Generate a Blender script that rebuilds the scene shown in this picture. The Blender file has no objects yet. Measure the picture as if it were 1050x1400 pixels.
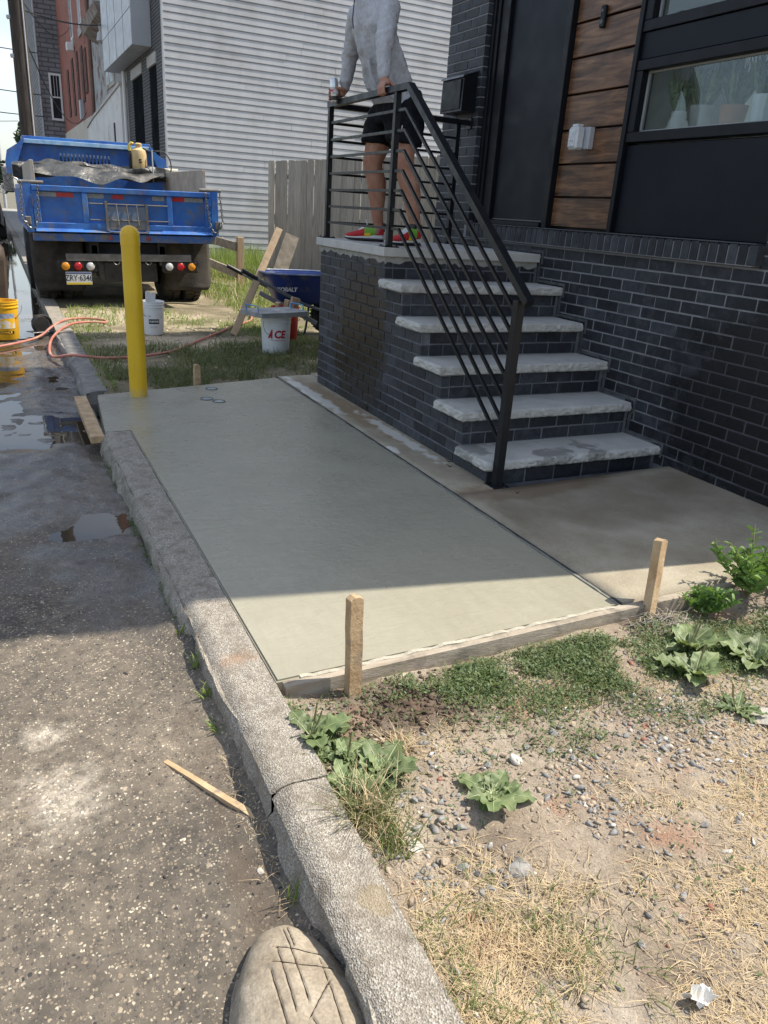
import bpy, bmesh, math, random
import numpy as np
from mathutils import Vector, Matrix, Euler
random.seed(7); np.random.seed(7)
S = bpy.context.scene
COL = S.collection
R = math.radians

# ------------------------------------------------------------------ camera
cam_d = bpy.data.cameras.new("camera"); cam = bpy.data.objects.new("camera", cam_d); COL.objects.link(cam)
CP = Vector((-2.2241, -3.2024, 1.3269)); yaw, pit, rol, FPX = 0.4716, 0.3743, 0.0670, 1037.33
fw = Vector((math.sin(yaw)*math.cos(pit), math.cos(yaw)*math.cos(pit), -math.sin(pit)))
rt = Vector((math.cos(yaw), -math.sin(yaw), 0)); up = rt.cross(fw)
r2 = math.cos(rol)*rt + math.sin(rol)*up; u2 = -math.sin(rol)*rt + math.cos(rol)*up
M = Matrix((r2, u2, -fw)).transposed().to_4x4(); M.translation = CP
cam.matrix_world = M
cam_d.sensor_fit = 'VERTICAL'; cam_d.sensor_height = 36.0; cam_d.sensor_width = 27.0
cam_d.lens = FPX/1400*36.0; cam_d.clip_start = 0.02; cam_d.clip_end = 2000
S.camera = cam

# ------------------------------------------------------------------ sky, sun, exposure
SUN_EL = R(56); SUN_AZ = math.atan2(0.984, -0.18)      # clockwise from +Y
W = bpy.data.worlds.new("World"); S.world = W; W.use_nodes = True
wn = W.node_tree.nodes; wl = W.node_tree.links; wn.clear()
sky = wn.new('ShaderNodeTexSky'); sky.sky_type = 'NISHITA'; sky.sun_disc = False
sky.sun_elevation = SUN_EL; sky.sun_rotation = SUN_AZ; sky.air_density = 1.0; sky.dust_density = 1.5; sky.ozone_density = 1.0
bgn = wn.new('ShaderNodeBackground'); bgn.inputs[1].default_value = 0.15
wo = wn.new('ShaderNodeOutputWorld')
# thin high cloud: whitens the blue in broad soft streaks
wtc = wn.new('ShaderNodeTexCoord'); wmp = wn.new('ShaderNodeMapping'); wmp.inputs['Scale'].default_value = (2.2, 2.2, 7)
wnz = wn.new('ShaderNodeTexNoise'); wnz.inputs['Scale'].default_value = 1.6; wnz.inputs['Detail'].default_value = 6
wrp = wn.new('ShaderNodeValToRGB'); wrp.color_ramp.elements[0].position = .38; wrp.color_ramp.elements[1].position = .68
wmx = wn.new('ShaderNodeMixRGB'); wmx.inputs[2].default_value = (5.7, 5.72, 5.7, 1)
wml = wn.new('ShaderNodeMath'); wml.operation = 'MULTIPLY_ADD'; wml.inputs[1].default_value = .55; wml.inputs[2].default_value = .03
wl.new(wtc.outputs['Generated'], wmp.inputs[0]); wl.new(wmp.outputs[0], wnz.inputs[0]); wl.new(wnz.outputs[0], wrp.inputs[0])
wl.new(wrp.outputs[0], wml.inputs[0]); wl.new(wml.outputs[0], wmx.inputs[0]); wl.new(sky.outputs[0], wmx.inputs[1])
wl.new(wmx.outputs[0], bgn.inputs[0]); wl.new(bgn.outputs[0], wo.inputs[0])
sl = bpy.data.lights.new("sun", 'SUN'); sl.energy = 4.8; sl.angle = R(0.55); sl.color = (1.0, 0.93, 0.82)
so = bpy.data.objects.new("sun", sl); COL.objects.link(so)
sdir = Vector((math.sin(SUN_AZ)*math.cos(SUN_EL), math.cos(SUN_AZ)*math.cos(SUN_EL), math.sin(SUN_EL)))
so.rotation_euler = sdir.to_track_quat('Z', 'Y').to_euler(); so.location = (6, -3, 12)
S.view_settings.view_transform = 'Standard'; S.view_settings.look = 'None'
S.view_settings.gamma = 1; S.view_settings.use_curve_mapping = False
S.view_settings.exposure = 0.60
S.render.engine = 'CYCLES'
S.cycles.max_bounces = 7; S.cycles.diffuse_bounces = 3; S.cycles.glossy_bounces = 3; S.cycles.transmission_bounces = 3; S.cycles.transparent_max_bounces = 8; S.cycles.caustics_reflective = False; S.cycles.caustics_refractive = False

# ------------------------------------------------------------------ helpers
def tag(o, label=None, cat=None, group=None, kind=None):
    if label: o["label"] = label
    if cat: o["category"] = cat
    if group: o["group"] = group
    if kind: o["kind"] = kind
    return o
def empty(name, loc=(0,0,0), rz=0.0):
    o = bpy.data.objects.new(name, None); COL.objects.link(o); o.empty_display_size = .1
    o.location = loc; o.rotation_euler = (0,0,rz); return o
def put(name, me, mat=None, parent=None, local=False):
    """one mesh object; with a parent its coordinates stay world ones unless local"""
    o = bpy.data.objects.new(name, me); COL.objects.link(o)
    if mat is not None and not me.materials: me.materials.append(mat)
    if parent is not None:
        o.parent = parent
        if not local:
            p = parent; T = Matrix.Identity(4)
            while p is not None:
                T = T @ Matrix.Identity(4); p = p.parent
            root = parent
            while root.parent is not None: root = root.parent
            if parent is root: o.matrix_parent_inverse = root.matrix_basis.inverted()
            else:  # sub-part: parent mesh carries its own inverse already; undo the whole chain
                o.matrix_parent_inverse = (root.matrix_basis @ parent.matrix_parent_inverse @ parent.matrix_basis).inverted()
    return o
class MB:
    def __init__(s): s.v = []; s.f = []; s.mi = []
    def add(s, vs, fs, mi=0):
        b = len(s.v); s.v += [tuple(p) for p in vs]; s.f += [tuple(i+b for i in f) for f in fs]; s.mi += [mi]*len(fs); return s
    def box(s, x0,y0,z0,x1,y1,z1, mi=0):
        return s.add([(x0,y0,z0),(x1,y0,z0),(x1,y1,z0),(x0,y1,z0),(x0,y0,z1),(x1,y0,z1),(x1,y1,z1),(x0,y1,z1)],
              [(0,3,2,1),(4,5,6,7),(0,1,5,4),(1,2,6,5),(2,3,7,6),(3,0,4,7)], mi)
    def cbox(s, x0,y0,z0,x1,y1,z1, c=.002, mi=0):
        """box with chamfered edges"""
        n = len(s.v); X=(x0,x1);Y=(y0,y1);Z=(z0,z1); vs=[]; idx={}
        for i in (0,1):
            for j in (0,1):
                for k in (0,1):
                    sx=(c,-c)[i]; sy=(c,-c)[j]; sz=(c,-c)[k]
                    for a,p in enumerate(((X[i],Y[j]+sy,Z[k]+sz),(X[i]+sx,Y[j],Z[k]+sz),(X[i]+sx,Y[j]+sy,Z[k]))):
                        idx[(i,j,k,a)] = len(vs); vs.append(p)
        fs=[]
        I=lambda *a: idx[a]
        fs += [(I(0,0,0,0),I(0,0,1,0),I(0,1,1,0),I(0,1,0,0)),(I(1,0,0,0),I(1,1,0,0),I(1,1,1,0),I(1,0,1,0))]
        fs += [(I(0,0,0,1),I(1,0,0,1),I(1,0,1,1),I(0,0,1,1)),(I(0,1,0,1),I(0,1,1,1),I(1,1,1,1),I(1,1,0,1))]
        fs += [(I(0,0,0,2),I(0,1,0,2),I(1,1,0,2),I(1,0,0,2)),(I(0,0,1,2),I(1,0,1,2),I(1,1,1,2),I(0,1,1,2))]
        for i in (0,1):
            for j in (0,1):
                q=[I(i,j,0,0),I(i,j,0,1),I(i,j,1,1),I(i,j,1,0)]; fs.append(tuple(q if (i+j)%2==0 else q[::-1]))
                q=[I(0,i,j,1),I(1,i,j,1),I(1,i,j,2),I(0,i,j,2)]; fs.append(tuple(q[::-1] if (i+j)%2==0 else q))
                q=[I(i,0,j,0),I(i,0,j,2),I(i,1,j,2),I(i,1,j,0)]; fs.append(tuple(q[::-1] if (i+j)%2==0 else q))
        for i in (0,1):
            for j in (0,1):
                for k in (0,1):
                    q=[I(i,j,k,0),I(i,j,k,1),I(i,j,k,2)]; fs.append(tuple(q if (i+j+k)%2 else q[::-1]))
        return s.add(vs,fs,mi)
    def obox(s, c, size, rot=(0,0,0), ch=0.0, mi=0):
        t = MB(); h=[a/2 for a in size]
        (t.cbox(-h[0],-h[1],-h[2],h[0],h[1],h[2],ch) if ch else t.box(-h[0],-h[1],-h[2],h[0],h[1],h[2]))
        Mx = Euler(rot).to_matrix()
        return s.add([Mx@Vector(p)+Vector(c) for p in t.v], t.f, mi)
    def beam(s, a, b, w, h, upv=(0,0,1), ch=0.0, mi=0):
        """rectangular bar from a to b, w across, h along upv"""
        a=Vector(a); b=Vector(b); d=(b-a); L=d.length; d.normalize()
        sd=d.cross(Vector(upv)); sd.normalize(); u=sd.cross(d)
        t=MB(); (t.cbox(-w/2,0,-h/2,w/2,L,h/2,ch) if ch else t.box(-w/2,0,-h/2,w/2,L,h/2))
        return s.add([a+sd*p[0]+d*p[1]+u*p[2] for p in t.v], t.f, mi)
    def tube(s, pts, r, n=8, cap=True, mi=0, flat=1.0):
        pts=[Vector(p) for p in pts]; rr = r if isinstance(r,(list,tuple)) else [r]*len(pts)
        vs=[]; u=None
        for i,p in enumerate(pts):
            d=(pts[min(i+1,len(pts)-1)]-pts[max(i-1,0)]); 
            if d.length<1e-9: d=Vector((0,0,1))
            d.normalize()
            if u is None:
                u = d.orthogonal().normalized()
            u=(u-d*u.dot(d)); u.normalize(); w=d.cross(u)
            for k in range(n):
                a=2*math.pi*k/n; vs.append(p+(u*math.cos(a)+w*math.sin(a)*flat)*rr[i])
        fs=[]
        for i in range(len(pts)-1):
            for k in range(n):
                fs.append((i*n+k,i*n+(k+1)%n,(i+1)*n+(k+1)%n,(i+1)*n+k))
        if cap:
            fs.append(tuple(range(n-1,-1,-1))); fs.append(tuple((len(pts)-1)*n+k for k in range(n)))
        return s.add(vs,fs,mi)
    def lathe(s, prof, c=(0,0,0), n=24, axis='z', cap0=False, cap1=False, mi=0, mat=None):
        vs=[]
        for r,z in prof:
            for k in range(n):
                a=2*math.pi*k/n
                p={'z':(r*math.cos(a),r*math.sin(a),z),'x':(z,r*math.cos(a),r*math.sin(a)),'y':(r*math.sin(a),z,r*math.cos(a))}[axis]
                p=Vector(p)
                if mat is not None: p=mat@p
                vs.append(p+Vector(c))
        fs=[]
        for i in range(len(prof)-1):
            for k in range(n): fs.append((i*n+k,i*n+(k+1)%n,(i+1)*n+(k+1)%n,(i+1)*n+k))
        if cap0: fs.append(tuple(range(n-1,-1,-1)))
        if cap1: fs.append(tuple((len(prof)-1)*n+k for k in range(n)))
        return s.add(vs,fs,mi)
    def prism(s, poly, d, mi=0):
        """poly: 3d points of a planar outline, extruded by vector d"""
        n=len(poly); d=Vector(d); p=[Vector(a) for a in poly]
        vs=p+[a+d for a in p]
        fs=[tuple(range(n-1,-1,-1)),tuple(range(n,2*n))]+[(i,(i+1)%n,n+(i+1)%n,n+i) for i in range(n)]
        return s.add(vs,fs,mi)
    def mesh(s, name, mats=None, smooth=False, fix=True):
        me=bpy.data.meshes.new(name); me.from_pydata(s.v,[],s.f); me.update()
        if mats:
            for m in (mats if isinstance(mats,(list,tuple)) else [mats]): me.materials.append(m)
            if isinstance(mats,(list,tuple)) and len(mats)>1: me.polygons.foreach_set('material_index', s.mi)
        if fix:
            bm=bmesh.new(); bm.from_mesh(me); bmesh.ops.recalc_face_normals(bm,faces=bm.faces); bm.to_mesh(me); bm.free()
        if smooth: smooth_by_angle(me, smooth if not isinstance(smooth,bool) else 40)
        return me
    def build(s, name, mat, parent=None, smooth=False, local=False, fix=True):
        return put(name, s.mesh(name, mat, smooth, fix), None, parent, local)
def smooth_by_angle(me, deg=40):
    me.polygons.foreach_set('use_smooth',[True]*len(me.polygons))
    if deg>=180: me.update(); return
    bm=bmesh.new(); bm.from_mesh(me); c=R(deg)
    for e in bm.edges:
        e.smooth = not (len(e.link_faces)==2 and e.calc_face_angle(0)>c)
    bm.to_mesh(me); bm.free()
def fbm(x, y, scale=1.0, octv=4, seed=0):
    """2-d value noise in numpy, about 0..1"""
    x=np.asarray(x,float)*scale+seed*17.31; y=np.asarray(y,float)*scale+seed*7.77; tot=0; amp=.5; norm=0
    for o in range(octv):
        xi=np.floor(x).astype(np.int64); yi=np.floor(y).astype(np.int64); fx=x-xi; fy=y-yi
        fx=fx*fx*(3-2*fx); fy=fy*fy*(3-2*fy)
        def h(a,b):
            n=(a*374761393+b*668265263+seed*1442695+o*97531)&0x7fffffff
            n=((n^(n>>13))*1274126177)&0x7fffffff
            n=((n^(n>>16))*2246822519)&0x7fffffff
            return ((n^(n>>15))&0xffff)/65535.0
        v=(h(xi,yi)*(1-fx)+h(xi+1,yi)*fx)*(1-fy)+(h(xi,yi+1)*(1-fx)+h(xi+1,yi+1)*fx)*fy
        tot=tot+v*amp; norm+=amp; amp*=.5; x=x*2.03+11.3; y=y*2.03+5.7
    return tot/norm
def grid_mesh(name, xs, ys, zf, mat=None, smooth=True):
    X,Y=np.meshgrid(xs,ys); Z=zf(X,Y); nx,ny=len(xs),len(ys)
    co=np.stack([X.ravel(),Y.ravel(),np.asarray(Z,float).ravel()],1)
    i=np.arange(nx-1)[None,:]+np.arange(ny-1)[:,None]*nx
    f=np.stack([i,i+1,i+nx+1,i+nx],-1).reshape(-1,4)
    return np_mesh(name,co,f,mat,smooth)
def np_mesh(name, co, f, mat=None, smooth=False):
    me=bpy.data.meshes.new(name); k=f.shape[1]; n=len(f)
    me.vertices.add(len(co)); me.vertices.foreach_set('co',np.ascontiguousarray(co,dtype=np.float32).ravel())
    me.loops.add(n*k); me.loops.foreach_set('vertex_index',np.ascontiguousarray(f,dtype=np.int32).ravel())
    me.polygons.add(n); me.polygons.foreach_set('loop_start',np.arange(n,dtype=np.int32)*k)
    me.polygons.foreach_set('loop_total',np.full(n,k,dtype=np.int32))
    if smooth: me.polygons.foreach_set('use_smooth',np.ones(n,dtype=bool))
    me.update(calc_edges=True)
    if mat is not None: me.materials.append(mat)
    return me
def lattice_box(x0,y0,z0,x1,y1,z1,nx,ny,nz,fn):
    """box surface on a lattice; fn(p, flags) moves each vertex, flags = (i/nx, j/ny, k/nz)"""
    vs=[]; ix={}
    def vert(i,j,k):
        if (i,j,k) not in ix:
            p=Vector((x0+(x1-x0)*i/nx,y0+(y1-y0)*j/ny,z0+(z1-z0)*k/nz))
            ix[(i,j,k)]=len(vs); vs.append(fn(p,(i/nx,j/ny,k/nz)))
        return ix[(i,j,k)]
    fs=[]
    for i in range(nx):
        for j in range(ny):
            fs.append((vert(i,j,nz),vert(i+1,j,nz),vert(i+1,j+1,nz),vert(i,j+1,nz)))
            fs.append((vert(i,j,0),vert(i,j+1,0),vert(i+1,j+1,0),vert(i+1,j,0)))
    for i in range(nx):
        for k in range(nz):
            fs.append((vert(i,0,k),vert(i+1,0,k),vert(i+1,0,k+1),vert(i,0,k+1)))
            fs.append((vert(i,ny,k),vert(i,ny,k+1),vert(i+1,ny,k+1),vert(i+1,ny,k)))
    for j in range(ny):
        for k in range(nz):
            fs.append((vert(0,j,k),vert(0,j,k+1),vert(0,j+1,k+1),vert(0,j+1,k)))
            fs.append((vert(nx,j,k),vert(nx,j+1,k),vert(nx,j+1,k+1),vert(nx,j,k+1)))
    m=MB(); m.add(vs,fs); return m
def sweep(mb, pts, w, h, side, ch=0):
    """rectangular bar mitred along a polyline lying in the plane whose normal is `side`"""
    pts=[Vector(p) for p in pts]; side=Vector(side).normalized(); vs=[]
    for i,p in enumerate(pts):
        d0=(p-pts[i-1]).normalized() if i>0 else (pts[1]-p).normalized()
        d1=(pts[i+1]-p).normalized() if i<len(pts)-1 else d0
        t=(d0+d1).normalized(); n=side.cross(t); k=1/max(.3,t.dot(d0))
        for a,b in ((-1,-1),(1,-1),(1,1),(-1,1)): vs.append(p+side*a*w/2+n*b*h/2*k)
    fs=[(3,2,1,0),tuple(4*(len(pts)-1)+k for k in range(4))]
    for i in range(len(pts)-1):
        for k in range(4): fs.append((4*i+k,4*i+(k+1)%4,4*i+4+(k+1)%4,4*i+4+k))
    return mb.add(vs,fs)
_font_dg=None
def text_mesh(txt, size, warp=None, bold=0.0, extr=0.0, space=1.0, sx=1.0):
    """flat lettering as a mesh in its own xy plane, centred; warp maps each vertex"""
    c=bpy.data.curves.new("lettering",'FONT'); c.body=txt; c.size=size; c.align_x='CENTER'; c.align_y='CENTER'
    c.offset=bold; c.extrude=extr; c.space_character=space; c.resolution_u=3
    o=bpy.data.objects.new("lettering",c); COL.objects.link(o)
    dg=bpy.context.evaluated_depsgraph_get(); me=bpy.data.meshes.new_from_object(o.evaluated_get(dg))
    bpy.data.objects.remove(o); bpy.data.curves.remove(c)
    for v in me.vertices: v.co.x*=sx
    if warp:
        for v in me.vertices: v.co = warp(v.co)
    me.materials.clear(); me.update(); return me

# ------------------------------------------------------------------ materials
def newmat(name):
    m=bpy.data.materials.new(name); m.use_nodes=True; nt=m.node_tree; nt.nodes.clear()
    o=nt.nodes.new('ShaderNodeOutputMaterial'); b=nt.nodes.new('ShaderNodeBsdfPrincipled'); nt.links.new(b.outputs[0],o.inputs[0])
    return m,nt,b
class G:
    """tiny node-graph helper"""
    def __init__(s,nt): s.nt=nt; s.n=nt.nodes; s.l=nt.links; s._pos=None
    def pos(s):
        if s._pos is None: s._pos=s.n.new('ShaderNodeNewGeometry')
        return s._pos.outputs['Position']
    def objc(s): return s.n.new('ShaderNodeTexCoord').outputs['Object']
    def mp(s,vec,scale=(1,1,1),loc=(0,0,0),rot=(0,0,0)):
        m=s.n.new('ShaderNodeMapping'); m.inputs['Scale'].default_value=scale; m.inputs['Location'].default_value=loc; m.inputs['Rotation'].default_value=rot
        s.l.new(vec,m.inputs[0]); return m.outputs[0]
    def noise(s,vec,scale,detail=4,rough=.55,dist=0):
        t=s.n.new('ShaderNodeTexNoise'); t.inputs['Scale'].default_value=scale; t.inputs['Detail'].default_value=detail; t.inputs['Roughness'].default_value=rough; t.inputs['Distortion'].default_value=dist
        s.l.new(vec,t.inputs[0]); return t.outputs[0]
    def vor(s,vec,scale,feat='F1',rnd=1.0):
        t=s.n.new('ShaderNodeTexVoronoi'); t.feature=feat; t.inputs['Scale'].default_value=scale; t.inputs['Randomness'].default_value=rnd
        s.l.new(vec,t.inputs['Vector']); return t
    def ramp(s,fac,stops,interp='LINEAR'):
        r=s.n.new('ShaderNodeValToRGB'); r.color_ramp.interpolation=interp; e=r.color_ramp.elements
        while len(e)<len(stops): e.new(.5)
        for i,(p,c) in enumerate(stops):
            e[i].position=p; e[i].color=(c,c,c,1) if not isinstance(c,(tuple,list)) else (*c[:3],1)
        s.l.new(fac,r.inputs[0]); return r.outputs[0]
    def mix(s,fac,a,b,mode='MIX'):
        m=s.n.new('ShaderNodeMixRGB'); m.blend_type=mode
        for k,x in ((0,fac),(1,a),(2,b)):
            if isinstance(x,(int,float)): m.inputs[k].default_value = x if k==0 else (x,x,x,1)
            elif isinstance(x,(tuple,list)): m.inputs[k].default_value=(*x[:3],1)
            else: s.l.new(x,m.inputs[k])
        return m.outputs[0]
    def math(s,op,a,b=0.0,c=0.0,clamp=False):
        m=s.n.new('ShaderNodeMath'); m.operation=op; m.use_clamp=clamp
        for k,x in enumerate((a,b,c)):
            if isinstance(x,(int,float)): m.inputs[k].default_value=x
            else: s.l.new(x,m.inputs[k])
        return m.outputs[0]
    def rnd(s): return s.n.new('ShaderNodeObjectInfo').outputs['Random']
    def bump(s,b,h,dist=.01,strength=.6,prev=None):
        n=s.n.new('ShaderNodeBump'); n.inputs['Distance'].default_value=dist; n.inputs['Strength'].default_value=strength
        s.l.new(h,n.inputs['Height']); 
        if prev is not None: s.l.new(prev,n.inputs['Normal'])
        s.l.new(n.outputs[0],b.inputs['Normal']); return n.outputs[0]
    def set(s,b,inp,x):
        if isinstance(x,(int,float)): b.inputs[inp].default_value=x
        elif isinstance(x,(tuple,list)): b.inputs[inp].default_value=(*x[:3],1)
        else: s.l.new(x,b.inputs[inp])
    def ellipse(s,c,r,amp=.35,nscale=6.0,soft=.22):
        """mask: 1 inside a world-space ellipsoid with a noisy edge"""
        p=s.mp(s.pos(),scale=tuple(1/a for a in r),loc=tuple(-a/b for a,b in zip(c,r)))
        ln=s.n.new('ShaderNodeVectorMath'); ln.operation='LENGTH'; s.l.new(p,ln.inputs[0])
        d=s.math('ADD',ln.outputs['Value'],s.math('MULTIPLY',s.math('SUBTRACT',s.noise(s.pos(),nscale,5),.5),amp*4))
        return s.ramp(d,[(max(0,1.0-soft*1.6),1.0),(1.0+soft*.4,0.0)])
def pm(name, c1, c2=None, scale=8.0, rough=.6, bump=0.0, bscale=40.0, metal=0.0, objspace=False, stretch=(1,1,1), rvar=.1, tint=0.0, spec=.5, lo=.35, hi=.65, bdist=.01, dirt=None):
    m,nt,b=newmat(name); g=G(nt); v=g.objc() if objspace else g.pos()
    if stretch!=(1,1,1): v=g.mp(v,scale=stretch)
    n=g.noise(v,scale,5)
    c=g.ramp(n,[(lo,c1),(hi,c2 if c2 else c1)])
    if tint:
        c=g.mix(1.0,c,g.ramp(g.rnd(),[(0,1-tint),(1,1+tint)]),'MULTIPLY')
    if dirt:   # (colour, scale, low, high)
        dm=g.ramp(g.noise(g.pos(),dirt[1],6,.65),[(dirt[2],0.0),(dirt[3],1.0)]); c=g.mix(dm,c,dirt[0])
        g.set(b,'Roughness',g.math('ADD',g.math('MULTIPLY',dm,.3),rough,clamp=True))
    else:
        g.set(b,'Roughness',g.ramp(g.noise(v,scale*2.3,3),[(.3,max(0,rough-rvar)),(.7,min(1,rough+rvar))]))
    g.set(b,'Base Color',c); b.inputs['Metallic'].default_value=metal; b.inputs['Specular IOR Level'].default_value=spec
    if bump: g.bump(b,g.noise(v,bscale,6,.6),bdist,bump)
    return m
# ================================================================== house front: bricks, door, cladding, windows
FX=1.241      # facade plane
def brick_mat(name, wets, base1=(.021,.0235,.029), base2=(.039,.0425,.050)):
    m,nt,b=newmat(name); g=G(nt); p=g.pos()
    n=g.noise(p,30,5); c=g.ramp(n,[(.3,base1),(.7,base2)])
    c=g.mix(1.0,c,g.ramp(g.rnd(),[(0,.6),(.5,1.0),(.8,1.25),(1,1.7)]),'MULTIPLY')
    # pale lime bloom near joints and in patches
    bl=g.ramp(g.noise(p,7,8,.75),[(.52,0.0),(.70,1.0)])
    c=g.mix(g.math('MULTIPLY',bl,.30),c,(.15,.155,.165))
    rough=g.ramp(g.noise(p,60,3),[(.3,.42),(.7,.62)])
    for (ce,ra,col,amt) in wets:
        w=g.ellipse(ce,ra,.42,3.5); c=g.mix(g.math('MULTIPLY',w,amt),c,col); rough=g.mix(w,rough,.22)
    sp=g.ramp(g.noise(p,210,2),[(.70,0.0),(.74,1.0)])
    c=g.mix(g.math('MULTIPLY',sp,.25),c,(.3,.3,.3))
    g.set(b,'Base Color',c); g.set(b,'Roughness',rough); b.inputs['Specular IOR Level'].default_value=.28
    g.bump(b,g.noise(p,140,6,.7),.004,.55); return m
M_brick=brick_mat("dark_brick",[((1.24,-.62,.45),(.3,.85,.62),(.0065,.0065,.0075),.85)])
M_sbrick=brick_mat("stoop_brick",[((.03,1.78,.50),(.3,.52,.62),(.015,.012,.0085),.92)])
def mortar_mat(name,c1,c2,wets):
    m,nt,b=newmat(name); g=G(nt); p=g.pos(); c=g.ramp(g.noise(p,11,6,.65),[(.3,c1),(.7,c2)])
    for (ce,ra,col,amt) in wets: c=g.mix(g.math('MULTIPLY',g.ellipse(ce,ra),amt),c,col)
    g.set(b,'Base Color',c); g.set(b,'Roughness',.92); g.bump(b,g.noise(p,120,5,.7),.004,.5); return m
M_mortar=mortar_mat("mortar",(.19,.195,.205),(.28,.285,.30),[((1.24,-.62,.45),(.3,.85,.62),(.05,.05,.055),.9)])
M_smortar=mortar_mat("stoop_mortar",(.085,.09,.10),(.19,.195,.21),[((.03,1.78,.50),(.3,.52,.62),(.02,.016,.010),.9)])
M_black=pm("black_frame_paint",(.005,.006,.0085),(.0075,.0085,.0115),5,.45,.05,60,spec=.25)
M_door=pm("door_paint",(.0042,.0062,.0115),(.0055,.0078,.014),2.5,.42,.04,30,rvar=.06,spec=.2)
M_panel=pm("dark_panel",(.0042,.0062,.0115),(.0055,.0078,.014),3,.40,.03,8,rvar=.06,spec=.2)
M_rail=pm("rail_paint",(.0055,.0065,.009),(.008,.0095,.012),8,.38,.06,80,spec=.3)
def wood_clad():
    m,nt,b=newmat("wood_cladding"); g=G(nt)
    oi=g.n.new('ShaderNodeObjectInfo'); va=g.n.new('ShaderNodeVectorMath'); va.operation='ADD'
    mu=g.n.new('ShaderNodeVectorMath'); mu.operation='SCALE'; mu.inputs['Scale'].default_value=37
    cb=g.n.new('ShaderNodeCombineXYZ'); 
    for k in range(3): g.l.new(oi.outputs['Random'],cb.inputs[k])
    g.l.new(cb.outputs[0],mu.inputs[0]); g.l.new(g.pos(),va.inputs[0]); g.l.new(mu.outputs[0],va.inputs[1])
    v=g.mp(va.outputs[0],scale=(1,.55,5.5))
    n1=g.noise(v,4.5,8,.62,.9); n2=g.noise(g.mp(va.outputs[0],scale=(1,1,14)),14,6,.6,.4); n3=g.noise(va.outputs[0],5,2)
    c=g.ramp(n1,[(.30,(.040,.020,.010)),(.43,(.16,.080,.036)),(.55,(.32,.17,.085)),(.70,(.50,.30,.16))])
    c=g.mix(.55,c,g.ramp(n2,[(.35,(.028,.014,.008)),(.6,(.18,.1,.05))]),'OVERLAY')
    c=g.mix(g.ramp(n3,[(.45,0.0),(.75,.5)]),c,(.045,.024,.013))
    g.set(b,'Base Color',c); g.set(b,'Roughness',.42); g.bump(b,n1,.004,.4); return m
M_wood=wood_clad()
def glass_mat(name, tint=(.86,.9,.9), smear=.05):
    m=bpy.data.materials.new(name); m.use_nodes=True; nt=m.node_tree; nt.nodes.clear(); g=G(nt)
    o=g.n.new('ShaderNodeOutputMaterial'); tr=g.n.new('ShaderNodeBsdfTransparent'); tr.inputs[0].default_value=(*tint,1)
    gl=g.n.new('ShaderNodeBsdfGlossy'); gl.inputs['Roughness'].default_value=.02
    df=g.n.new('ShaderNodeBsdfDiffuse'); df.inputs[0].default_value=(.5,.53,.52,1)
    fr=g.n.new('ShaderNodeFresnel'); fr.inputs[0].default_value=1.5
    fm=g.math('MULTIPLY_ADD',fr.outputs[0],.14,.0,clamp=True)
    m1=g.n.new('ShaderNodeMixShader'); g.l.new(g.ramp(g.noise(g.pos(),9,6,.7),[(.4,smear*.35),(.75,smear)]),m1.inputs[0]); g.l.new(tr.outputs[0],m1.inputs[1]); g.l.new(df.outputs[0],m1.inputs[2])
    m2=g.n.new('ShaderNodeMixShader'); g.l.new(fm,m2.inputs[0]); g.l.new(m1.outputs[0],m2.inputs[1]); g.l.new(gl.outputs[0],m2.inputs[2])
    g.l.new(m2.outputs[0],o.inputs[0]); return m
M_glass=glass_mat("window_glass")
M_intwall=pm("room_plaster",(.30,.32,.32),(.36,.38,.37),2,.9)
M_intdark=pm("room_floor",(.10,.09,.08),(.14,.12,.10),2,.8)

house=empty("brick_house",(FX,0,0)); tag(house,"dark charcoal brick house with black door and wood cladding panel on its front","house")
CH=.0685; Z0=1.109; BL=.200
brick_meshes={}
def brick_mesh(dims, mat, key):
    k=(key,)+tuple(round(d,4) for d in dims)
    if k not in brick_meshes:
        m=MB(); m.cbox(0,0,0,dims[0],dims[1],dims[2],.0022); brick_meshes[k]=m.mesh("brick",mat)
    return brick_meshes[k]
def put_brick(x,y,z,dims,mat,key,parent,rot=True):
    o=bpy.data.objects.new("brick",brick_mesh(dims,mat,key)); COL.objects.link(o); o.parent=parent
    o.matrix_parent_inverse=Matrix.Translation(-parent.location)
    o.location=(x+random.uniform(-.0012,.0012),y+random.uniform(-.0015,.0015),z+random.uniform(-.0008,.0008))
    if rot: o.rotation_euler=(random.uniform(-.004,.004),random.uniform(-.004,.004),random.uniform(-.006,.006))
    return o
J=.0095
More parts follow.
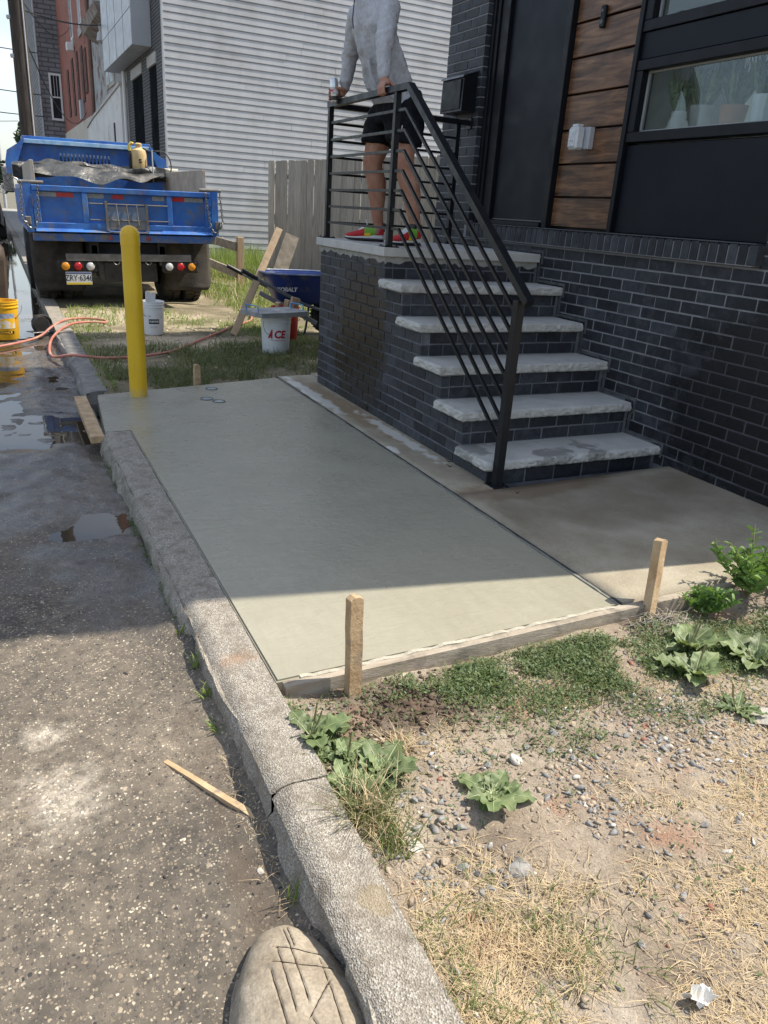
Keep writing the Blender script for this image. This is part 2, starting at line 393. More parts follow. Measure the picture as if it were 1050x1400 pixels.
# stoop outline (which facade bricks it hides): tread k front edge at y=k*RUN, top z
RUN=.281; RISE=.2; TZ=[.1297+RISE*k for k in range(5)]+[1.126]
def stoop_top(y):
    if y<0.0 or y>2.66: return -1
    return TZ[min(5,int(y/RUN))] if y<1.405 else TZ[5]
far_bm=MB()
def facade_rows(y0,y1,zlo,zhi,hide=True):
    k0=int(math.floor((zlo-Z0)/CH)); k1=int(math.ceil((zhi-Z0)/CH))
    for k in range(k0,k1):
        z=Z0+k*CH
        if z<zlo-.035 or z+CH>zhi+.035: continue
        off=.866 if k%2 else .766           # joints line up with the photographed course
        n0=int(math.floor((y0-off)/BL))-1
        for n in range(n0,n0+int((y1-y0)/BL)+4):
            a=off+n*BL; b=a+BL; a2=max(a,y0); b2=min(b,y1)
            if b2-a2<.055: continue
            if 0<a2-y0<.055: a2=y0
            if 0<y1-b2<.055: b2=y1
            if hide and max(stoop_top(a2+.01),0)>z+CH*.6 and max(stoop_top(b2-.01),0)>z+CH*.6: continue
            d=(.05,b2-a2-J,CH-J)
            if a2<-.9: far_bm.cbox(FX,a2+J/2,z+J/2,FX+.05,b2-J/2,z+CH-J/2,.002)
            else: put_brick(FX,a2+J/2,z+J/2,d,M_brick,'f',house)
facade_rows(-1.33,3.0,-.04,Z0+CH*1.12)           # below the sill
# first course under sill is a touch taller in the photo: covered by the row above
facade_rows(2.44,3.0,1.19,3.14,False)            # pilaster by the door
facade_rows(-1.33,-.395,1.19,3.14,False)         # pier at the right
# returns of pilaster and pier (short header faces seen end on)
for k in range(1,30):
    z=Z0+k*CH
    d=(.088,.05,CH-J); 
    put_brick(FX+.052,2.44+.001,z+J/2,d,M_brick,'r',house)
far_bm.build("brickwork",M_brick,house)["kind"]="stuff"
# mortar core of the walls
m=MB()
T=.0045
m.box(FX+T,-1.33,-.3,FX+.30,3.0,1.185)
m.box(FX+T,2.4505,1.185,FX+.30,2.995,3.16)
m.box(FX+T,-1.328,1.185,FX+.30,-.406,3.16)
wall=m.build("wall",M_mortar,house)
# upper storeys and the flanks, out of frame: same brick as a node pattern
def far_brick(name,c1,c2,mort,scale,mortar=.02):
    m,nt,b=newmat(name); g=G(nt); bt=g.n.new('ShaderNodeTexBrick'); bt.inputs['Scale'].default_value=scale
    bt.inputs['Color1'].default_value=(*c1,1); bt.inputs['Color2'].default_value=(*c2,1); bt.inputs['Mortar'].default_value=(*mort,1)
    bt.inputs['Mortar Size'].default_value=mortar; bt.inputs['Brick Width'].default_value=.6; bt.inputs['Row Height'].default_value=.2
    sx=g.n.new('ShaderNodeSeparateXYZ'); g.l.new(g.pos(),sx.inputs[0]); cb=g.n.new('ShaderNodeCombineXYZ')
    g.l.new(g.math('ADD',sx.outputs[0],sx.outputs[1]),cb.inputs[0]); g.l.new(sx.outputs[2],cb.inputs[1])
    g.l.new(cb.outputs[0],bt.inputs['Vector'])
    n=g.noise(g.pos(),1.3,5); c=g.mix(1.0,bt.outputs[0],g.ramp(n,[(.3,.8),(.7,1.15)]),'MULTIPLY')
    g.set(b,'Base Color',c); g.set(b,'Roughness',.85); g.bump(b,g.math('SUBTRACT',1.0,bt.outputs['Fac']),.01,.6); return m
M_fbrick=far_brick("dark_brick_far",(.02,.022,.026),(.035,.037,.042),(.12,.125,.13),3.0)
m=MB(); m.box(FX,-1.33,3.62,FX+2.5,3.0,9.2); m.box(FX,-1.33,3.165,FX+.3,3.0,3.615); m.box(FX+.305,-1.33,-.3,FX+2.5,-1.25,3.615); m.box(FX+.305,2.92,-.3,FX+2.5,3.0,3.615); m.box(FX+.305,-1.245,-.3,FX+2.5,2.915,1.14); m.box(3.76,3.003,-.3,6.5,4.45,8.2)  # back left open to light the room; unseen wing added to shade the yard
m.build("upper_wall",M_fbrick,house)
# rowlock sill, individual bricks on edge
y=2.385; 
while y>-.385:
    t=.0635 if not (-.02<y<.06) else .0635
    put_brick(1.188,y-t,1.196,(.105,t-.010,.098),M_brick,'s',house,True)
    y-=t
m=MB(); m.box(1.194,-.392,1.19,1.30,2.42,1.285); m.build("sill_mortar",M_mortar,house)
m=MB(); m.box(1.185,-.395,1.2965,1.36,2.44,1.302); m.build("sill_flashing",pm("flashing",(.05,.055,.065),(.07,.075,.085),6,.5),house)
RX=1.34
# door
door=MB().cbox(RX,1.563,1.338,RX+.045,2.252,3.35,.003).build("door",M_door,house)
m=MB(); m.box(RX-.004,1.565,1.338,RX-.001,2.25,1.347); m.build("door_sweep",pm("brushed_metal_dull",(.12,.125,.13),None,8,.4,metal=.8),door)
fr=MB(); fr.cbox(RX-.055,1.478,1.303,RX+.05,1.515,3.4,.003); fr.cbox(RX-.035,1.517,1.303,RX+.05,1.561,3.4,.003)
fr.cbox(RX-.06,2.40,1.303,RX+.05,2.438,3.4,.003); fr.cbox(RX-.03,2.254,1.303,RX+.05,2.398,3.4,.003); fr.cbox(RX-.045,2.36,1.303,RX-.032,2.398,3.4,.002)
fr.build("door_frame",M_black,house)
MB().cbox(RX-.05,1.563,1.303,RX+.04,2.252,1.334,.003).build("threshold",M_black,house)
# wood planks
pz=[1.312,1.507,1.713,1.922,2.135,2.347,2.547,2.755,2.962]
for i in range(len(pz)-1):
    MB().cbox(RX-.012,.856,pz[i]+.006,RX+.02,1.474,pz[i+1]-.006,.003).build("plank",M_wood,house)
MB().box(RX+.022,.84,1.304,RX+.05,1.476,3.2).build("cladding_backing",M_black,house)
# dark panel and window unit
fr=MB(); fr.cbox(RX-.045,.818,1.303,RX+.05,.853,3.4,.003).build("corner_trim",M_black,house)
MB().cbox(RX-.012,-.392,1.306,RX+.02,.816,1.806,.002).build("panel",M_panel,house); MB().box(RX+.03,-.42,1.25,RX+.07,2.45,1.815).build("leak_backing",M_black,house); MB().box(RX+.03,-.42,2.27,RX+.07,.84,2.40).build("leak_backing",M_black,house); MB().box(RX+.052,.83,1.25,RX+.09,2.6,3.6).build("leak_backing",M_black,house)  # boxes behind the panels are added to stop light leaking through
MB().cbox(RX-.022,-.392,2.262,RX+.02,.816,2.40,.003).build("panel",M_panel,house)
def window(y0,y1,z0,z1,fw,depth,mull=()):
    f=MB(); x0=RX-.035; x1=RX+.06
    f.cbox(x0,y0,z0,x1,y1,z0+fw,.003); f.cbox(x0,y0,z1-fw,x1,y1,z1,.003)
    f.cbox(x0+.001,y0,z0+fw+.001,x1,y0+fw,z1-fw-.001,.003); f.cbox(x0+.001,y1-fw,z0+fw+.001,x1,y1,z1-fw-.001,.003)
    for my in mull: f.cbox(x0+.012,my-.022,z0+fw+.001,x1,my+.022,z1-fw-.001,.003)
    w=f.build("window",M_black,house)
    g_=MB(); ip=.006
    g_.cbox(RX+.012,y0+fw,z0+fw,RX+.03,y1-fw,z0+fw+.012,.002); g_.cbox(RX+.012,y0+fw,z1-fw-.012,RX+.03,y1-fw,z1-fw,.002); g_.cbox(RX+.012,y1-fw-.014,z0+fw+.013,RX+.03,y1-fw,z1-fw-.013,.002)
    g_.build("gasket",pm("gasket",(.30,.31,.31),None,5,.6),w)
    MB().box(RX+.018,y0+fw+.001,z0+fw+.001,RX+.024,y1-fw-.015,z1-fw-.001).build("pane",M_glass,w)
    return w
window(-.39,.815,1.82,2.258,.055,.05)
w2=window(-.39,.815,2.403,3.35,.058,.05,(.20,))
# room behind the glass
m=MB(); m.box(1.42,1.0,1.2,3.2,1.1,3.6); m.box(1.42,-1.0,1.2,3.2,-.9,3.6); m.build("room_wall",M_intwall,house)
m=MB(); m.box(1.42,-.9,1.15,3.2,1.0,1.25); m.box(1.42,-.9,3.5,3.2,1.0,3.56); m.build("room_floor",M_intdark,house)
cu=grid_mesh("fill_sheet",np.linspace(-.88,.98,90),np.linspace(1.26,3.48,6),lambda x,y:2.35+.03*np.sin(x*34)+.012*np.sin(x*71+1))  # translucent sheet added behind the plants to brighten the window
for v in cu.vertices: v.co=Vector((v.co.z,v.co.x,v.co.y))
def fill_sheet_mat():
    m,nt,b=newmat("fill_sheet_cloth"); g=G(nt); g.set(b,'Base Color',(.62,.66,.63)); b.inputs['Roughness'].default_value=.9
    tr=g.n.new('ShaderNodeBsdfTranslucent'); tr.inputs[0].default_value=(.62,.68,.64,1); mx=g.n.new('ShaderNodeMixShader'); mx.inputs[0].default_value=.65
    o=[n for n in g.n if n.type=='OUTPUT_MATERIAL'][0]; g.l.new(b.outputs[0],mx.inputs[1]); g.l.new(tr.outputs[0],mx.inputs[2]); g.l.new(mx.outputs[0],o.inputs[0]); return m
cu.materials.append(fill_sheet_mat()); put("fill_sheet",cu,None,house)
MB().cbox(RX+.062,-.85,1.845,1.66,.95,1.872,.003).build("inner_sill",pm("white_sill",(.55,.56,.55),None,5,.5),house)

# potted plants behind the lower window
def leaf_strip(mb, base, tip, w, bend=(0,0,0), n=4, mi=0):
    base=Vector(base); tip=Vector(tip); bd=Vector(bend); d=(tip-base); side=d.cross(Vector((random.uniform(-1,1),random.uniform(-1,1),.2))); 
    if side.length<1e-6: side=Vector((1,0,0))
    side.normalize(); vs=[]
    for i in range(n+1):
        t=i/n; p=base+d*t+bd*math.sin(t*math.pi)*1.0; ww=w*(math.sin(min(1,t*1.15+.12)*math.pi)**.6 if t<.98 else .05)
        vs += [p-side*ww/2,p+side*ww/2]
    mb.add(vs,[(2*i,2*i+1,2*i+3,2*i+2) for i in range(n)],mi)
M_leafA=pm("house_plant_leaf",(.10,.16,.07),(.22,.29,.13),30,.5); M_leafY=pm("yellowed_leaf",(.36,.30,.09),(.30,.2,.1),20,.6)
M_tc=pm("terracotta",(.33,.14,.06),(.42,.19,.085),12,.8,.1); M_gp=pm("grey_clay",(.34,.34,.31),(.42,.42,.39),14,.85,.1); M_wp=pm("white_glaze",(.72,.74,.75),None,10,.3)
def potted(y,r,h,pm_,label,n,flower=False,ribs=False,x=1.52,hh=.30):
    z=1.8725; h*=1.75; r*=1.12; t=empty("potted_plant",(x,y,z)); tag(t,label,"potted plant","potted plants in the window")
    nn=28; m=MB(); prof=[(r*.78,z),(r*.86,z+h*.4),(r,z+h),(r*.9,z+h),(r*.86,z+h*.85)]
    m.lathe([(a,b) for a,b in prof],(x,y,0),nn,cap0=True)
    if ribs:
        m.v=[tuple((Vector((p[0]-x,p[1]-y,0))*(1+.035*(i%2)))+Vector((x,y,p[2]))) for i,p in enumerate(m.v)]
    m.build("pot",pm_,t,smooth=30)
    MB().lathe([(.001,z+h*.84),(r*.87,z+h*.85)],(x,y,0),nn).build("soil",pm("potting_soil",(.03,.02,.015),None,30,.95),t)
    f=MB()
    for i in range(n):
        a=random.uniform(0,6.28); l=random.uniform(.5,1.1)*hh; s=random.uniform(.1,.5)
        b=(x+r*.5*math.cos(a)*random.random(),y+r*.5*math.sin(a)*random.random(),z+h*.84)
        leaf_strip(f,b,(b[0]+math.cos(a)*l*s*.7,b[1]+math.sin(a)*l*s,b[2]+l*.9),random.uniform(.010,.026),(math.cos(a)*.02,math.sin(a)*.03,.02))
        if random.random()<.6:
            q=Vector(b)+Vector((math.cos(a)*l*s*.35,math.sin(a)*l*s*.5,l*.5))
            for _ in range(4): leaf_strip(f,q,q+Vector((random.uniform(-.05,.05),random.uniform(-.06,.06),random.uniform(-.02,.07))),.012)
    f.build("foliage",M_leafA,t)
    if flower:
        fl=MB(); c=Vector((x-.03,y+.06,z+h+.10))
        for k in range(7):
            a=k*.9; leaf_strip(fl,c,c+Vector((.012*math.cos(a),.026*math.cos(a),.026*math.sin(a))),.022)
        fl.tube([(x,y,z+h),(x-.02,y+.04,z+h+.1),tuple(c)],.002,5)
        fl.build("flower",pm("pink_petal",(.62,.22,.2),(.7,.3,.27),20,.6),t)
    return t
potted(.005,.062,.088,M_wp,"white ribbed pot with a pink flower in the lower window",60,True,True,1.50)
potted(.235,.068,.072,M_tc,"wide terracotta pot with leafy stems in the lower window",80,x=1.53,hh=.38)
potted(.435,.060,.078,M_gp,"round pale grey clay pot in the lower window",75,x=1.50,hh=.34)
tt=potted(.60,.040,.068,M_gp,"small grey pot with grassy leaves at the lower window's left end",60,x=1.49,hh=.30)
potted(-.17,.065,.08,M_tc,"terracotta pot at the lower window's right end",80,x=1.55,hh=.40)
yl=MB(); leaf_strip(yl,(1.47,.44,1.99),(1.44,.455,2.16),.03,(.0,.02,0)); yl.build("yellow_leaf",M_leafY,[o for o in COL.objects if o.name.startswith('potted_plant')][2])

# outlet box, doorbell, mailbox
M_clear=pm("clear_plastic_cover",(.55,.58,.6),(.66,.69,.7),30,.18,.15,60); M_grey=pm("grey_plastic",(.42,.44,.46),None,9,.45)
ou=empty("outlet_cover",(RX-.012,1.20,1.87)); tag(ou,"clear plastic weatherproof outlet cover on the wood cladding","outlet cover")
MB().cbox(RX-.055,1.135,1.795,RX-.0125,1.205,1.925,.004).build("box",M_grey,ou)
m=MB(); m.cbox(RX-.125,1.175,1.79,RX-.057,1.262,1.925,.012); m.cbox(RX-.115,1.19,1.925,RX-.065,1.245,1.94,.004); m.build("cover",M_clear,ou,smooth=30)
m=MB(); m.cbox(RX-.131,1.188,1.805,RX-.124,1.25,1.91,.003); m.cbox(RX-.135,1.20,1.84,RX-.130,1.238,1.895,.002); m.build("cover_rib",pm("clear_rib",(.7,.72,.74),(.5,.53,.55),60,.2,.3,80),ou)
db=empty("doorbell",(RX-.012,1.20,2.53)); tag(db,"small black doorbell camera on the wood cladding","doorbell")
MB().cbox(RX-.038,1.178,2.483,RX-.0125,1.222,2.605,.006).build("body",M_black,db,smooth=30)
m=MB(); m.lathe([(.001,-.0415),(.009,-.041),(.010,-.038)],(RX,1.20,2.575),16,'x'); m.lathe([(.001,-.0405),(.012,-.040),(.013,-.038)],(RX,1.20,2.515),18,'x'); m.build("lens",pm("dark_lens",(.06,.065,.07),None,9,.15),db,smooth=30)
mbx=empty("mailbox",(FX,2.68,2.09)); tag(mbx,"black wall mailbox with sloped lid on the pilaster","mailbox")
z0,z1=2.10,2.375; a,b=2.50,2.83
m=MB(); m.prism([(FX-.001,a,z0),(FX-.125,a,z0),(FX-.118,a,z1-.03),(FX-.001,a,z1)],(0,b-a,0)); m.build("body",M_rail,mbx)
m=MB(); m.prism([(FX-.001,a-.006,z1+.003),(FX-.125,a-.006,z1-.028),(FX-.137,a-.006,z1-.046),(FX-.127,a-.006,z1-.042),(FX-.001,a-.006,z1+.014)],(0,b-a+.012,0)); m.build("lid",pm("mailbox_lid",(.05,.053,.06),None,8,.28),mbx)
m=MB(); m.cbox(FX-.131,a+.025,z0+.015,FX-.121,b-.025,z1-.055,.003); m.build("front_panel",M_black,mbx)

# ================================================================== stoop
stoop=empty("brick_stoop",(.6,1.3,0)); tag(stoop,"dark brick stoop with six pale limestone treads","stoop")
def stone_mat():
    m,nt,b=newmat("limestone"); g=G(nt); p=g.pos()
    c=g.ramp(g.noise(p,7,6,.6),[(.3,(.43,.42,.385)),(.7,(.54,.53,.49))])
    c=g.mix(g.ramp(g.noise(p,55,4),[(.56,0.0),(.7,.5)]),c,(.36,.355,.325))
    wet=g.ramp(g.noise(p,4.3,5,.6),[(.55,0.0),(.60,1.0)])
    sx=g.n.new('ShaderNodeSeparateXYZ'); g.l.new(p,sx.inputs[0])
    low=g.ramp(sx.outputs[2],[(.16,1.0),(.40,0.0)])
    wet=g.math('MULTIPLY',wet,low)
    c=g.mix(g.math('MULTIPLY',wet,.75),c,(.21,.205,.185)); g.set(b,'Base Color',c)
    g.set(b,'Roughness',g.mix(wet,.85,.45)); g.bump(b,g.noise(p,90,7,.65),.006,.45); return m
M_stone=stone_mat()
def rough_fn(seed,amp):
    rs=random.Random(seed); ox,oy=rs.uniform(0,50),rs.uniform(0,50)
    def fn(p,f):
        q=p.copy()
        if f[1]==0:
            d=abs(float(fbm(p.x*22+ox+p.z*26,p.z*30+oy-p.x*9,1,3,seed))-.5)*2.0-.32+(float(fbm(p.x*70,p.z*70+oy,1,2,seed+5))-.5)*.35
            bul=math.sin(f[2]*math.pi)*.006
            q.y+= -bul+d*amp*1.6
            if f[2]==1: q.y+=.004+abs(d)*.012; q.z-=abs(d)*.008
            if f[2]==0: q.y+=.010
        if f[0]==0:
            d=abs(float(fbm(p.y*22+ox+p.z*26,p.z*30+oy-p.y*9,1,3,seed+3))-.5)*2.0-.32+(float(fbm(p.y*70,p.z*70+oy,1,2,seed+6))-.5)*.35
            q.x+= -math.sin(f[2]*math.pi)*.005+d*amp*1.6
            if f[2]==1: q.x+=.004+abs(d)*.010; q.z-=abs(d)*.008
            if f[2]==0: q.x+=.010
        if f[2]==1 and f[0]>0 and f[1]>0: q.z+=(float(fbm(p.x,p.y,9,3,seed+9))-.5)*.004
        return q
    return fn
TH=.055
for k in range(5):
    z=TZ[k]; y=k*RUN
    lattice_box(0.0,y,z-TH,FX-.006-.012*(k%2),y+RUN+.04,z,150,36,7,rough_fn(40+k,.011)).build("tread",M_stone,stoop,smooth=16)
def land_fn(p,f):
    q=p.copy()
    if f[2] in (0,1) : q.z+=(float(fbm(p.x,p.y,6,2,5))-.5)*.002
    return q
M_cap=pm("cast_stone",(.44,.43,.40),(.52,.51,.475),9,.85,.25,120)
l=MB(); l.cbox(0,1.405,1.126-.056,FX-.01,2.613,1.126,.004); l.build("landing_slab",M_cap,stoop)
# mortar bedding smeared below the landing slab
def smear(p,f):
    q=p.copy(); 
    if f[2]==0: q.z-= (float(fbm(p.x*26+p.y*26,3,1,4,8))**2)*.055
    return q
lattice_box(.0255,1.43,1.05,1.225,2.595,1.071,60,60,1,smear).build("mortar_bed",pm("bed_mortar",(.27,.26,.235),(.36,.345,.31),25,.95,.4,90),stoop,smooth=40)
# core and bricks
c=MB()
BXs=.03+T
for k in range(6):
    y0=k*RUN+.03+T; y1=2.585
    zt=TZ[k]-TH-.001 if k<5 else 1.055
    zb=-.2 if k==0 else TZ[k-1]-TH-.001
    c.box(BXs,y0,zb,FX-.001,y1-(.0),zt)
c.build("mortar_core",M_smortar,stoop)
rows=[]
kk=0
zz=-.012
SC=.0667
# side wall courses: run from the step front at that height back to the far end
courses=[]
z=1.066
while z>-.05:
    courses.append(z); z-=SC
for ci,zt in enumerate(courses):
    zb=zt-SC
    # front limit at this height
    yf=None
    for k in range(6):
        top=(TZ[k]-TH) if k<5 else 1.07
        if zb>=top-.04: continue
        yf=k*RUN+.03; break
    if yf is None: continue
    pos=2.585; first=True; off=(.2 if ci%2 else .1)
    y=pos
    while y-yf>.03:
        L=off if first else .2; first=False
        a=max(yf,y-L)
        if a-yf<.04 and a>yf: a=yf if y-yf<=.21 else a
        put_brick(.03,a+J/2 if a>yf else a,zb+J/2,(.055,y-a-(J if a>yf else J/2),SC-J),M_sbrick,'side%d'%0,stoop)
        y=a
# riser bricks (front faces)
for k in range(6):
    yf=k*RUN+.03
    zt=(TZ[k]-TH) if k<5 else 1.07
    zb=(TZ[k-1]) if k>0 else -.02
    n=2 if k>0 else 1
    h=(zt-zb)/n
    for r in range(n):
        x=.087 if (r+k)%2 else .087
        first=True
        while x<FX-.03:
            L=(.1 if ((r+k)%2) else .2) if first else .2; first=False
            b_=min(FX-.022,x+L)
            if b_-x>.03: put_brick(x+J/2,yf,zb+r*h+J/2,(b_-x-J,.05,h-J),M_sbrick,'front',stoop)
            x=b_ if b_<FX-.03 else 9
# mortar pointing where the treads meet the wall
m=MB()
for k in range(6):
    yf=(k*RUN)
    z=TZ[k]; 
    pts=[(FX-.002,yf-.012,z-TH-.01),(FX-.002,yf-.012,z+.018),(FX-.002,yf+.30 if k<5 else 2.6,z+.018)]
    sweep(m,pts,.008,.016,(1,0,0))
    if k<5: sweep(m,[(FX-.002,yf+RUN+.012,z),(FX-.002,yf+RUN+.012,TZ[k+1]-TH)],.012,.018,(1,0,0))
m.build("mortar_joint",pm("grey_pointing",(.06,.064,.07),(.12,.125,.13),18,.9,.5,70),stoop,smooth=30)

# ================================================================== railing
rail=empty("iron_railing",(.06,-.03,0)); tag(rail,"black square-bar iron railing along the stoop and landing","railing")
X0=.06
ys0,ys1=1.462,2.546
def post(x,y,z0,z1,w=.036,plate=True):
    m=MB(); m.cbox(x-w/2,y-w/2,z0,x+w/2,y+w/2,z1,.002); m.build("post",M_rail,rail)
    if plate:
        m=MB(); m.cbox(x-.05,y-.05,z0-.001,x+.05,y+.05,z0+.007,.002)
        for sx in (-1,1):
            for sy in (-1,1): m.lathe([(.007,z0+.007),(.007,z0+.012),(.001,z0+.013)],(x+sx*.037,y+sy*.037,0),6)
        m.build("base_plate",M_rail,rail)
post(X0,ys0,1.127,2.012); post(X0,ys1,1.127,2.03); post(1.135,2.556,1.127,2.02)
post(X0,-.03,.004,.97,.045)
h=MB(); sweep(h,[(X0,ys1+.02,2.03),(X0,1.30,2.03),(X0,-.115,.965)],.045,.036,(1,0,0)); h.build("handrail",M_rail,rail)
h=MB(); sweep(h,[(X0+.0235,2.556,2.028),(1.235,2.556,2.028)],.036,.036,(0,1,0)); h.build("handrail",M_rail,rail)
MB().cbox(1.228,2.52,1.985,1.239,2.592,2.07,.002).build("wall_bracket",M_rail,rail)
for i in range(7):
    z=1.912-.1122*i
    h=MB(); sweep(h,[(X0,ys1-.018,z),(X0,ys0+.018,z)],.016,.016,(1,0,0)); h.build("bar",M_rail,rail)
    h=MB(); zn=.912-.1118*i; sweep(h,[(X0,ys0-.018,z),(X0,1.335,z),(X0,-.008,zn)],.016,.016,(1,0,0)); h.build("bar",M_rail,rail)
    h=MB(); sweep(h,[(X0+.018,2.556,z),(1.117,2.556,z)],.016,.016,(0,1,0)); h.build("bar",M_rail,rail)
# ================================================================== ground, road, kerb, slabs
def concrete_fresh():
    m,nt,b=newmat("fresh_concrete"); g=G(nt); p=g.pos()
    c=g.ramp(g.noise(p,2.2,5,.6),[(.3,(.288,.268,.200)),(.7,(.330,.310,.236))])
    c=g.mix(.25,c,g.ramp(g.noise(g.mp(p,scale=(3,1,1),rot=(0,0,.5)),9,6,.6),[(.35,(.265,.25,.188)),(.65,(.35,.333,.26))]))
    g.set(b,'Base Color',c)
    g.set(b,'Roughness',g.ramp(g.noise(p,3.5,4),[(.35,.20),(.65,.42)]))
    h=g.math('ADD',g.noise(g.mp(p,scale=(2.2,5,1),rot=(0,0,.35)),4,5,.6,1.0),g.math('MULTIPLY',g.noise(p,38,5,.6),.25))
    g.bump(b,h,.012,.34); return m
M_fresh=concrete_fresh()
def concrete_old():
    m,nt,b=newmat("old_concrete"); g=G(nt); p=g.pos()
    c=g.ramp(g.noise(p,3.3,7,.65),[(.28,(.22,.18,.125)),(.5,(.31,.27,.195)),(.75,(.40,.36,.275))])
    c=g.mix(1.0,c,g.ramp(g.noise(p,150,3),[(.3,.85),(.7,1.12)]),'MULTIPLY')
    # rust stain beside the stoop foot, white lime wash along the joint
    ru=g.ellipse((.25,-.12,0),(.55,.16,1),.3,7); c=g.mix(g.math('MULTIPLY',ru,.55),c,(.15,.085,.04))
    ru2=g.ellipse((-.07,1.7,0),(.10,1.0,1),.5,6); c=g.mix(g.math('MULTIPLY',ru2,.6),c,(.22,.135,.06))
    lm=g.ellipse((-.16,2.2,0),(.055,.72,1),.45,9); lm2=g.ellipse((-.035,.95,0),(.05,.6,1),.6,11); lm3=g.ellipse((-.19,.72,0),(.03,.10,1),.6,14)
    l=g.math('MAXIMUM',g.math('MAXIMUM',lm,lm2),lm3); c=g.mix(g.math('MULTIPLY',l,.75),c,(.58,.57,.52))
    wet=g.ellipse((.55,-.35,0),(.9,.5,1),.25,3); c=g.mix(g.math('MULTIPLY',wet,.30),c,(.13,.10,.068))
    g.set(b,'Base Color',c); g.set(b,'Roughness',g.mix(wet,.85,.5)); g.bump(b,g.noise(p,160,5,.7),.004,.5); return m
M_old=concrete_old()
def asphalt():
    m,nt,b=newmat("worn_asphalt"); g=G(nt); p=g.pos()
    wn1=g.n.new('ShaderNodeTexNoise'); wn1.inputs['Scale'].default_value=90; g.l.new(p,wn1.inputs[0])
    wv=g.n.new('ShaderNodeVectorMath'); wv.operation='MULTIPLY_ADD'; wv.inputs[1].default_value=(.012,.012,0); g.l.new(wn1.outputs['Color'],wv.inputs[0]); g.l.new(p,wv.inputs[2]); pw=wv.outputs[0]
    v1=g.vor(pw,150); v2=g.vor(g.mp(pw,loc=(3.1,1.7,.4)),85)
    h1=g.n.new('ShaderNodeSeparateColor'); g.l.new(v1.outputs['Color'],h1.inputs[0])
    h2=g.n.new('ShaderNodeSeparateColor'); g.l.new(v2.outputs['Color'],h2.inputs[0])
    pebc=g.ramp(h1.outputs[0],[(0,(.05,.046,.042)),(.35,(.115,.10,.08)),(.6,(.19,.155,.11)),(.88,(.31,.26,.185)),(1,(.50,.45,.35))])
    pebc2=g.ramp(h2.outputs[0],[(0,(.025,.025,.027)),(.4,(.12,.10,.08)),(.8,(.25,.20,.14)),(1,(.42,.36,.27))])
    st1=g.ramp(g.math('SUBTRACT',v1.outputs['Distance'],g.math('MULTIPLY_ADD',h1.outputs[2],.45,.02)),[(.0,1.0),(.16,0.0)]); st2=g.math('MULTIPLY',g.ramp(g.math('SUBTRACT',v2.outputs['Distance'],g.math('MULTIPLY',h2.outputs[2],.42)),[(.0,1.0),(.10,0.0)]),g.ramp(h2.outputs[1],[(.52,0.0),(.60,1.0)]))
    dust=g.ramp(g.noise(p,1.7,6,.62),[(.34,(.062,.053,.043)),(.52,(.112,.094,.072)),(.72,(.175,.144,.108))])
    c=g.mix(st1,dust,pebc); c=g.mix(1.0,c,g.ramp(g.noise(p,24,5,.7),[(.3,.62),(.7,1.42)]),'MULTIPLY'); c=g.mix(st2,c,pebc2)
    pale=g.ellipse((-2.22,-1.50,-.1),(.13,.15,1),.6,18,.9); pale2=g.ellipse((-2.25,-1.24,-.1),(.09,.07,1),.6,20,.9)
    c=g.mix(g.math('MULTIPLY',g.math('MAXIMUM',pale,pale2),g.ramp(h1.outputs[1],[(.1,.35),(.9,1.0)])),c,g.mix(1.0,c,(.30,.275,.225),'ADD'))
    mud=g.ellipse((-1.86,-1.9,-.1),(.075,.6,1),.6,8,.6); c=g.mix(g.math('MULTIPLY',mud,.65),c,(.085,.062,.043))
    wet=g.math('MAXIMUM',g.ellipse((-2.05,1.2,-.1),(.6,1.55,1),.35,4),g.math('MAXIMUM',g.ellipse((-2.0,4.5,-.1),(.75,3.2,1),.3,3),g.ellipse((-1.9,-.15,-.1),(.28,.75,1),.5,5)))
    c=g.mix(g.math('MULTIPLY',wet,.32),c,(.045,.039,.033)); g.set(b,'Base Color',c)
    g.set(b,'Roughness',g.mix(wet,.82,.27))
    h=g.math('ADD',g.math('MULTIPLY',st1,.6),st2); h=g.math('ADD',h,g.math('MULTIPLY',g.noise(p,300,3),.25)); g.bump(b,h,.0035,.55); return m
M_road=asphalt()
def kerb_mat():
    m,nt,b=newmat("kerb_concrete"); g=G(nt); p=g.pos()
    v=g.vor(p,260); s=g.n.new('ShaderNodeSeparateColor'); g.l.new(v.outputs['Color'],s.inputs[0])
    c=g.ramp(s.outputs[0],[(0,(.18,.16,.13)),(.5,(.32,.29,.245)),(.85,(.44,.405,.35)),(1,(.56,.53,.47))])
    c=g.mix(g.ramp(g.noise(p,5,6,.65),[(.33,.6),(.68,.05)]),c,(.25,.215,.165))
    c=g.mix(g.ramp(g.noise(g.mp(p,loc=(7,3,1)),16,6,.7),[(.48,0.0),(.64,.75)]),c,(.165,.138,.105))
    rust=g.ellipse((-1.68,-1.19,0),(.08,.06,.3),.5,16,.8); c=g.mix(g.math('MULTIPLY',rust,.5),c,(.33,.17,.075))
    st=g.ellipse((-1.66,-2.17,0),(.04,.05,.3),.5,22); c=g.mix(g.math('MULTIPLY',st,.5),c,(.25,.19,.10))
    g.set(b,'Base Color',c); g.set(b,'Roughness',.88); g.bump(b,g.math('ADD',v.outputs['Distance'],g.noise(p,60,6,.7)),.005,.7); return m
M_kerb=kerb_mat()
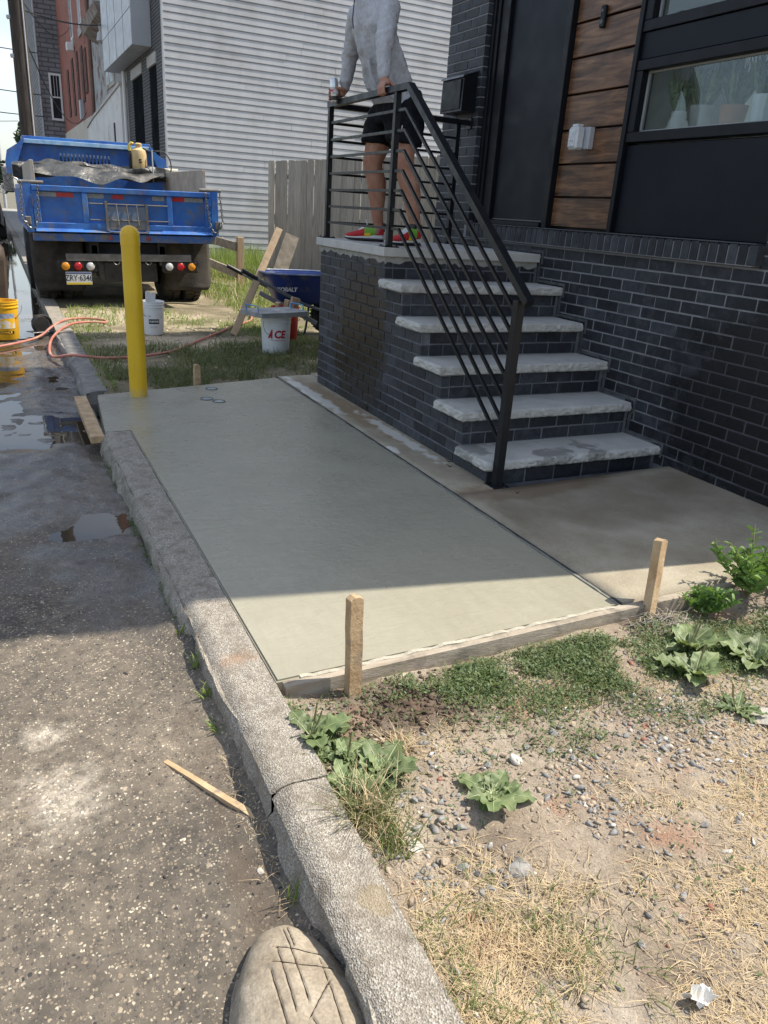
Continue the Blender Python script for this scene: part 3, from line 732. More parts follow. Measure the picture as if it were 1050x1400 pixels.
def soil_mat():
    m,nt,b=newmat("dry_soil"); g=G(nt); p=g.pos()
    c=g.ramp(g.noise(p,4.5,8,.68),[(.30,(.18,.138,.10)),(.46,(.29,.233,.172)),(.60,(.38,.318,.245)),(.78,(.48,.42,.345))])
    rd=g.ramp(g.noise(g.mp(p,loc=(4,2,0)),3.4,5),[(.58,0.0),(.74,.7)]); c=g.mix(rd,c,(.33,.155,.085))
    dk=g.ellipse((-1.26,-1.54,-.05),(.34,.19,1),.4,9,.7); dk2=g.ellipse((-.14,-1.40,-.05),(.13,.06,1),.4,9)
    c=g.mix(g.math('MULTIPLY',g.math('MAXIMUM',dk,dk2),.9),c,g.ramp(g.noise(p,60,5),[(.35,(.035,.022,.015)),(.65,(.10,.066,.044))]))
    c=g.mix(1.0,c,g.ramp(g.noise(p,190,4),[(.3,.72),(.7,1.22)]),'MULTIPLY')
    g.set(b,'Base Color',c); g.set(b,'Roughness',.95); g.bump(b,g.noise(p,85,8,.72),.012,.8); return m
M_soil=soil_mat()
def yard_mat():
    m,nt,b=newmat("yard_soil"); g=G(nt); p=g.pos()
    c=g.ramp(g.noise(p,1.6,8,.65),[(.32,(.09,.08,.045)),(.5,(.20,.165,.10)),(.68,(.36,.30,.205))])
    pl=g.ellipse((-.75,4.75,0),(.75,.55,1),.3,3); pl2=g.ellipse((-.9,6.6,0),(1.0,.6,1),.3,3)
    c=g.mix(g.math('MULTIPLY',g.math('MAXIMUM',pl,pl2),.8),c,g.ramp(g.noise(p,26,6,.7),[(.35,(.33,.26,.17)),(.65,(.52,.44,.32))]))
    g.set(b,'Base Color',c); g.set(b,'Roughness',.95); g.bump(b,g.noise(p,40,7,.7),.02,.7); return m
M_yard=yard_mat()
def water_mat():
    m,nt,b=newmat("puddle_water"); g=G(nt); p=g.pos()
    g.set(b,'Base Color',(.055,.043,.028)); b.inputs['Roughness'].default_value=.015; b.inputs['IOR'].default_value=1.33
    b.inputs['Specular IOR Level'].default_value=.8
    g.bump(b,g.noise(p,7,3),.004,.10); return m
M_water=water_mat()

gnd=put("ground",grid_mesh("ground",np.array([-250,-60,-9.2,4,30,250.]),np.array([-60,-8,16,60,150,700.]),lambda x,y:x*0-.22,pm("far_ground",(.10,.095,.07),(.16,.145,.10),.5,.95)))
gnd["kind"]="structure"
# road: fine where it is near, with real dips that hold water
PUD=[(-2.28,2.30,.55,.55,.014),(-1.93,2.15,.24,.42,.020),(-2.30,3.6,.22,1.6,.022),(-1.88,3.5,.14,.75,.020),(-1.93,.33,.20,.24,.020),(-2.12,.20,.12,.12,.014),(-2.28,1.72,.3,.2,.02),(-1.84,1.75,.06,.2,.02),(-2.1,7.2,.35,3.2,.030),(-1.95,12,.5,5,.03),(-1.9,19,.6,6,.03)]
def road_z(x,y):
    z=-.098+(fbm(x,y,2.2,4,1)-.5)*.022+(fbm(x,y,7,4,2)-.5)*.026 - np.clip((y-3)*.0,0,1)
    z=z-.022*np.clip((-.9-y)/1.2,0,1)
    z=z+.034*np.exp(-np.clip(-1.765-x,0,9)/.055)*np.clip((-.1-y)/.4,0,1)*(.6+.8*fbm(x,y,5,3,15))
    for cx,cy,rx,ry,d in PUD:
        q=((x-cx)/rx)**2+((y-cy)/ry)**2; z=z-d*np.exp(-q*1.3)
    return z
xs=np.concatenate([[-9.2,-7,-5.5,-4.5],np.linspace(-3.6,-1.72,120)]); ys=np.concatenate([[-6,-5,-4.2],np.linspace(-3.4,9,560),np.linspace(9.3,30,60),[40,60,90,140,300]])
put("road",grid_mesh("road",xs,ys,road_z,M_road))["kind"]="structure"
for i,(cx,cy,rx,ry,d) in enumerate([(-2.2,2.95,.95,2.25,0),(-1.98,.30,.36,.36,0),(-2.0,15.0,1.0,9.4,0)]):
    zz=[-.1195,-.1095,-.1185][i]
    x0,x1=cx-rx,min(cx+rx,-1.745)
    put("puddle",grid_mesh("puddle",np.linspace(x0,x1,6),np.linspace(cy-ry,cy+ry,6),lambda x,y:x*0+zz,M_water,False))["kind"]="structure"
# left pavement far side of the street (outside the frame)
MB().box(-12,-8,-.2,-9.2,120,.02).build("far_pavement",pm("pavement",(.28,.27,.25),(.36,.35,.32),2,.9))["kind"]="structure"

def kerb_fn(seed,worn=.016,x0=-1.772,z1=0.0):
    def fn(p,f):
        q=p.copy(); n=float(fbm(p.y,p.z*3,5,4,seed)); n2=float(fbm(p.y*6,p.x*6,4,3,seed+1))-.5
        lump=float(fbm(p.y,p.x*2,2.6,3,seed+4))-.5; chip=max(0.,float(fbm(p.y,p.x+p.z,13,3,seed+7))-.58)
        rr=.042+.035*n
        if f[2]>.99:
            q.z+=n2*.010+lump*.012
            dx=max(0.,rr-(p.x-x0)); q.z-=rr-math.sqrt(max(0.,rr*rr-dx*dx)) if dx<rr else rr
            q.z-=chip*.05*max(0.,1-f[0]*3)
        if f[0]<.01:
            dz=max(0.,rr-(z1-p.z)); q.x+=rr-math.sqrt(max(0.,rr*rr-dz*dz)) if dz<rr else rr
            if f[2]>.99: q.x-=rr*.7; q.z+=rr*.7
            q.x+=(float(fbm(p.y,p.z*4,3.3,4,seed+2))-.5)*.05+(float(fbm(p.y,9.,1.1,2,seed+8))-.5)*.05+chip*.09-.02*(1-f[2])**2
        # eroded ends at a joint
        return q
    return fn
def kerb(y0,y1,x0=-1.772,x1=-1.610,z1=0.0,seed=3,parent=None):
    L=y1-y0; ny=max(8,int(L*40))
    return lattice_box(x0,y0,-.20,x1,y1,z1,12,ny,12,kerb_fn(seed,.016,x0,z1))
kb=empty("kerb",(-1.69,0,0)); tag(kb,kind="structure")
k1=kerb(-1.784,1.475,seed=3); k1.build("kerb_stone",M_kerb,kb,smooth=45)
k2=kerb(-4.3,-1.790,x1=-1.618,seed=3); 
k2.v=[(p[0]-.012*max(0,(-p[1]-2.1)),p[1],p[2]) for p in k2.v]
k2.build("kerb_stone",M_kerb,kb,smooth=45)
for i,(a,b) in enumerate(((2.62,5.3),(5.33,9.0),(9.03,14.0),(14.03,24.),(24.03,60.))):
    kerb(a,b,x0=-1.76,x1=-1.60,z1=-.012,seed=20+i).build("kerb_stone",pm("kerb_far%d"%i,(.13,.125,.115),(.23,.22,.20),9,.9,.4,60),kb,smooth=45) if i<1 else MB().box(-1.76,a,-.3,-1.6,b,-.012).build("kerb_stone",M_kerb,kb)

# fresh slab: far edge runs slightly askew, wraps over the missing kerb at its far end
def slab_top(poly,z1,z0,name,mat,res=.03,amp=.003,seed=4):
    """slab with a gently uneven top; poly is a convex-ish outline"""
    bm=bmesh.new(); vs=[bm.verts.new((x,y,z1)) for x,y in poly]; f=bm.faces.new(vs)
    r=bmesh.ops.extrude_face_region(bm,geom=[f]); 
    for v in [e for e in r['geom'] if isinstance(e,bmesh.types.BMVert)]: v.co.z=z0
    bmesh.ops.recalc_face_normals(bm,faces=bm.faces)
    bmesh.ops.bevel(bm,geom=[e for e in bm.edges if all(v.co.z>z1-1e-5 for v in e.verts)],offset=.006,segments=2,affect='EDGES')
    me=bpy.data.meshes.new(name); bm.to_mesh(me); bm.free(); me.materials.append(mat)
    return put(name,me)
slab_top([(-1.604,-1.352),(-.232,-1.322),(-.238,2.826),(-1.688,2.452),(-1.752,1.482),(-1.604,1.482)],0.0,-.11,"fresh_slab",M_fresh)["kind"]="structure"
# old slab with a little fall away from the wall
def old_z(x,y): return .002+.030*np.clip((x+.2)/1.4,0,1.2)
o1=grid_mesh("old_slab",np.linspace(-.218,1.30,20),np.linspace(-1.31,-.085,20),old_z,M_old,False)
def slab_obj(me,name,depth=.13):
    bm=bmesh.new(); bm.from_mesh(me); r=bmesh.ops.extrude_face_region(bm,geom=list(bm.faces)); 
    for v in [e for e in r['geom'] if isinstance(e,bmesh.types.BMVert)]: v.co.z-=depth
    bmesh.ops.recalc_face_normals(bm,faces=bm.faces); bm.to_mesh(me); bm.free(); o=put(name,me); o["kind"]="structure"; return o
slab_obj(o1,"old_slab")
slab_obj(grid_mesh("old_slab",np.linspace(-.218,.10,8),np.linspace(-.078,2.86,20),old_z,M_old,False),"old_slab")
slab_obj(grid_mesh("old_slab",np.linspace(.10,1.30,8),np.linspace(2.56,2.92,6),old_z,M_old,False),"old_slab")
# expansion strip in the joint
js=MB(); js.box(-.2325,-1.318,-.08,-.2195,2.85,.0035); js.build("joint_filler",pm("joint_fibre",(.02,.019,.018),(.05,.047,.042),40,.95,.5,90))["kind"]="structure"
js=MB(); js.box(-.2415,-1.315,-.05,-.2325,2.80,.0035); 
js=lattice_box(-.243,-1.32,-.05,-.2335,2.80,.004,1,120,1,lambda p,f:p+Vector((0,0,(float(fbm(p.y,p.x,16,3,6))-.5)*.010 if f[2]==1 else 0))).build("joint_filler",pm("joint_lip",(.16,.16,.135),(.22,.22,.19),30,.9))
js["kind"]="structure"

# near soil and far yard
def soil_z(x,y):
    z=-.052+(fbm(x,y,1.7,4,31)-.5)*.045+(fbm(x,y,11,4,32)-.5)*.016+(fbm(x,y,45,3,33)-.5)*.008
    z=z+.020*np.exp(-(((x+1.25)/.28)**2+((y+1.53)/.14)**2))*(.6+fbm(x,y,30,3,34)*.9)+.022*np.exp(-(((x+.12)/.13)**2+((y+1.42)/.06)**2))
    e=np.clip((x+1.63)/.16,0,1); z=z*e+(-.022+(fbm(x,y,20,3,35)-.5)*.012)*(1-e)
    z=z+.02*np.clip((x-.3)/2,0,1)+.05*np.clip((x-.12)/.25,0,1)*np.clip((y+1.50)/.12,0,1)
    return z
xs=np.concatenate([np.linspace(-1.66,.9,330),np.linspace(.95,3.5,20)]); ys=np.concatenate([np.linspace(-5,-3.3,12),np.linspace(-3.2,-1.362,270)])
put("soil_patch",grid_mesh("soil_patch",xs,ys,soil_z,M_soil))["kind"]="structure"
put("soil_patch",grid_mesh("soil_patch",np.linspace(1.2,30,20),np.linspace(-30,-1.35,20),lambda x,y:x*0-.08,M_soil))["kind"]="structure"
def yard_z(x,y): return -.028+(fbm(x,y,.8,4,41)-.5)*.06+(fbm(x,y,6,3,42)-.5)*.02 +.012*np.clip(y-9,0,6)-.02*np.clip((2.9-y),0,1)
put("yard_ground",grid_mesh("yard_ground",np.concatenate([np.linspace(-1.63,4,120),np.linspace(4.2,14,20)]),np.concatenate([np.linspace(2.42,9,140),np.linspace(9.2,15.2,30)]),yard_z,M_yard))["kind"]="structure"
put("verge",grid_mesh("verge",np.linspace(-1.6,1.2,12),np.linspace(15.1,60,50),lambda x,y:x*0+.0+(fbm(x,y,1,3,4)-.5)*.03,pm("pavement_far",(.25,.24,.22),(.34,.33,.30),1.5,.9)))["kind"]="structure"
# ================================================================== buildings down the street
M_siding=pm("grey_siding",(.40,.41,.425),(.45,.46,.475),1.4,.45,.05,30,rvar=.08,stretch=(2.5,1,.35),dirt=((.30,.30,.295),.9,.50,.75))
M_trim=pm("grey_trim",(.40,.41,.425),(.45,.46,.475),3,.5)
M_whitetrim=pm("white_trim",(.70,.70,.69),(.76,.76,.75),6,.6)
M_darkwin=pm("dark_window_glass",(.018,.022,.026),(.03,.035,.04),2,.25,spec=.12)
M_lintel=pm("lintel_stone",(.36,.355,.34),(.44,.43,.41),8,.85,.2)
M_dead=pm("dull_dark_glazing",(.012,.014,.016),(.02,.022,.024),3,.9,spec=0.0)
sh=empty("siding_house",(4.5,15,0)); tag(sh,"tall house with pale grey horizontal siding behind the fence","house")
# each lap of siding is a board of its own
prof=[(-.001,.1365),(-.004,.128),(-.013,.026),(-.013,.017),(.012,.015),(.012,0),(.02,0),(.02,.1365)]
m=MB(); m.prism([(1.30,15.0+a,b) for a,b in prof],(7.2,0,0)); sid=m.mesh("siding_board",M_siding)
z=.33; i=0
while z<8.6:
    cut=random.uniform(.2,.8)
    for (a_,b_) in ((0,cut-.0004),(cut+.0004,1)):
        o=bpy.data.objects.new("siding_board",sid); COL.objects.link(o); o.parent=sh; o.matrix_parent_inverse=Matrix.Translation(-sh.location); o.scale=(b_-a_,1,1)
        o.location=(1.30+7.2*a_-1.30*(b_-a_),random.uniform(-.002,.002)+0.0,z+random.uniform(-.0012,.0012))
    z+=.1365
MB().cbox(1.262,14.965,.0,1.298,15.06,8.7,.003).build("corner_trim",M_trim,sh)
MB().box(1.30,15.022,-.2,8.5,22,8.6).build("wall",pm("wall_core",(.3,.3,.3),None,2,.9),sh)
MB().box(1.302,14.985,-.2,8.5,15.02,.328).build("foundation",pm("foundation",(.25,.24,.22),(.33,.32,.29),4,.9),sh)
M_nb=far_brick("street_brick",(.022,.024,.028),(.05,.052,.056),(.17,.17,.17),3.0,.025)
fb=MB(); x0,x1=1.27,1.299
fb.box(x0,15.062,-.2,x1,15.75,8.6); fb.box(x0,15.75,4.0,x1,16.65,8.6); fb.box(x0,16.65,-.2,x1,17.55,8.6); fb.box(x0,17.55,4.0,x1,19.0,8.6); fb.box(x0,19.0,-.2,x1,19.85,8.6)
fb.build("brick_front",M_nb,sh)
for (a,b) in ((15.75,16.65),(17.55,19.0)):
    MB().cbox(1.235,a-.06,4.003,1.269,b+.06,4.22,.004).build("lintel",M_lintel,sh)
m=MB(); m.box(1.288,15.75,.1,1.2985,16.65,3.998); 
w=m.build("window",M_dead,sh); MB().box(1.284,15.82,.9,1.2875,16.58,3.9).build("pane",M_dead,w)
m=MB(); m.box(1.288,17.55,.1,1.2985,19.0,3.998); d=m.build("door",M_dead,sh)
MB().box(1.284,17.7,.3,1.2875,18.1,3.8).build("sidelight",M_dead,d); MB().cbox(1.25,18.3,1.1,1.284,18.33,1.5,.003).build("handle",M_trim,d)
MB().cbox(1.16,17.15,1.75,1.268,17.32,2.0,.01).build("wall_lamp",M_black,sh)
# metal bay
by=MB(); by.cbox(.855,16.2,4.36,1.268,20.9,8.4,.008); bay=by.build("bay",pm("bay_metal",(.36,.375,.40),(.41,.425,.45),2,.42,metal=.15),sh)
for zz in (5.05,6.2): MB().box(.851,16.203,zz,.8545,20.89,zz+.012).build("seam",M_black,bay)
for yy in (17.3,18.5,19.7): MB().box(.851,yy,4.37,.8545,yy+.012,8.3).build("seam",M_black,bay)
m=MB(); m.tube([(1.20,19.93,-.1),(1.20,19.93,4.3)],.05,10); m.build("downpipe",M_whitetrim,sh,smooth=True)

oh=empty("old_rowhouse",(3,24,0)); tag(oh,"old rowhouse with peeling grey paint above a white stuccoed wall","house")
M_peel=pm("peeling_paint",(.30,.315,.32),(.40,.41,.41),3,.85,.3,30,dirt=((.20,.10,.075),2.6,.52,.60))
M_white=pm("white_stucco",(.64,.63,.60),(.74,.73,.70),2,.9,.2,30,dirt=((.38,.36,.33),1.6,.56,.72))
MB().box(1.36,20.0,-.2,9,28.3,9.2).build("wall",M_peel,oh)
m=MB(); m.prism([(1.12,20.1,-.2),(1.12,28.25,-.2),(1.12,28.25,3.45),(1.12,26.5,3.62),(1.12,20.1,4.0)],(.235,0,0)); st=m.build("stucco_front",M_white,oh)
m=MB(); m.prism([(1.08,20.05,4.0),(1.08,26.5,3.63),(1.08,28.3,3.46),(1.08,28.3,3.53),(1.08,26.5,3.70),(1.08,20.05,4.08)],(.275,0,0)); m.build("coping",pm("coping",(.45,.43,.40),(.55,.52,.49),5,.85),st)
m=MB(); m.beam((1.105,21.4,3.2),(1.105,21.4,2.45),.05,.05,(0,1,0)); m.beam((1.105,21.4,2.45),(1.105,24.6,1.85),.06,.06,(1,0,0)); m.build("pipe",pm("rusty_pipe",(.07,.06,.055),None,9,.7),st)
wn_=MB(); wn_.box(1.33,22.6,4.3,1.359,24.4,6.9); w=wn_.build("window",pm("weathered_window_frame",(.34,.33,.29),(.45,.42,.36),5,.8,dirt=((.27,.13,.05),4,.5,.62)),oh)
MB().box(1.322,22.8,4.4,1.329,23.5,6.8).build("pane",M_darkwin,w); MB().box(1.322,23.6,4.4,1.329,24.25,6.8).build("pane",M_darkwin,w)
m=MB(); m.prism([(.95,22.2,5.95),(1.358,22.2,5.75),(1.358,22.2,6.25),(.85,22.2,6.2)],(0,3.9,0)); m.build("door_hood",pm("hood_paint",(.16,.10,.075),(.3,.28,.26),4,.8),oh)
m=MB(); m.tube([(1.0,22.4,5.7),(1.15,22.5,5.2),(1.33,22.5,5.0)],.06,8); m.lathe([(.02,.2),(.12,.1),(.16,-.1),(.05,-.16)],(1.1,22.8,5.45),10); m.build("service_fixture",M_trim,oh,smooth=True)
m=MB(); m.tube([(1.30,28.1,-.1),(1.30,28.1,3.2),(1.30,27.7,4.2),(1.30,27.7,8.6)],.07,8); m.build("downpipe",pm("brown_downpipe",(.16,.09,.07),(.2,.12,.09),4,.6),oh,smooth=True)

rb=empty("red_brick_building",(3,34,0)); tag(rb,"red brick building with narrow slit windows and a cream base","building")
M_red=far_brick("red_brick",(.27,.075,.05),(.33,.10,.065),(.30,.22,.18),3.0,.018)
MB().box(1.35,28.32,3.92,9,39.98,12).build("wall",M_red,rb); MB().box(1.33,28.34,-.2,9,39.98,3.918).build("base_wall",pm("cream_render",(.50,.46,.38),(.58,.54,.46),2,.9),rb)
for (yy,za,zb) in ((29.6,4.7,6.1),(30.7,4.5,6.3),(32.4,4.35,6.35),(34.3,4.3,6.35),(36.5,4.4,6.2)):
    w=MB().box(1.318,yy-.32,za,1.349,yy+.32,zb).build("window",pm("slit_dark",(.05,.03,.025),(.09,.05,.04),6,.9),rb)  # plain dark brown fill for the narrow windows
    for q in range(4): MB().box(1.30,yy-.42,za+.15+q*.45,1.317,yy-.35,za+.36+q*.45).build("quoin",M_red,w)
for (yy,za,zb) in ((30.4,6.9,10),(33.5,6.9,10)):
    w=MB().box(1.32,yy-.4,za,1.349,yy+.4,zb).build("window",M_whitetrim,rb); MB().box(1.30,yy-.6,za-.28,1.349,yy+.6,za-.003).build("sill",M_lintel,w); MB().box(1.312,yy-.28,za+.1,1.319,yy+.28,zb).build("pane",M_darkwin,w)
MB().cbox(1.05,33.0,6.45,1.34,33.25,6.75,.03).build("wall_lamp",M_whitetrim,rb)
MB().cbox(1.20,31.0,3.95,1.348,31.4,4.6,.01).build("meter_box",M_trim,rb)

gb=empty("shingled_building",(1,42,0)); tag(gb,"tall narrow grey shingled wall with one white sash window","building")
M_shing=far_brick("grey_shingle",(.17,.175,.185),(.235,.24,.25),(.10,.10,.105),1.05,.03)
gw=MB().box(.42,40.0,-.2,8,52,13).build("wall",M_shing,gb)
MB().cbox(.36,39.96,-.2,.418,40.1,13,.004).build("corner_trim",M_trim,gb)
m=MB(); a,b,c,d=.80,1.33,4.45,6.42
m.box(a,39.93,c,a+.08,39.998,d); m.box(b-.08,39.93,c,b,39.998,d); m.box(a+.081,39.93,c,b-.081,39.998,c+.09); m.box(a+.081,39.93,d-.09,b-.081,39.998,d); m.box(a+.081,39.95,5.4,b-.081,39.997,5.46)
for q in (1,2): m.box(a+.08+q*.123,39.96,5.461,a+.095+q*.123,39.997,d-.091)
w=m.build("window",M_whitetrim,gb); MB().box(a+.081,39.98,c+.09,b-.081,39.995,d-.09).build("pane",M_darkwin,w)

# ------------------------------------------------------------------ pole, wires, far tree, parked car
M_pole=pm("weathered_pole",(.028,.022,.018),(.065,.052,.042),5,.95,.6,30,stretch=(6,6,.6))
po=empty("utility_pole",(-1.45,14,0)); tag(po,"thick dark wooden utility pole behind the blue truck","utility pole")
m=MB(); m.lathe([(.150,-.1),(.142,2),(.132,5),(.118,9.5)],(-1.45,14,0),18,cap1=True); m.build("pole",M_pole,po,smooth=60)
for zz in (4.15,3.55): m=MB(); m.tube([(-1.62,14-.02,zz),(-1.56,13.95,zz)],.035,8); m.build("bolt",M_trim,po,smooth=True)
m=MB(); m.tube([(-1.36,13.87,0),(-1.36,13.88,5)],.012,6); m.build("ground_wire",M_trim,po)
M_wire=pm("black_cable",(.02,.02,.021),None,5,.6)
def wire(a,b,sag,r,label):
    a=Vector(a); b=Vector(b); pts=[a.lerp(b,t/12)-Vector((0,0,sag*4*(t/12)*(1-t/12))) for t in range(13)]
    o=MB().tube(pts,r,5).build("overhead_wire",M_wire); tag(o,label,"wire","overhead wires"); return o
wire((-1.45,14,4.32),(1.25,22.5,5.75),.12,.016,"thick cable from pole to the old rowhouse hood")
wire((-1.45,14,4.12),(1.30,30,4.1),.9,.012,"drooping cable crossing the shingled wall and red brick")
wire((-1.45,14,4.6),(1.30,34,7.4),.5,.010,"upper thin cable from pole to the red building")
wire((-9,36,7.6),(.42,39.9,7.15),.25,.02,"highest wire across the sky left of the shingled building")
wire((-9,36,5.9),(.42,39.9,5.45),.2,.02,"middle wire across the sky left of the shingled building")
wire((-9,36,4.9),(.42,39.9,4.55),.2,.02,"lowest wire across the sky left of the shingled building")
wire((-1.45,14,4.4),(-9,9,5.6),.2,.012,"cable leaving pole toward the picture's left edge")
o=empty("distant_pole",(-1.3,62,0)); tag(o,"thin distant pole with a crossarm at the sky's left edge","pole")
MB().lathe([(.11,0),(.09,6.3)],(-1.3,62,0),10,cap1=True).build("pole",M_trim,o); MB().beam((-1.3,61.9,5.6),(.1,61.9,5.75),.05,.05).build("crossarm",M_trim,o)
M_treeleaf=pm("tree_leaf",(.03,.055,.018),(.07,.11,.035),3,.7,tint=0)
def leaf_cloud(name,centres,n,size,mat,parent,seed=1,flat=1.0):
    rs=np.random.RandomState(seed); C=[];
    for (cx,cy,cz,r) in centres:
        k=int(n*r*r*r/sum(q[3]**3 for q in centres)); d=rs.normal(size=(k,3)); d/=np.linalg.norm(d,axis=1)[:,None]
        rad=r*(.55+.45*rs.rand(k)**.5)*(1+.25*(rs.rand(k)-.5)); C.append(np.array([cx,cy,cz])+d*rad[:,None]*[1,1,flat])
    C=np.concatenate(C); k=len(C); a=rs.normal(size=(k,3)); a/=np.linalg.norm(a,axis=1)[:,None]; b=np.cross(a,rs.normal(size=(k,3))); b/=np.linalg.norm(b,axis=1)[:,None]
    s=size*(.6+.8*rs.rand(k))[:,None]; co=np.stack([C-a*s,C+b*s*.5,C+a*s,C-b*s*.5],1).reshape(-1,3); f=np.arange(4*k).reshape(-1,4)
    return put(name,np_mesh(name,co,f,mat),None,parent)
tr=empty("street_tree",(-3.2,52,0)); tag(tr,"leafy green tree at the far left end of the street","tree")
m=MB(); m.tube([(-3.2,52,-.1),(-3.1,52,1.2),(-3.3,52,2.2)],[.2,.15,.1],8)
for a in range(5): m.tube([(-3.2,52,1.4),(-3.2+math.cos(a*1.3)*.9,52+math.sin(a*1.3)*.9,2.6+a*.15)],[.08,.03],6)
m.build("trunk",M_pole,tr,smooth=True)
leaf_cloud("crown",[(-3.2,52,2.9,1.5),(-2.2,51.5,2.3,1.0),(-4.4,52,2.6,1.3),(-3.0,52,4.0,1.0),(-1.6,51,1.7,.7)],2600,.16,M_treeleaf,tr,3)
tr=empty("street_tree",(.5,58,0)); tag(tr,"small dark tree peeking out beside the shingled wall","tree")
MB().tube([(.5,58,-.1),(.5,58,4.2)],[.15,.06],8).build("trunk",M_pole,tr); leaf_cloud("crown",[(.45,58,4.6,.8),(.9,58,5.0,.8),(0.2,58,4.2,.5)],900,.16,M_treeleaf,tr,5)
car=empty("parked_car",(-3.0,24,-.1)); tag(car,"black parked car at the left edge down the street","car")
M_carp=pm("black_car_paint",(.008,.008,.009),None,3,.15); M_tyre=pm("tyre_rubber",(.018,.018,.018),(.03,.029,.027),12,.85,.3,60)
def loft(mb,secs,mi=0):
    n=len(secs[0]); vs=[p for s in secs for p in s]; fs=[]
    for i in range(len(secs)-1):
        for k in range(n): fs.append((i*n+k,i*n+(k+1)%n,(i+1)*n+(k+1)%n,(i+1)*n+k))
    fs.append(tuple(range(n-1,-1,-1))); fs.append(tuple((len(secs)-1)*n+k for k in range(n))); return mb.add(vs,fs,mi)
def csec(y,w,z0,z1,wt,cx=-2.85): return [(cx-w,y,z0),(cx+w,y,z0),(cx+w*1.02,y,z0+(z1-z0)*.4),(cx+wt,y,z1),(cx-wt,y,z1),(cx-w*1.02,y,z0+(z1-z0)*.4)]
m=MB(); loft(m,[csec(22.6,.82,.35,.95,.78),csec(22.8,.9,.28,1.02,.85),csec(25.6,.92,.25,1.05,.86),csec(26.9,.88,.28,.9,.8),csec(27.2,.78,.35,.75,.7)]); cb_=m.build("body",M_carp,car,smooth=35)
m=MB(); loft(m,[csec(22.75,.84,1.0,1.1,.82),csec(23.1,.82,1.0,1.62,.62),csec(24.6,.82,1.0,1.66,.62),csec(25.7,.82,1.0,1.08,.78)]); m.build("cabin",M_darkwin,car,smooth=35)
for (wx,wy) in ((-3.7,23.4),(-2.0,23.4),(-3.7,26.2),(-2.0,26.2)):
    w=MB().lathe([(.12,-.1),(.30,-.1),(.33,-.06),(.33,.06),(.30,.1),(.12,.1)],(wx,wy,.23),20,'x').build("wheel",M_tyre,car,smooth=40); MB().lathe([(.001,.07),(.2,.08),(.21,.0)],(wx,wy,.23),14,'x').build("rim",M_trim,w)
for wx in (-3.55,-2.15): MB().cbox(wx-.15,22.57,.72,wx+.15,22.66,.88,.02).build("tail_light",pm("red_lens",(.35,.01,.01),None,5,.2),car)

# ------------------------------------------------------------------ board fence and rail fence
M_fence=pm("grey_fence_wood",(.25,.225,.19),(.37,.34,.295),7,.9,.5,22,stretch=(9,9,.5),tint=.14)
pf=empty("picket_fence",(3.5,10.5,0)); tag(pf,"weathered grey vertical board fence behind the stoop","fence")
A=Vector((2.53,11.8,0)); B=Vector((5.6,8.0,0)); dr=(B-A).normalized(); nr=Vector((-dr.y,dr.x,0)); 
if nr.y>0: nr=-nr
Lf=(B-A).length; t=0; pk={}
while t<Lf:
    w=.138; z1=2.10+.28*t/Lf+random.uniform(-.012,.012); p=A+dr*(t+w/2)+nr*random.uniform(-.004,.004); z0=.03
    if 'm' not in pk:
        q=MB(); q.prism([(-w/2,-.009,0),(w/2,-.009,0),(w/2,-.009,1.985),(w/2-.014,-.009,2.0),(-w/2+.014,-.009,2.0),(-w/2,-.009,1.985)],(0,.018,0)); pk['m']=q.mesh("picket",M_fence)
    o=bpy.data.objects.new("picket",pk['m']); COL.objects.link(o); o.parent=pf; o.matrix_parent_inverse=Matrix.Translation(-pf.location)
    o.location=(p.x,p.y,z0); o.scale=(1,1,(z1-z0)/2.0); o.rotation_euler=(random.uniform(-.006,.006),random.uniform(-.008,.008),math.atan2(dr.y,dr.x)); t+=w+.002
for zz in (.4,1.15,1.85): MB().beam(A+Vector((0,0,zz))-nr*.035,B+Vector((0,0,zz+.05))-nr*.035,.04,.09).build("rail",M_fence,pf)
for tt in (0.05,2.4,4.7): 
    p=A+dr*tt-nr*.11; MB().cbox(p.x-.045,p.y-.045,-.2,p.x+.045,p.y+.045,1.9,.004).build("post",M_fence,pf)
M_rw=pm("weathered_timber",(.22,.185,.14),(.36,.31,.25),6,.9,.4,30,stretch=(2,2,2),tint=.15); M_yw=pm("tan_timber",(.34,.235,.14),(.45,.33,.21),7,.85,.3,40,stretch=(4,4,.8),tint=.1)
rf=empty("rail_fence",(1.5,10.1,0)); tag(rf,"low two-rail timber fence right of the truck","fence")
Pn=Vector((1.52,10.2,0)); Pf=Vector((1.02,12.2,0))
MB().cbox(Pn.x-.055,Pn.y-.055,-.1,Pn.x+.055,Pn.y+.055,.80,.005).build("post",M_yw,rf); MB().cbox(Pf.x-.055,Pf.y-.055,-.1,Pf.x+.055,Pf.y+.055,.85,.005).build("post",M_yw,rf)
MB().beam(Pn+Vector((-.065,0,.64)),Pf+Vector((-.065,0,.80)),.035,.14,ch=.003).build("rail",M_rw,rf); MB().beam(Pn+Vector((-.065,0,.20)),Pf+Vector((-.065,0,.42)),.035,.14,ch=.003).build("rail",M_rw,rf)
MB().beam(Pf+Vector((-.065,.02,.80)),Vector((.6,14.4,.9)),.035,.14,ch=.003).build("rail",M_rw,rf)
MB().cbox(1.35,10.75,.60,1.39,10.79,.76,.003).build("joint_plate",M_trim,rf)
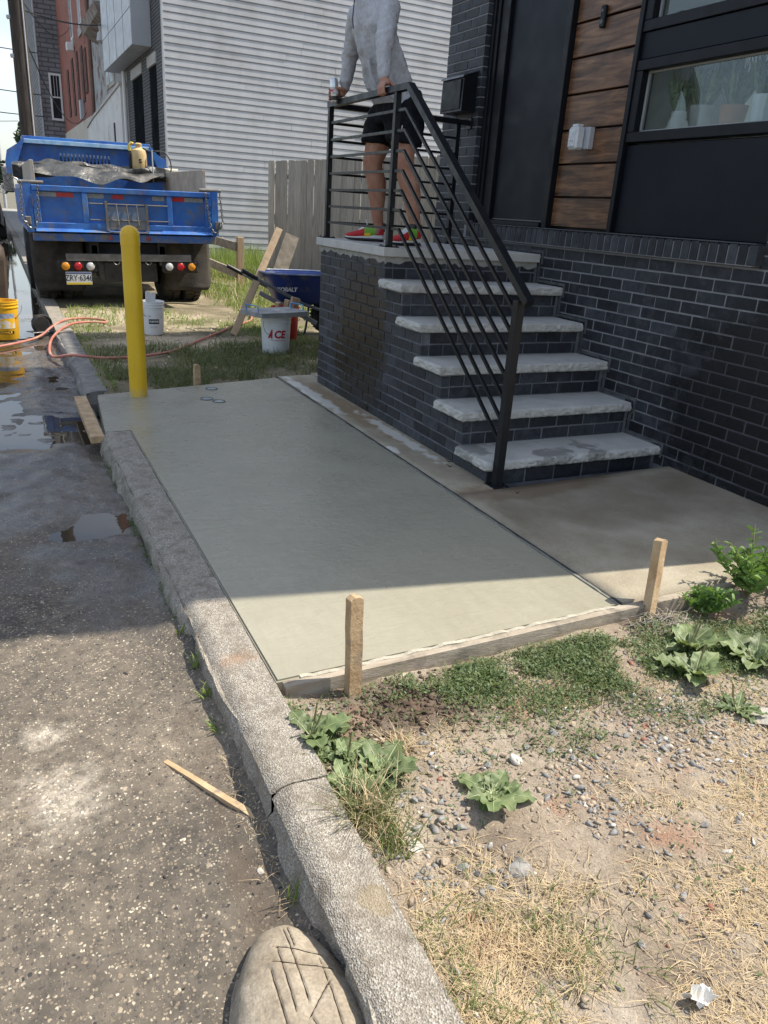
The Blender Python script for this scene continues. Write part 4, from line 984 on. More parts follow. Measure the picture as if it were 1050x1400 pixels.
# ================================================================== dump truck (local frame: x right, y forward, z up from the ground)
tk=empty("dump_truck",(-.69,7.4,-.06)); tk.rotation_euler=(0,R(-1.3),0); tag(tk,"blue dump truck seen from behind with a dirty chained tailgate","truck")
M_blue=pm("truck_blue_paint",(.018,.095,.37),(.05,.19,.52),3.2,.42,.35,4,objspace=True,rvar=.1,bdist=.03,dirt=((.15,.145,.135),6.5,.50,.72))
M_blued=pm("dirty_blue_paint",(.022,.085,.28),(.04,.12,.36),3,.5,.15,40,objspace=True,dirt=((.16,.145,.125),9,.46,.62))
M_bright=pm("pale_blue_edge",(.20,.40,.62),(.42,.58,.72),9,.5)  # paler blue for the lip of the cab shield
M_dirtm=pm("grimy_steel",(.10,.095,.085),(.19,.18,.165),7,.7,.3,40,objspace=True)
M_chas=pm("chassis_black",(.012,.0115,.011),(.035,.032,.028),6,.8,.3,30,objspace=True)
M_mud=pm("muddy_rubber",(.035,.031,.027),(.085,.075,.062),5,.9,.4,30,objspace=True)
M_mudt=pm("muddy_tyre",(.03,.028,.025),(.12,.105,.085),4,.92,.4,40,objspace=True)
M_chain=pm("chain_steel",(.10,.10,.10),(.28,.27,.25),30,.45,metal=.8)
M_bwood=pm("grey_bed_board",(.30,.265,.22),(.42,.38,.32),6,.9,.3,25)
M_redr=pm("red_reflector",(.55,.03,.03),(.45,.02,.02),14,.35); M_silr=pm("silver_reflector",(.34,.35,.35),(.22,.23,.23),25,.4)
def tp(name,mb,mat,par=None,smooth=False): return mb.build(name,mat,par or tk,smooth,local=True)
def sub(o): return o
# tailgate
tg=MB(); tg.cbox(-1.05,.0,1.0,1.05,.03,1.462,.003); tgo=tp("tailgate",tg,M_blue)
fr=MB(); fr.cbox(-1.06,-.055,1.405,1.06,-.001,1.468,.006); fr.cbox(-1.06,-.055,.985,1.06,-.001,1.055,.006)
for a,b in ((-1.06,-.985),(-.51,-.445),(.50,.565),(.985,1.06)): fr.cbox(a,-.052,1.056,b,-.001,1.404,.005)
tp("frame",fr,M_blue,tgo)
bl=MB(); bl.prism([(-1.06,-.056,.99),(-1.06,-.10,.955),(-1.06,-.0,.94),(-1.06,.0,.99)],(2.12,0,0)); tp("ledge",bl,M_blue,tgo)
cb=MB(); cb.cbox(-1.10,-.075,.845,1.10,.03,.935,.006); cbo=tp("rear_crossbar",cb,M_blued)
for x in (-.22,.24):
    l=MB(); l.lathe([(.001,-.088),(.026,-.086),(.03,-.076)],(x,0,.893),16,'y'); tp("marker_light",l,pm("dull_red_lens",(.22,.05,.045),None,8,.4),cbo,True)
for (a,b,m_) in ((-.975,-.79,M_silr),(-.788,-.60,M_redr),(-.44,-.25,M_silr),(-.15,-.02,M_redr),(.33,.48,M_silr),(.575,.73,M_redr),(.732,.97,M_silr)):
    tp("reflective_tape",MB().box(a,-.004,1.345,b,-.0012,1.395),m_,tgo)
rk=MB()
for zz in (1.285,1.10): rk.tube([(-.44,-.075,zz),(.50,-.075,zz)],.008,6)
rk.beam((-.24,-.085,1.32),(-.24,-.085,.985),.03,.015,(0,1,0)); rk.beam((.24,-.085,1.30),(.24,-.085,.985),.03,.015,(0,1,0))
rk.tube([(-.24,-.09,1.0),(-.22,-.09,.962),(.24,-.09,.962),(.26,-.09,1.0)],.010,6)
for x in (-.12,.0,.12): rk.tube([(x,-.08,1.285),(x,-.095,1.2),(x+.01,-.12,1.05),(x-.02,-.10,1.03)],.008,6)
tp("steel_rack",rk,M_dirtm,tgo)
rp=MB(); rp.cbox(-.225,-.072,.99,.225,-.060,1.265,.003); tp("rack_plate",rp,pm("rubbed_blue_plate",(.16,.19,.24),(.09,.17,.33),7,.5,.2,30,objspace=True,dirt=((.24,.22,.2),5,.5,.6)),tgo)
# bed: floor, sides with ribs, timber boards, bulkhead
bd=MB(); bd.cbox(-1.06,.035,.93,1.06,3.0,.985,.005); tp("bed_floor",bd,M_blued)
for s in (-1,1):
    sd=MB(); sd.cbox(min(s*1.06,s*1.10),.04,.93,max(s*1.06,s*1.10),3.0,1.42,.004); sd.cbox(min(s*1.045,s*1.15),.035,1.421,max(s*1.045,s*1.15),3.0,1.475,.005); sd.cbox(min(s*1.101,s*1.14),.035,.93,max(s*1.101,s*1.14),3.0,.985,.004)
    so_=tp("bed_side",sd,M_blue)
    for q in range(6):
        rbm=MB(); y=.25+q*.5; rbm.prism([(s*1.101,y,.986),(s*1.165,y+.12,.986),(s*1.165,y+.12,1.42),(s*1.101,y,1.42)],(0,.06,0)); tp("rib",rbm,M_blue,so_)
    pb=MB(); pb.beam((s*1.02,.10,1.60),(s*1.02,2.7,1.60),.045,.28,ch=.004); tp("side_board",pb,M_bwood)
    pst=MB(); pst.cbox(min(s*1.065,s*1.155),-.05,.94,max(s*1.065,s*1.155),.036,1.50,.005); pso=tp("corner_post",pst,M_blue)
    tp("hinge_pin",MB().tube([(s*.92,-.03,1.495),(s*1.2,-.03,1.495)],.022,10),M_dirtm,pso,True); tp("latch",MB().cbox(min(s*1.10,s*1.17),-.09,1.02,max(s*1.10,s*1.17),-.051,1.12,.01),M_dirtm,pso)
    # chains: real links
    ch=MB()
    def links(pts,ml):
        L=0; P=[Vector(p) for p in pts]; segs=[(P[i],P[i+1]) for i in range(len(P)-1)]; tot=sum((b-a).length for a,b in segs); n=int(tot/.035)
        for k in range(n):
            d=tot*(k+.5)/n
            for a,b in segs:
                l=(b-a).length
                if d<=l: break
                d-=l
            t=(b-a).normalized(); c=a+t*d; sidev=Vector((0,1,0)) if k%2 else t.cross(Vector((0,1,0))).normalized()
            loop=[c+t*.024*math.cos(u)+sidev*.013*math.sin(u) for u in [i*math.pi/4 for i in range(9)]]
            ml.tube(loop,.0052,5,cap=False)
    x=s*.99; links([(x,-.065,1.46),(x+s*.02,-.075,1.25),(x+s*.04,-.08,1.10),(s*1.06,-.10,1.00),(s*1.12,-.10,.98),(s*1.17,-.09,1.06)],ch)
    links([(s*1.17,-.08,1.50),(s*1.185,-.09,1.30),(s*1.20,-.09,1.12),(s*1.17,-.10,1.03)],ch)
    tp("chain",ch,M_chain,None,True)
hb=MB(); hb.cbox(-1.10,2.95,.93,1.10,3.0,1.70,.004)
# bulkhead with slots: build between the slots
hb2=MB(); zs0,zs1=1.78,1.94
hb2.prism([(-1.24,3.0,1.62),(1.12,3.0,1.62),(1.12,3.0,zs0),(-1.24,3.0,zs0)],(0,.03,0))
hb2.prism([(-1.2,3.0,zs1),(1.09,3.0,zs1),(.82,3.0,2.10),(-.95,3.0,2.10)],(0,.03,0))
hb2.prism([(-1.24,3.0,zs0),(-.475,3.0,zs0),(-.475,3.0,zs1),(-1.2,3.0,zs1)],(0,.03,0)); hb2.prism([(.275,3.0,zs0),(1.12,3.0,zs0),(1.09,3.0,zs1),(.275,3.0,zs1)],(0,.03,0))
for k in range(14): x=-.475+k*.0536; hb2.box(x+.026,3.0,zs0,x+.0536,3.03,zs1)
hb.add(hb2.v,hb2.f); hbo=tp("bulkhead",hb,M_blue)
cp=MB(); cp.cbox(-.98,2.93,2.101,.86,3.35,2.145,.004); tp("cab_shield",cp,M_blue,hbo)
cp=MB(); cp.cbox(-.985,2.90,2.045,.865,2.93,2.102,.004); tp("shield_lip",cp,M_bright,hbo)
for s,x0,x1 in ((-1,-1.24,-.97),(1,1.12,.85)):
    g_=MB(); g_.prism([(x0,2.86,1.62),(x0+s*-.10,2.86,1.62),(x1+s*-.02,2.86,2.09),(x1,2.86,2.12),(x0,2.86,1.80)],(0,.139,0)); tp("gusset",g_,M_blue,hbo)
# rolled tarp, rumpled
tv=[]; nx,nn=44,14
for i in range(nx+1):
    u=i/nx; x=-1.17+2.18*u; r=.115+.02*math.sin(u*9)+.012*math.sin(u*31+1); cz=1.68+.045*math.sin(u*3.1)-.02*math.sin(u*12); cy=2.62+.03*math.sin(u*7)
    for k in range(nn):
        a=2*math.pi*k/nn; rr=r*(1+.18*math.sin(a*3+u*15)+.12*math.sin(a*5-u*23)); tv.append((x,cy+rr*math.cos(a),cz-.0+rr*math.sin(a)*.8))
tm=MB(); tm.add(tv,[(i*nn+k,i*nn+(k+1)%nn,(i+1)*nn+(k+1)%nn,(i+1)*nn+k) for i in range(nx) for k in range(nn)]+[tuple(range(nn)),tuple(nx*nn+k for k in range(nn))])
M_tarp=pm("black_tarp",(.035,.037,.037),(.075,.075,.07),6,.36,.5,9,objspace=True,bdist=.05,dirt=((.19,.175,.15),3.4,.52,.68))
to=tp("tarp",tm,M_tarp,None,60)
tf=[]; nv=8
for i in range(nx+1):
    u=i/nx; x=-1.0+1.95*u; drop=.05+.14*abs(math.sin(u*3.3+.2))+.03*math.sin(u*17)
    for j in range(nv+1):
        v=j/nv; tf.append((x,2.50-.28*v+.02*math.sin(u*25+v*4),1.74+.03*math.sin(u*6)-drop*v**1.4+.02*math.sin(u*21+v*6)*v))
tm=MB(); tm.add(tf,[(i*(nv+1)+j,i*(nv+1)+j+1,(i+1)*(nv+1)+j+1,(i+1)*(nv+1)+j) for i in range(nx) for j in range(nv)]); tp("flap",tm,M_tarp,to,180)
tp("roller_tube",MB().tube([(1.0,2.6,1.76),(1.2,2.6,1.76)],.045,12),pm("roller_cream",(.5,.47,.38),None,8,.6),to,True)
ld=grid_mesh("load",np.linspace(-1.03,1.03,40),np.linspace(.06,2.9,50),lambda x,y:1.16+.22*np.clip(y/2.9,0,1)+(fbm(x,y,3,4,77)-.5)*.14,pm("dirt_load",(.10,.075,.05),(.19,.15,.105),6,.95,.6,30))
put("load",ld,None,tk,True)
# underside
un=MB(); un.cbox(-.46,-.0,.62,-.36,6.0,.84,.004); un.cbox(.36,.0,.62,.46,6.0,.84,.004); un.cbox(-.36,.1,.66,.36,.2,.82,.004); un.cbox(-.36,1.6,.64,.36,1.75,.80,.004)
for y in (.3,1.6,2.6): un.cbox(-1.0,y,.845,1.0,y+.1,.928,.003)
un.tube([(-.75,1.1,.48),(.75,1.1,.48)],.09,12); un.lathe([(.05,.2),(.17,.14),(.21,0),(.17,-.14),(.05,-.2)],(0,1.1,.47),14,'y')
tp("chassis",un,M_chas)
bu=MB(); bu.cbox(-.76,-.06,.615,.77,.0,.70,.004); bu.cbox(-.45,0,.56,-.38,.1,.80,.003); bu.cbox(.38,0,.56,.45,.1,.80,.003); buo=tp("bumper",bu,M_dirtm)
for x in (-.17,.22):
    tp("d_ring",MB().tube([(x+.035*math.cos(a),-.075,.61+.035*math.sin(a)) for a in [math.pi*k/8 for k in range(8,17)]],.007,6),M_chain,buo,True)
tp("hitch_plate",MB().cbox(-.32,-.03,.36,.33,.02,.60,.01),M_chas); tp("tank",MB().cbox(-.34,.3,.33,.28,.8,.6,.04),M_dirtm)
LC={'amber':pm("amber_lens",(.72,.30,.02),(.6,.22,.02),40,.3),'red':pm("stop_lens",(.48,.012,.02),(.4,.01,.015),40,.3),'white':pm("clear_lens",(.62,.62,.60),(.5,.5,.49),40,.3)}
for cx,cols in ((-.63,('amber','red','white')),(.63,('white','red','amber'))):
    hz=MB(); hz.cbox(cx-.235,-.05,.475,cx+.235,.03,.625,.02); ho=tp("light_cluster",hz,M_chas)
    for k,cn in enumerate(cols):
        x=cx+(k-1)*.145; l=MB(); l.lathe([(.001,-.072),(.035,-.068),(.050,-.058),(.052,-.045)],(x,0,.553),20,'y'); tp("lamp",l,LC[cn],ho,50)
        rg=MB(); rg.lathe([(.052,-.05),(.058,-.062),(.064,-.05)],(x,0,.553),20,'y'); tp("bezel",rg,M_chas,ho,True)
pl=MB(); pl.cbox(-.785,-.07,.335,-.485,-.066,.485,.0015); plo=tp("number_plate",pl,pm("plate_white",(.62,.63,.64),None,8,.4))
tp("plate_band",MB().box(-.783,-.0716,.465,-.487,-.0703,.483),pm("plate_blue",(.02,.05,.18),None,8,.4),plo); tp("plate_band",MB().box(-.783,-.0716,.337,-.487,-.0703,.360),pm("plate_yellow",(.65,.48,.03),None,8,.4),plo)
me=text_mesh("ZRY·6346",.098,lambda v:Vector((-.635+v.x,-.0718,.412+v.y)),.0012,sx=.80); me.materials.append(pm("plate_ink",(.012,.016,.035),None,5,.5)); put("plate_lettering",me,None,plo,True)
for s in (-1,1):
    f_=lattice_box(s*.82-.31,.44,.21,s*.82+.31,.455,.90,14,1,14,lambda p,f,s=s: Vector((s*.82+(p.x-s*.82)*(1-.16*max(0,(.18-f[2])/.18)**2),p.y+.03*math.sin(f[0]*5+s)*(1-f[2])-.05*(1-f[2])**2,p.z)))
    tp("mudflap",f_,M_mud,None,180)
    ms=MB()
    for q,xx in enumerate((s*.66,s*.96)):
        t_=MB(); pf_=[(.28,-.13),(.44,-.135),(.49,-.11),(.505,-.06),(.505,.06),(.49,.11),(.44,.135),(.28,.13)]
        t_.lathe(pf_,(xx,1.1,.50),36,'x')
        for k in range(36):
            a=2*math.pi*k/36
            for sd in (-1,1):
                c=Vector((xx+sd*.055,1.1+.507*math.sin(a+.05*sd),.50+.507*math.cos(a+.05*sd))); t_.obox(c,(.085,.045,.022),(-(a+.05*sd),0,sd*.35))
        wh=tp("wheel",t_,M_mudt,None,35); tp("rim",MB().lathe([(.03,.0),(.1,.03*s),(.25,.05*s),(.28,.12*s)],(xx,1.1,.50),24,'x'),M_dirtm,wh,True)
    t_=MB(); t_.lathe([(.25,-.12),(.42,-.125),(.46,-.1),(.475,-.05),(.475,.05),(.46,.1),(.42,.125),(.25,.12)],(s*.92,4.9,.48),32,'x'); wh=tp("wheel",t_,M_tyre,None,35); tp("rim",MB().lathe([(.03,.04*s),(.2,.04*s),(.25,.1*s)],(s*.92,4.9,.48),20,'x'),M_dirtm,wh,True)
    fd=MB(); fd.prism([(s*.60,.55,1.0-.08),(s*.60,1.65,.92),(s*1.0,1.65,.92),(s*1.0,.55,.92)],(0,0,.008)); tp("fender",fd,M_chas)
# cab ahead of the bed
def cs(y,w,z0,z1,wt): return [(-w,y,z0),(w,y,z0),(w,y,z0+(z1-z0)*.55),(wt,y,z1),(-wt,y,z1),(-w,y,z0+(z1-z0)*.55)]
m=MB(); loft(m,[cs(3.2,.92,.75,1.90,.80),cs(3.4,.96,.72,2.0,.82),cs(4.3,.96,.72,2.0,.82),cs(4.75,.96,.72,1.45,.86),cs(6.0,.86,.72,1.35,.72),cs(6.2,.80,.75,1.2,.66)]); tp("cab",m,pm("cab_paint",(.62,.62,.6),None,3,.3),None,35)
m=MB(); m.cbox(-.72,3.185,1.42,.72,3.199,1.85,.004); tp("rear_window",m,M_darkwin)
for s in (-1,1):
    tp("mirror",MB().cbox(min(s*1.12,s*1.28),4.55,1.35,max(s*1.12,s*1.28),4.63,1.75,.02).tube([(s*.95,4.6,1.5),(s*1.14,4.6,1.6)],.015,6),M_chain)
    tp("fuel_tank",MB().cbox(min(s*.55,s*.95),2.0,.35,max(s*.55,s*.95),2.9,.80,.08),M_dirtm)
tp("spare_wheel",MB().lathe([(.25,-.1),(.42,-.11),(.45,-.05),(.45,.05),(.42,.11),(.25,.1)],(-1.02,2.3,.47),28,'x'),M_tyre,None,35)
# pump sprayer standing on the bed front
sp=empty("pump_sprayer",(-.58,10.22,1.64)); tag(sp,"tan plastic tank sprayer with hose on the truck bed","sprayer")
M_tan=pm("tan_plastic",(.50,.36,.16),(.58,.43,.22),10,.45)
m=MB(); m.lathe([(.001,1.655),(.10,1.655),(.115,1.68),(.118,1.93),(.105,1.985),(.05,2.02),(.045,2.05)],(-.58+.47,10.0,0),20); m.build("tank",M_tan,sp,smooth=40)
sp.location=(-.11,10.0,1.65)
for o in sp.children: o.matrix_parent_inverse=Matrix.Translation(-sp.location)
MB().lathe([(.052,2.05),(.055,2.075),(.03,2.09)],(-.11,10,0),16,cap1=True).build("cap",M_tan,sp,smooth=40)
MB().tube([(-.19,9.98,2.07),(-.22,9.98,2.08),(-.25,9.98,2.04),(-.245,9.98,1.97)],.022,8).build("pump_handle",pm("yellow_plastic",(.6,.45,.06),None,8,.5),sp,smooth=True)
MB().cbox(-.25,9.9,1.645,.04,10.1,1.66,.006).build("base",M_chas,sp)
MB().cbox(-.255,9.95,1.66,-.235,10.05,1.95,.004).build("back_plate",M_chas,sp)
hp=[(-.05,9.96,2.02),(.05,9.95,1.98),(.12,9.9,1.99),(.25,9.95,1.99),(.34,9.95,1.9),(.36,9.94,1.76),(.3,9.92,1.66),(.12,9.9,1.60)]
def smoothpts(p,n=6):
    P=[Vector(a) for a in p]; out=[]
    for i in range(len(P)-1):
        p0=P[max(i-1,0)];p1=P[i];p2=P[i+1];p3=P[min(i+2,len(P)-1)]
        for k in range(n):
            t=k/n; out.append(.5*((2*p1)+(-p0+p2)*t+(2*p0-5*p1+4*p2-p3)*t*t+(-p0+3*p1-3*p2+p3)*t**3))
    out.append(P[-1]); return out
MB().tube(smoothpts(hp),.010,7).build("hose",M_wire,sp,smooth=True); MB().tube([(.07,9.9,2.0),(.07,9.86,1.55)],.010,7).build("wand",M_trim,sp,smooth=True)
me=text_mesh("S",.10,lambda v:Vector((-.11+v.x,10-math.sqrt(max(0,.1195**2-v.x**2)),1.83+v.y*.8)),.004); me.materials.append(M_chas); put("logo",me,None,sp)
# ================================================================== bollard, form timber, tools, buckets
def bollard_mat():
    m,nt,b=newmat("bollard_yellow"); g=G(nt); p=g.pos()
    c=g.ramp(g.noise(p,3,5),[(.3,(.66,.40,.010)),(.7,(.76,.50,.02))])
    dr=g.ramp(g.noise(g.mp(p,scale=(14,14,1.2)),3,6,.7),[(.55,0.0),(.75,.55)]); c=g.mix(dr,c,(.50,.31,.03))
    sc=g.ramp(g.noise(g.mp(p,scale=(5,5,9)),6,6,.75),[(.66,0.0),(.72,1.0)]); c=g.mix(g.math('MULTIPLY',sc,.7),c,(.16,.11,.04))
    sp=g.ellipse((-1.415,2.374,0),(.3,.3,.075),.5,18,.6); c=g.mix(g.math('MULTIPLY',sp,.55),c,(.30,.28,.20))
    g.set(b,'Base Color',c); g.set(b,'Roughness',g.mix(sc,.42,.8)); g.bump(b,g.noise(p,40,5),.004,.15); return m
M_yel=bollard_mat()
bo=empty("bollard",(-1.415,2.374,0)); tag(bo,"tall yellow steel bollard set in the fresh concrete","bollard")
m=MB(); m.lathe([(.061,-.05),(.061,1.03)],(-1.415,2.374,0),40); m.build("pipe",M_yel,bo,smooth=True)
m=MB(); m.lathe([(.0635,1.02)]+[(.0635*math.cos(a),1.085+.0635*math.sin(a)) for a in [i*math.pi/20 for i in range(10)]]+[(.001,1.149)],(-1.415,2.374,0),40); m.build("cap",M_yel,bo,smooth=50)
for i,(x,y,l) in enumerate(((-.86,2.50,"small round metal cap in fresh concrete, farthest from the bollard's row"),(-.97,2.19,"round metal cap in fresh concrete, nearest the yellow bollard"),(-.905,2.10,"round metal cap in fresh concrete, nearest the camera of three"))):
    c=empty("valve_cover",(x,y,0)); tag(c,l,"valve cover","metal caps in the fresh concrete")
    m=MB(); m.lathe([(.001,.0035),(.034,.0035),(.036,.0015)],(x,y,0),24); m.build("lid",pm("worn_metal_cap",(.36,.44,.43),(.50,.56,.54),30,.22,.1,60,metal=.6),c,smooth=30)
    m=MB(); m.lathe([(.038,.0005),(.040,.0045),(.045,.0045),(.047,.0005)],(x,y,0),28); m.build("ring",pm("cap_ring",(.05,.055,.05),None,9,.5),c,smooth=30)
M_pine=pm("raw_pine",(.36,.235,.125),(.50,.36,.21),5,.8,.35,30,stretch=(3,3,3),tint=.12,dirt=((.20,.165,.13),8,.56,.7))
M_pined=pm("dirty_form_board",(.27,.225,.165),(.40,.345,.27),6,.85,.3,40,stretch=(1,6,6),dirt=((.17,.145,.115),6,.5,.66))
def rough_board(x0,y0,z0,x1,y1,z1,n=24,amp=.004,seed=1):
    big=max((x1-x0,0),(y1-y0,1),(z1-z0,2))[1]; N=[3,3,3]; N[big]=n
    def fn(p,f):
        q=p.copy(); d=float(fbm(p.x*3+p.y*3,p.z*9+p.x,5,3,seed))-.5
        for a in range(3):
            if f[a] in (0,1) : q[a]-= (1 if f[a]==1 else -1)*(abs(d)*amp+ (.002 if sum(1 for b in f if b in (0,1))>1 else 0))
        return q
    return lattice_box(x0,y0,z0,x1,y1,z1,N[0],N[1],N[2],fn)
fbm_=rough_board(-1.845,1.41,-.05,-1.762,2.46,-.004,40,.006,5).build("form_board",M_pine,None,smooth=40); tag(fbm_,"short pale timber form beside the bollard end of the fresh slab","timber")
b=MB(); 
nb=rough_board(0,-.02,-.125,1.98,.02,.003,80,.004,9); ang=math.atan2(-1.342+1.374,1.37); Mx=Matrix.Translation((-1.592,-1.377,0))@Matrix.Rotation(ang,4,'Z'); nb.v=[tuple(Mx@Vector(p)) for p in nb.v]
tag(nb.build("form_board",M_pined,None,smooth=40),"long timber form board along the near edge of the slab","timber")
# thin mortar crust on the form's top edge
cr=lattice_box(.06,.006,-.01,1.36,.022,.005,90,2,1,lambda p,f:Mx@(p+Vector((0,(float(fbm(p.x,1,20,3,8))-.5)*.012,(float(fbm(p.x,3,26,3,4))-.6)*.012 if f[2]==1 else 0))))
tag(cr.build("mortar_crust",pm("white_crust",(.33,.30,.235),(.44,.41,.33),30,.95,.5,90)),"thin pale mortar crust along the near form board top","mortar")
def stake(base,top,w,t,label,rz=0.0,mat=None,tip=.0):
    b=Vector(base); e=Vector(top); d=(e-b).normalized(); m=MB(); sd=Vector((math.cos(rz),math.sin(rz),0)); sd=(sd-d*sd.dot(d)).normalized(); n=d.cross(sd); b=b-d*.12; L=(e-b).length
    r=lattice_box(-w/2,-t/2,0,w/2,t/2,L,3,2,18,lambda p,f:Vector((p.x*(1+.05*(float(fbm(p.z,1,9,2,int(w*9999)))-.5))+(.004*(float(fbm(p.z,7,14,3,3))-.5)),p.y,p.z+(.012*(float(fbm(p.x*40,p.y*40,1,2,8))-.5)-.008*(abs(f[0]-.5)*2)**2 if f[2]==1 else 0))))
    r.v=[tuple(b+sd*p[0]+n*p[1]+d*p[2]) for p in r.v]
    return tag(r.build("stake",mat or M_pine,None,smooth=30),label,"stake","wooden form stakes")
stake((-1.384,-1.428,-.06),(-1.392,-1.42,.285),.042,.032,"wooden stake holding the near form board, close to the kerb",ang+.1)
stake((-.128,-1.372,-.06),(-.082,-1.315,.25),.042,.034,"leaning wooden stake at the right end of the near form board",.25)
stake((-.925,2.70,-.05),(-.925,2.70,.15),.046,.034,"short wooden stake behind the fresh slab's far edge",.2)
sk=lattice_box(-.007,0,0,.007,.345,.016,3,22,2,lambda p,f:Vector((p.x*(1.0+.35*f[1])+.006*(float(fbm(p.y,2,12,3,5))-.5)*(1.5 if f[1]<.2 else .6),p.y,p.z*(.55+.55*f[1])+.004*float(fbm(p.y,5,9,2,6)))))
A=Vector((-1.955,-1.462,-.113)); B=Vector((-1.782,-1.775,-.116)); az=math.atan2(-(B-A).x,(B-A).y); Mx2=Matrix.Translation(A)@Matrix.Rotation(az,4,'Z'); sk.v=[tuple(Mx2@Vector(p)) for p in sk.v]
tag(sk.build("wood_stick",M_pine,None,smooth=30),"broken splintered timber stick lying on the road by the kerb","stick")
# leaning lumber in the yard
lm=rough_board(-.035,-.02,0,.035,.02,1.32,30,.004,12); d=Vector((.55,1.0,1.09)).normalized(); q=d.to_track_quat('Z','X').to_matrix().to_4x4(); 
foot=Vector((.02,5.12,-.02)); top=Vector((.70,5.62,1.09)); d=(top-foot).normalized(); L=(top-foot).length; sd=d.cross(Vector((-.4,-.9,0))).normalized(); nn_=sd.cross(d)
lm.v=[tuple(foot+sd*p[0]*1.15+nn_*p[1]+d*(p[2]/1.32*L)) for p in lm.v]
tag(lm.build("lumber",pm("tan_lumber",(.36,.25,.15),(.48,.36,.24),6,.8,.3,40,dirt=((.24,.18,.12),6,.5,.7)),None,smooth=30),"long tan timber stud leaning to the right beside the wheelbarrow","timber")
bb=rough_board(-.11,-.013,0,.11,.013,1.0,14,.004,13); foot=Vector((1.58,8.6,.05)); top=Vector((1.95,8.75,.92)); d=(top-foot).normalized(); sd=d.cross(Vector((-.3,-.95,0))).normalized(); nn_=sd.cross(d); L=(top-foot).length
bb.v=[tuple(foot+sd*p[0]+nn_*p[1]+d*p[2]*L) for p in bb.v]
tag(bb.build("plank",M_rw,None,smooth=30),"wide grey weathered plank leaning in front of the board fence","timber")
MB().box(0,0,0,0.001,.001,.001) if False else None
# prop post holding the lumber and plank
pp=MB(); pp.cbox(1.80,8.83,0,1.88,8.91,.60,.006); tag(pp.build("timber_post",M_yw),"short tan post hidden behind the leaning plank","post")
lp=MB(); lp.cbox(.70,5.66,-.02,.76,5.72,1.0,.005); 

def bucket(x,y,z,r0,r1,h,mat,name,label,handle_mat=None,lip=.006,rings=True,hdir=0.0):
    t=empty(name,(x,y,z)); tag(t,label,"bucket","buckets on the site")
    pr=[(.001,z+.004),(r0*.96,z+.002),(r0,z+.01),(r0+(r1-r0)*.82,z+h*.82)]
    if rings: pr+=[(r0+(r1-r0)*.82+.006,z+h*.825),(r0+(r1-r0)*.85+.006,z+h*.85),(r0+(r1-r0)*.85,z+h*.855),(r0+(r1-r0)*.91,z+h*.91),(r0+(r1-r0)*.91+.006,z+h*.915),(r1+.004,z+h*.94)]
    pr+=[(r1+.001,z+h-.012),(r1+lip,z+h-.01),(r1+lip,z+h),(r1-.004,z+h),(r0+(r1-r0)*.5-.004,z+h*.5),(r0-.004,z+.02),(.001,z+.016)]
    MB().lathe(pr,(x,y,0),36).build("body",mat,t,smooth=35)
    hm=MB(); zb=z+h*.87; R_=r1+.012; pts=[]
    for i in range(17):
        a=math.pi*i/16; pts.append((x+R_*math.cos(a)*math.cos(hdir)-R_*.55*math.sin(a)*math.sin(hdir)*1.0,y+R_*math.cos(a)*math.sin(hdir)+R_*.55*math.sin(a)*-math.cos(hdir)*1.0-.0,zb-R_*.85*math.sin(a)))
    pts=[(p[0]+( (p[0]-x)*.12),p[1]+((p[1]-y)*.12),p[2]) for p in pts]
    hm.tube(pts,.0025,6); hm.build("bail",handle_mat or M_chain,t,smooth=True)
    return t
def wrap_text(t,txt,size,x,y,z,r0,r1,h,zc,face,mat,dx=0.0,bold=.0,sx=1.0,shear=0.0,name="lettering"):
    """lettering laid on the bucket wall; face = angle of the label centre"""
    def wp(v):
        vx=(v.x+shear*v.y)+dx; zz=zc+v.y; rr=r0+(r1-r0)*(zz-z)/h+.0016; a=face+vx/rr
        return Vector((x+rr*math.cos(a),y+rr*math.sin(a),zz))
    me=text_mesh(txt,size,None,bold,sx=sx)
    bm=bmesh.new(); bm.from_mesh(me); bmesh.ops.subdivide_edges(bm,edges=[e for e in bm.edges if e.calc_length()>.02],cuts=3); bm.to_mesh(me); bm.free()
    for v in me.vertices: v.co=wp(v.co)
    me.materials.clear(); me.materials.append(mat); me.update(); return put(name,me,None,t)
def wrap_patch(t,x,y,z,r0,r1,h,z0,z1,face,w,mat,off=.0011,name="label_patch",poly=None):
    m=MB(); n=14; vs=[]
    for i in range(n+1):
        a=-w/2+w*i/n
        for j in range(5):
            zz=z0+(z1-z0)*j/4; rr=r0+(r1-r0)*(zz-z)/h+off; b=face+a/rr; vs.append((x+rr*math.cos(b),y+rr*math.sin(b),zz))
    m.add(vs,[(i*5+j,(i+1)*5+j,(i+1)*5+j+1,i*5+j+1) for i in range(n) for j in range(4)]); return m.build(name,mat,t,smooth=180)
def face_to_cam(x,y): return math.atan2(CP.y-y,CP.x-x)
M_wb=pm("white_plastic",(.70,.71,.71),(.76,.77,.77),5,.42,dirt=((.50,.48,.44),6,.60,.75)); M_redp=pm("logo_red",(.42,.012,.03),None,5,.5); M_blk=pm("label_black",(.015,.015,.016),None,5,.5)
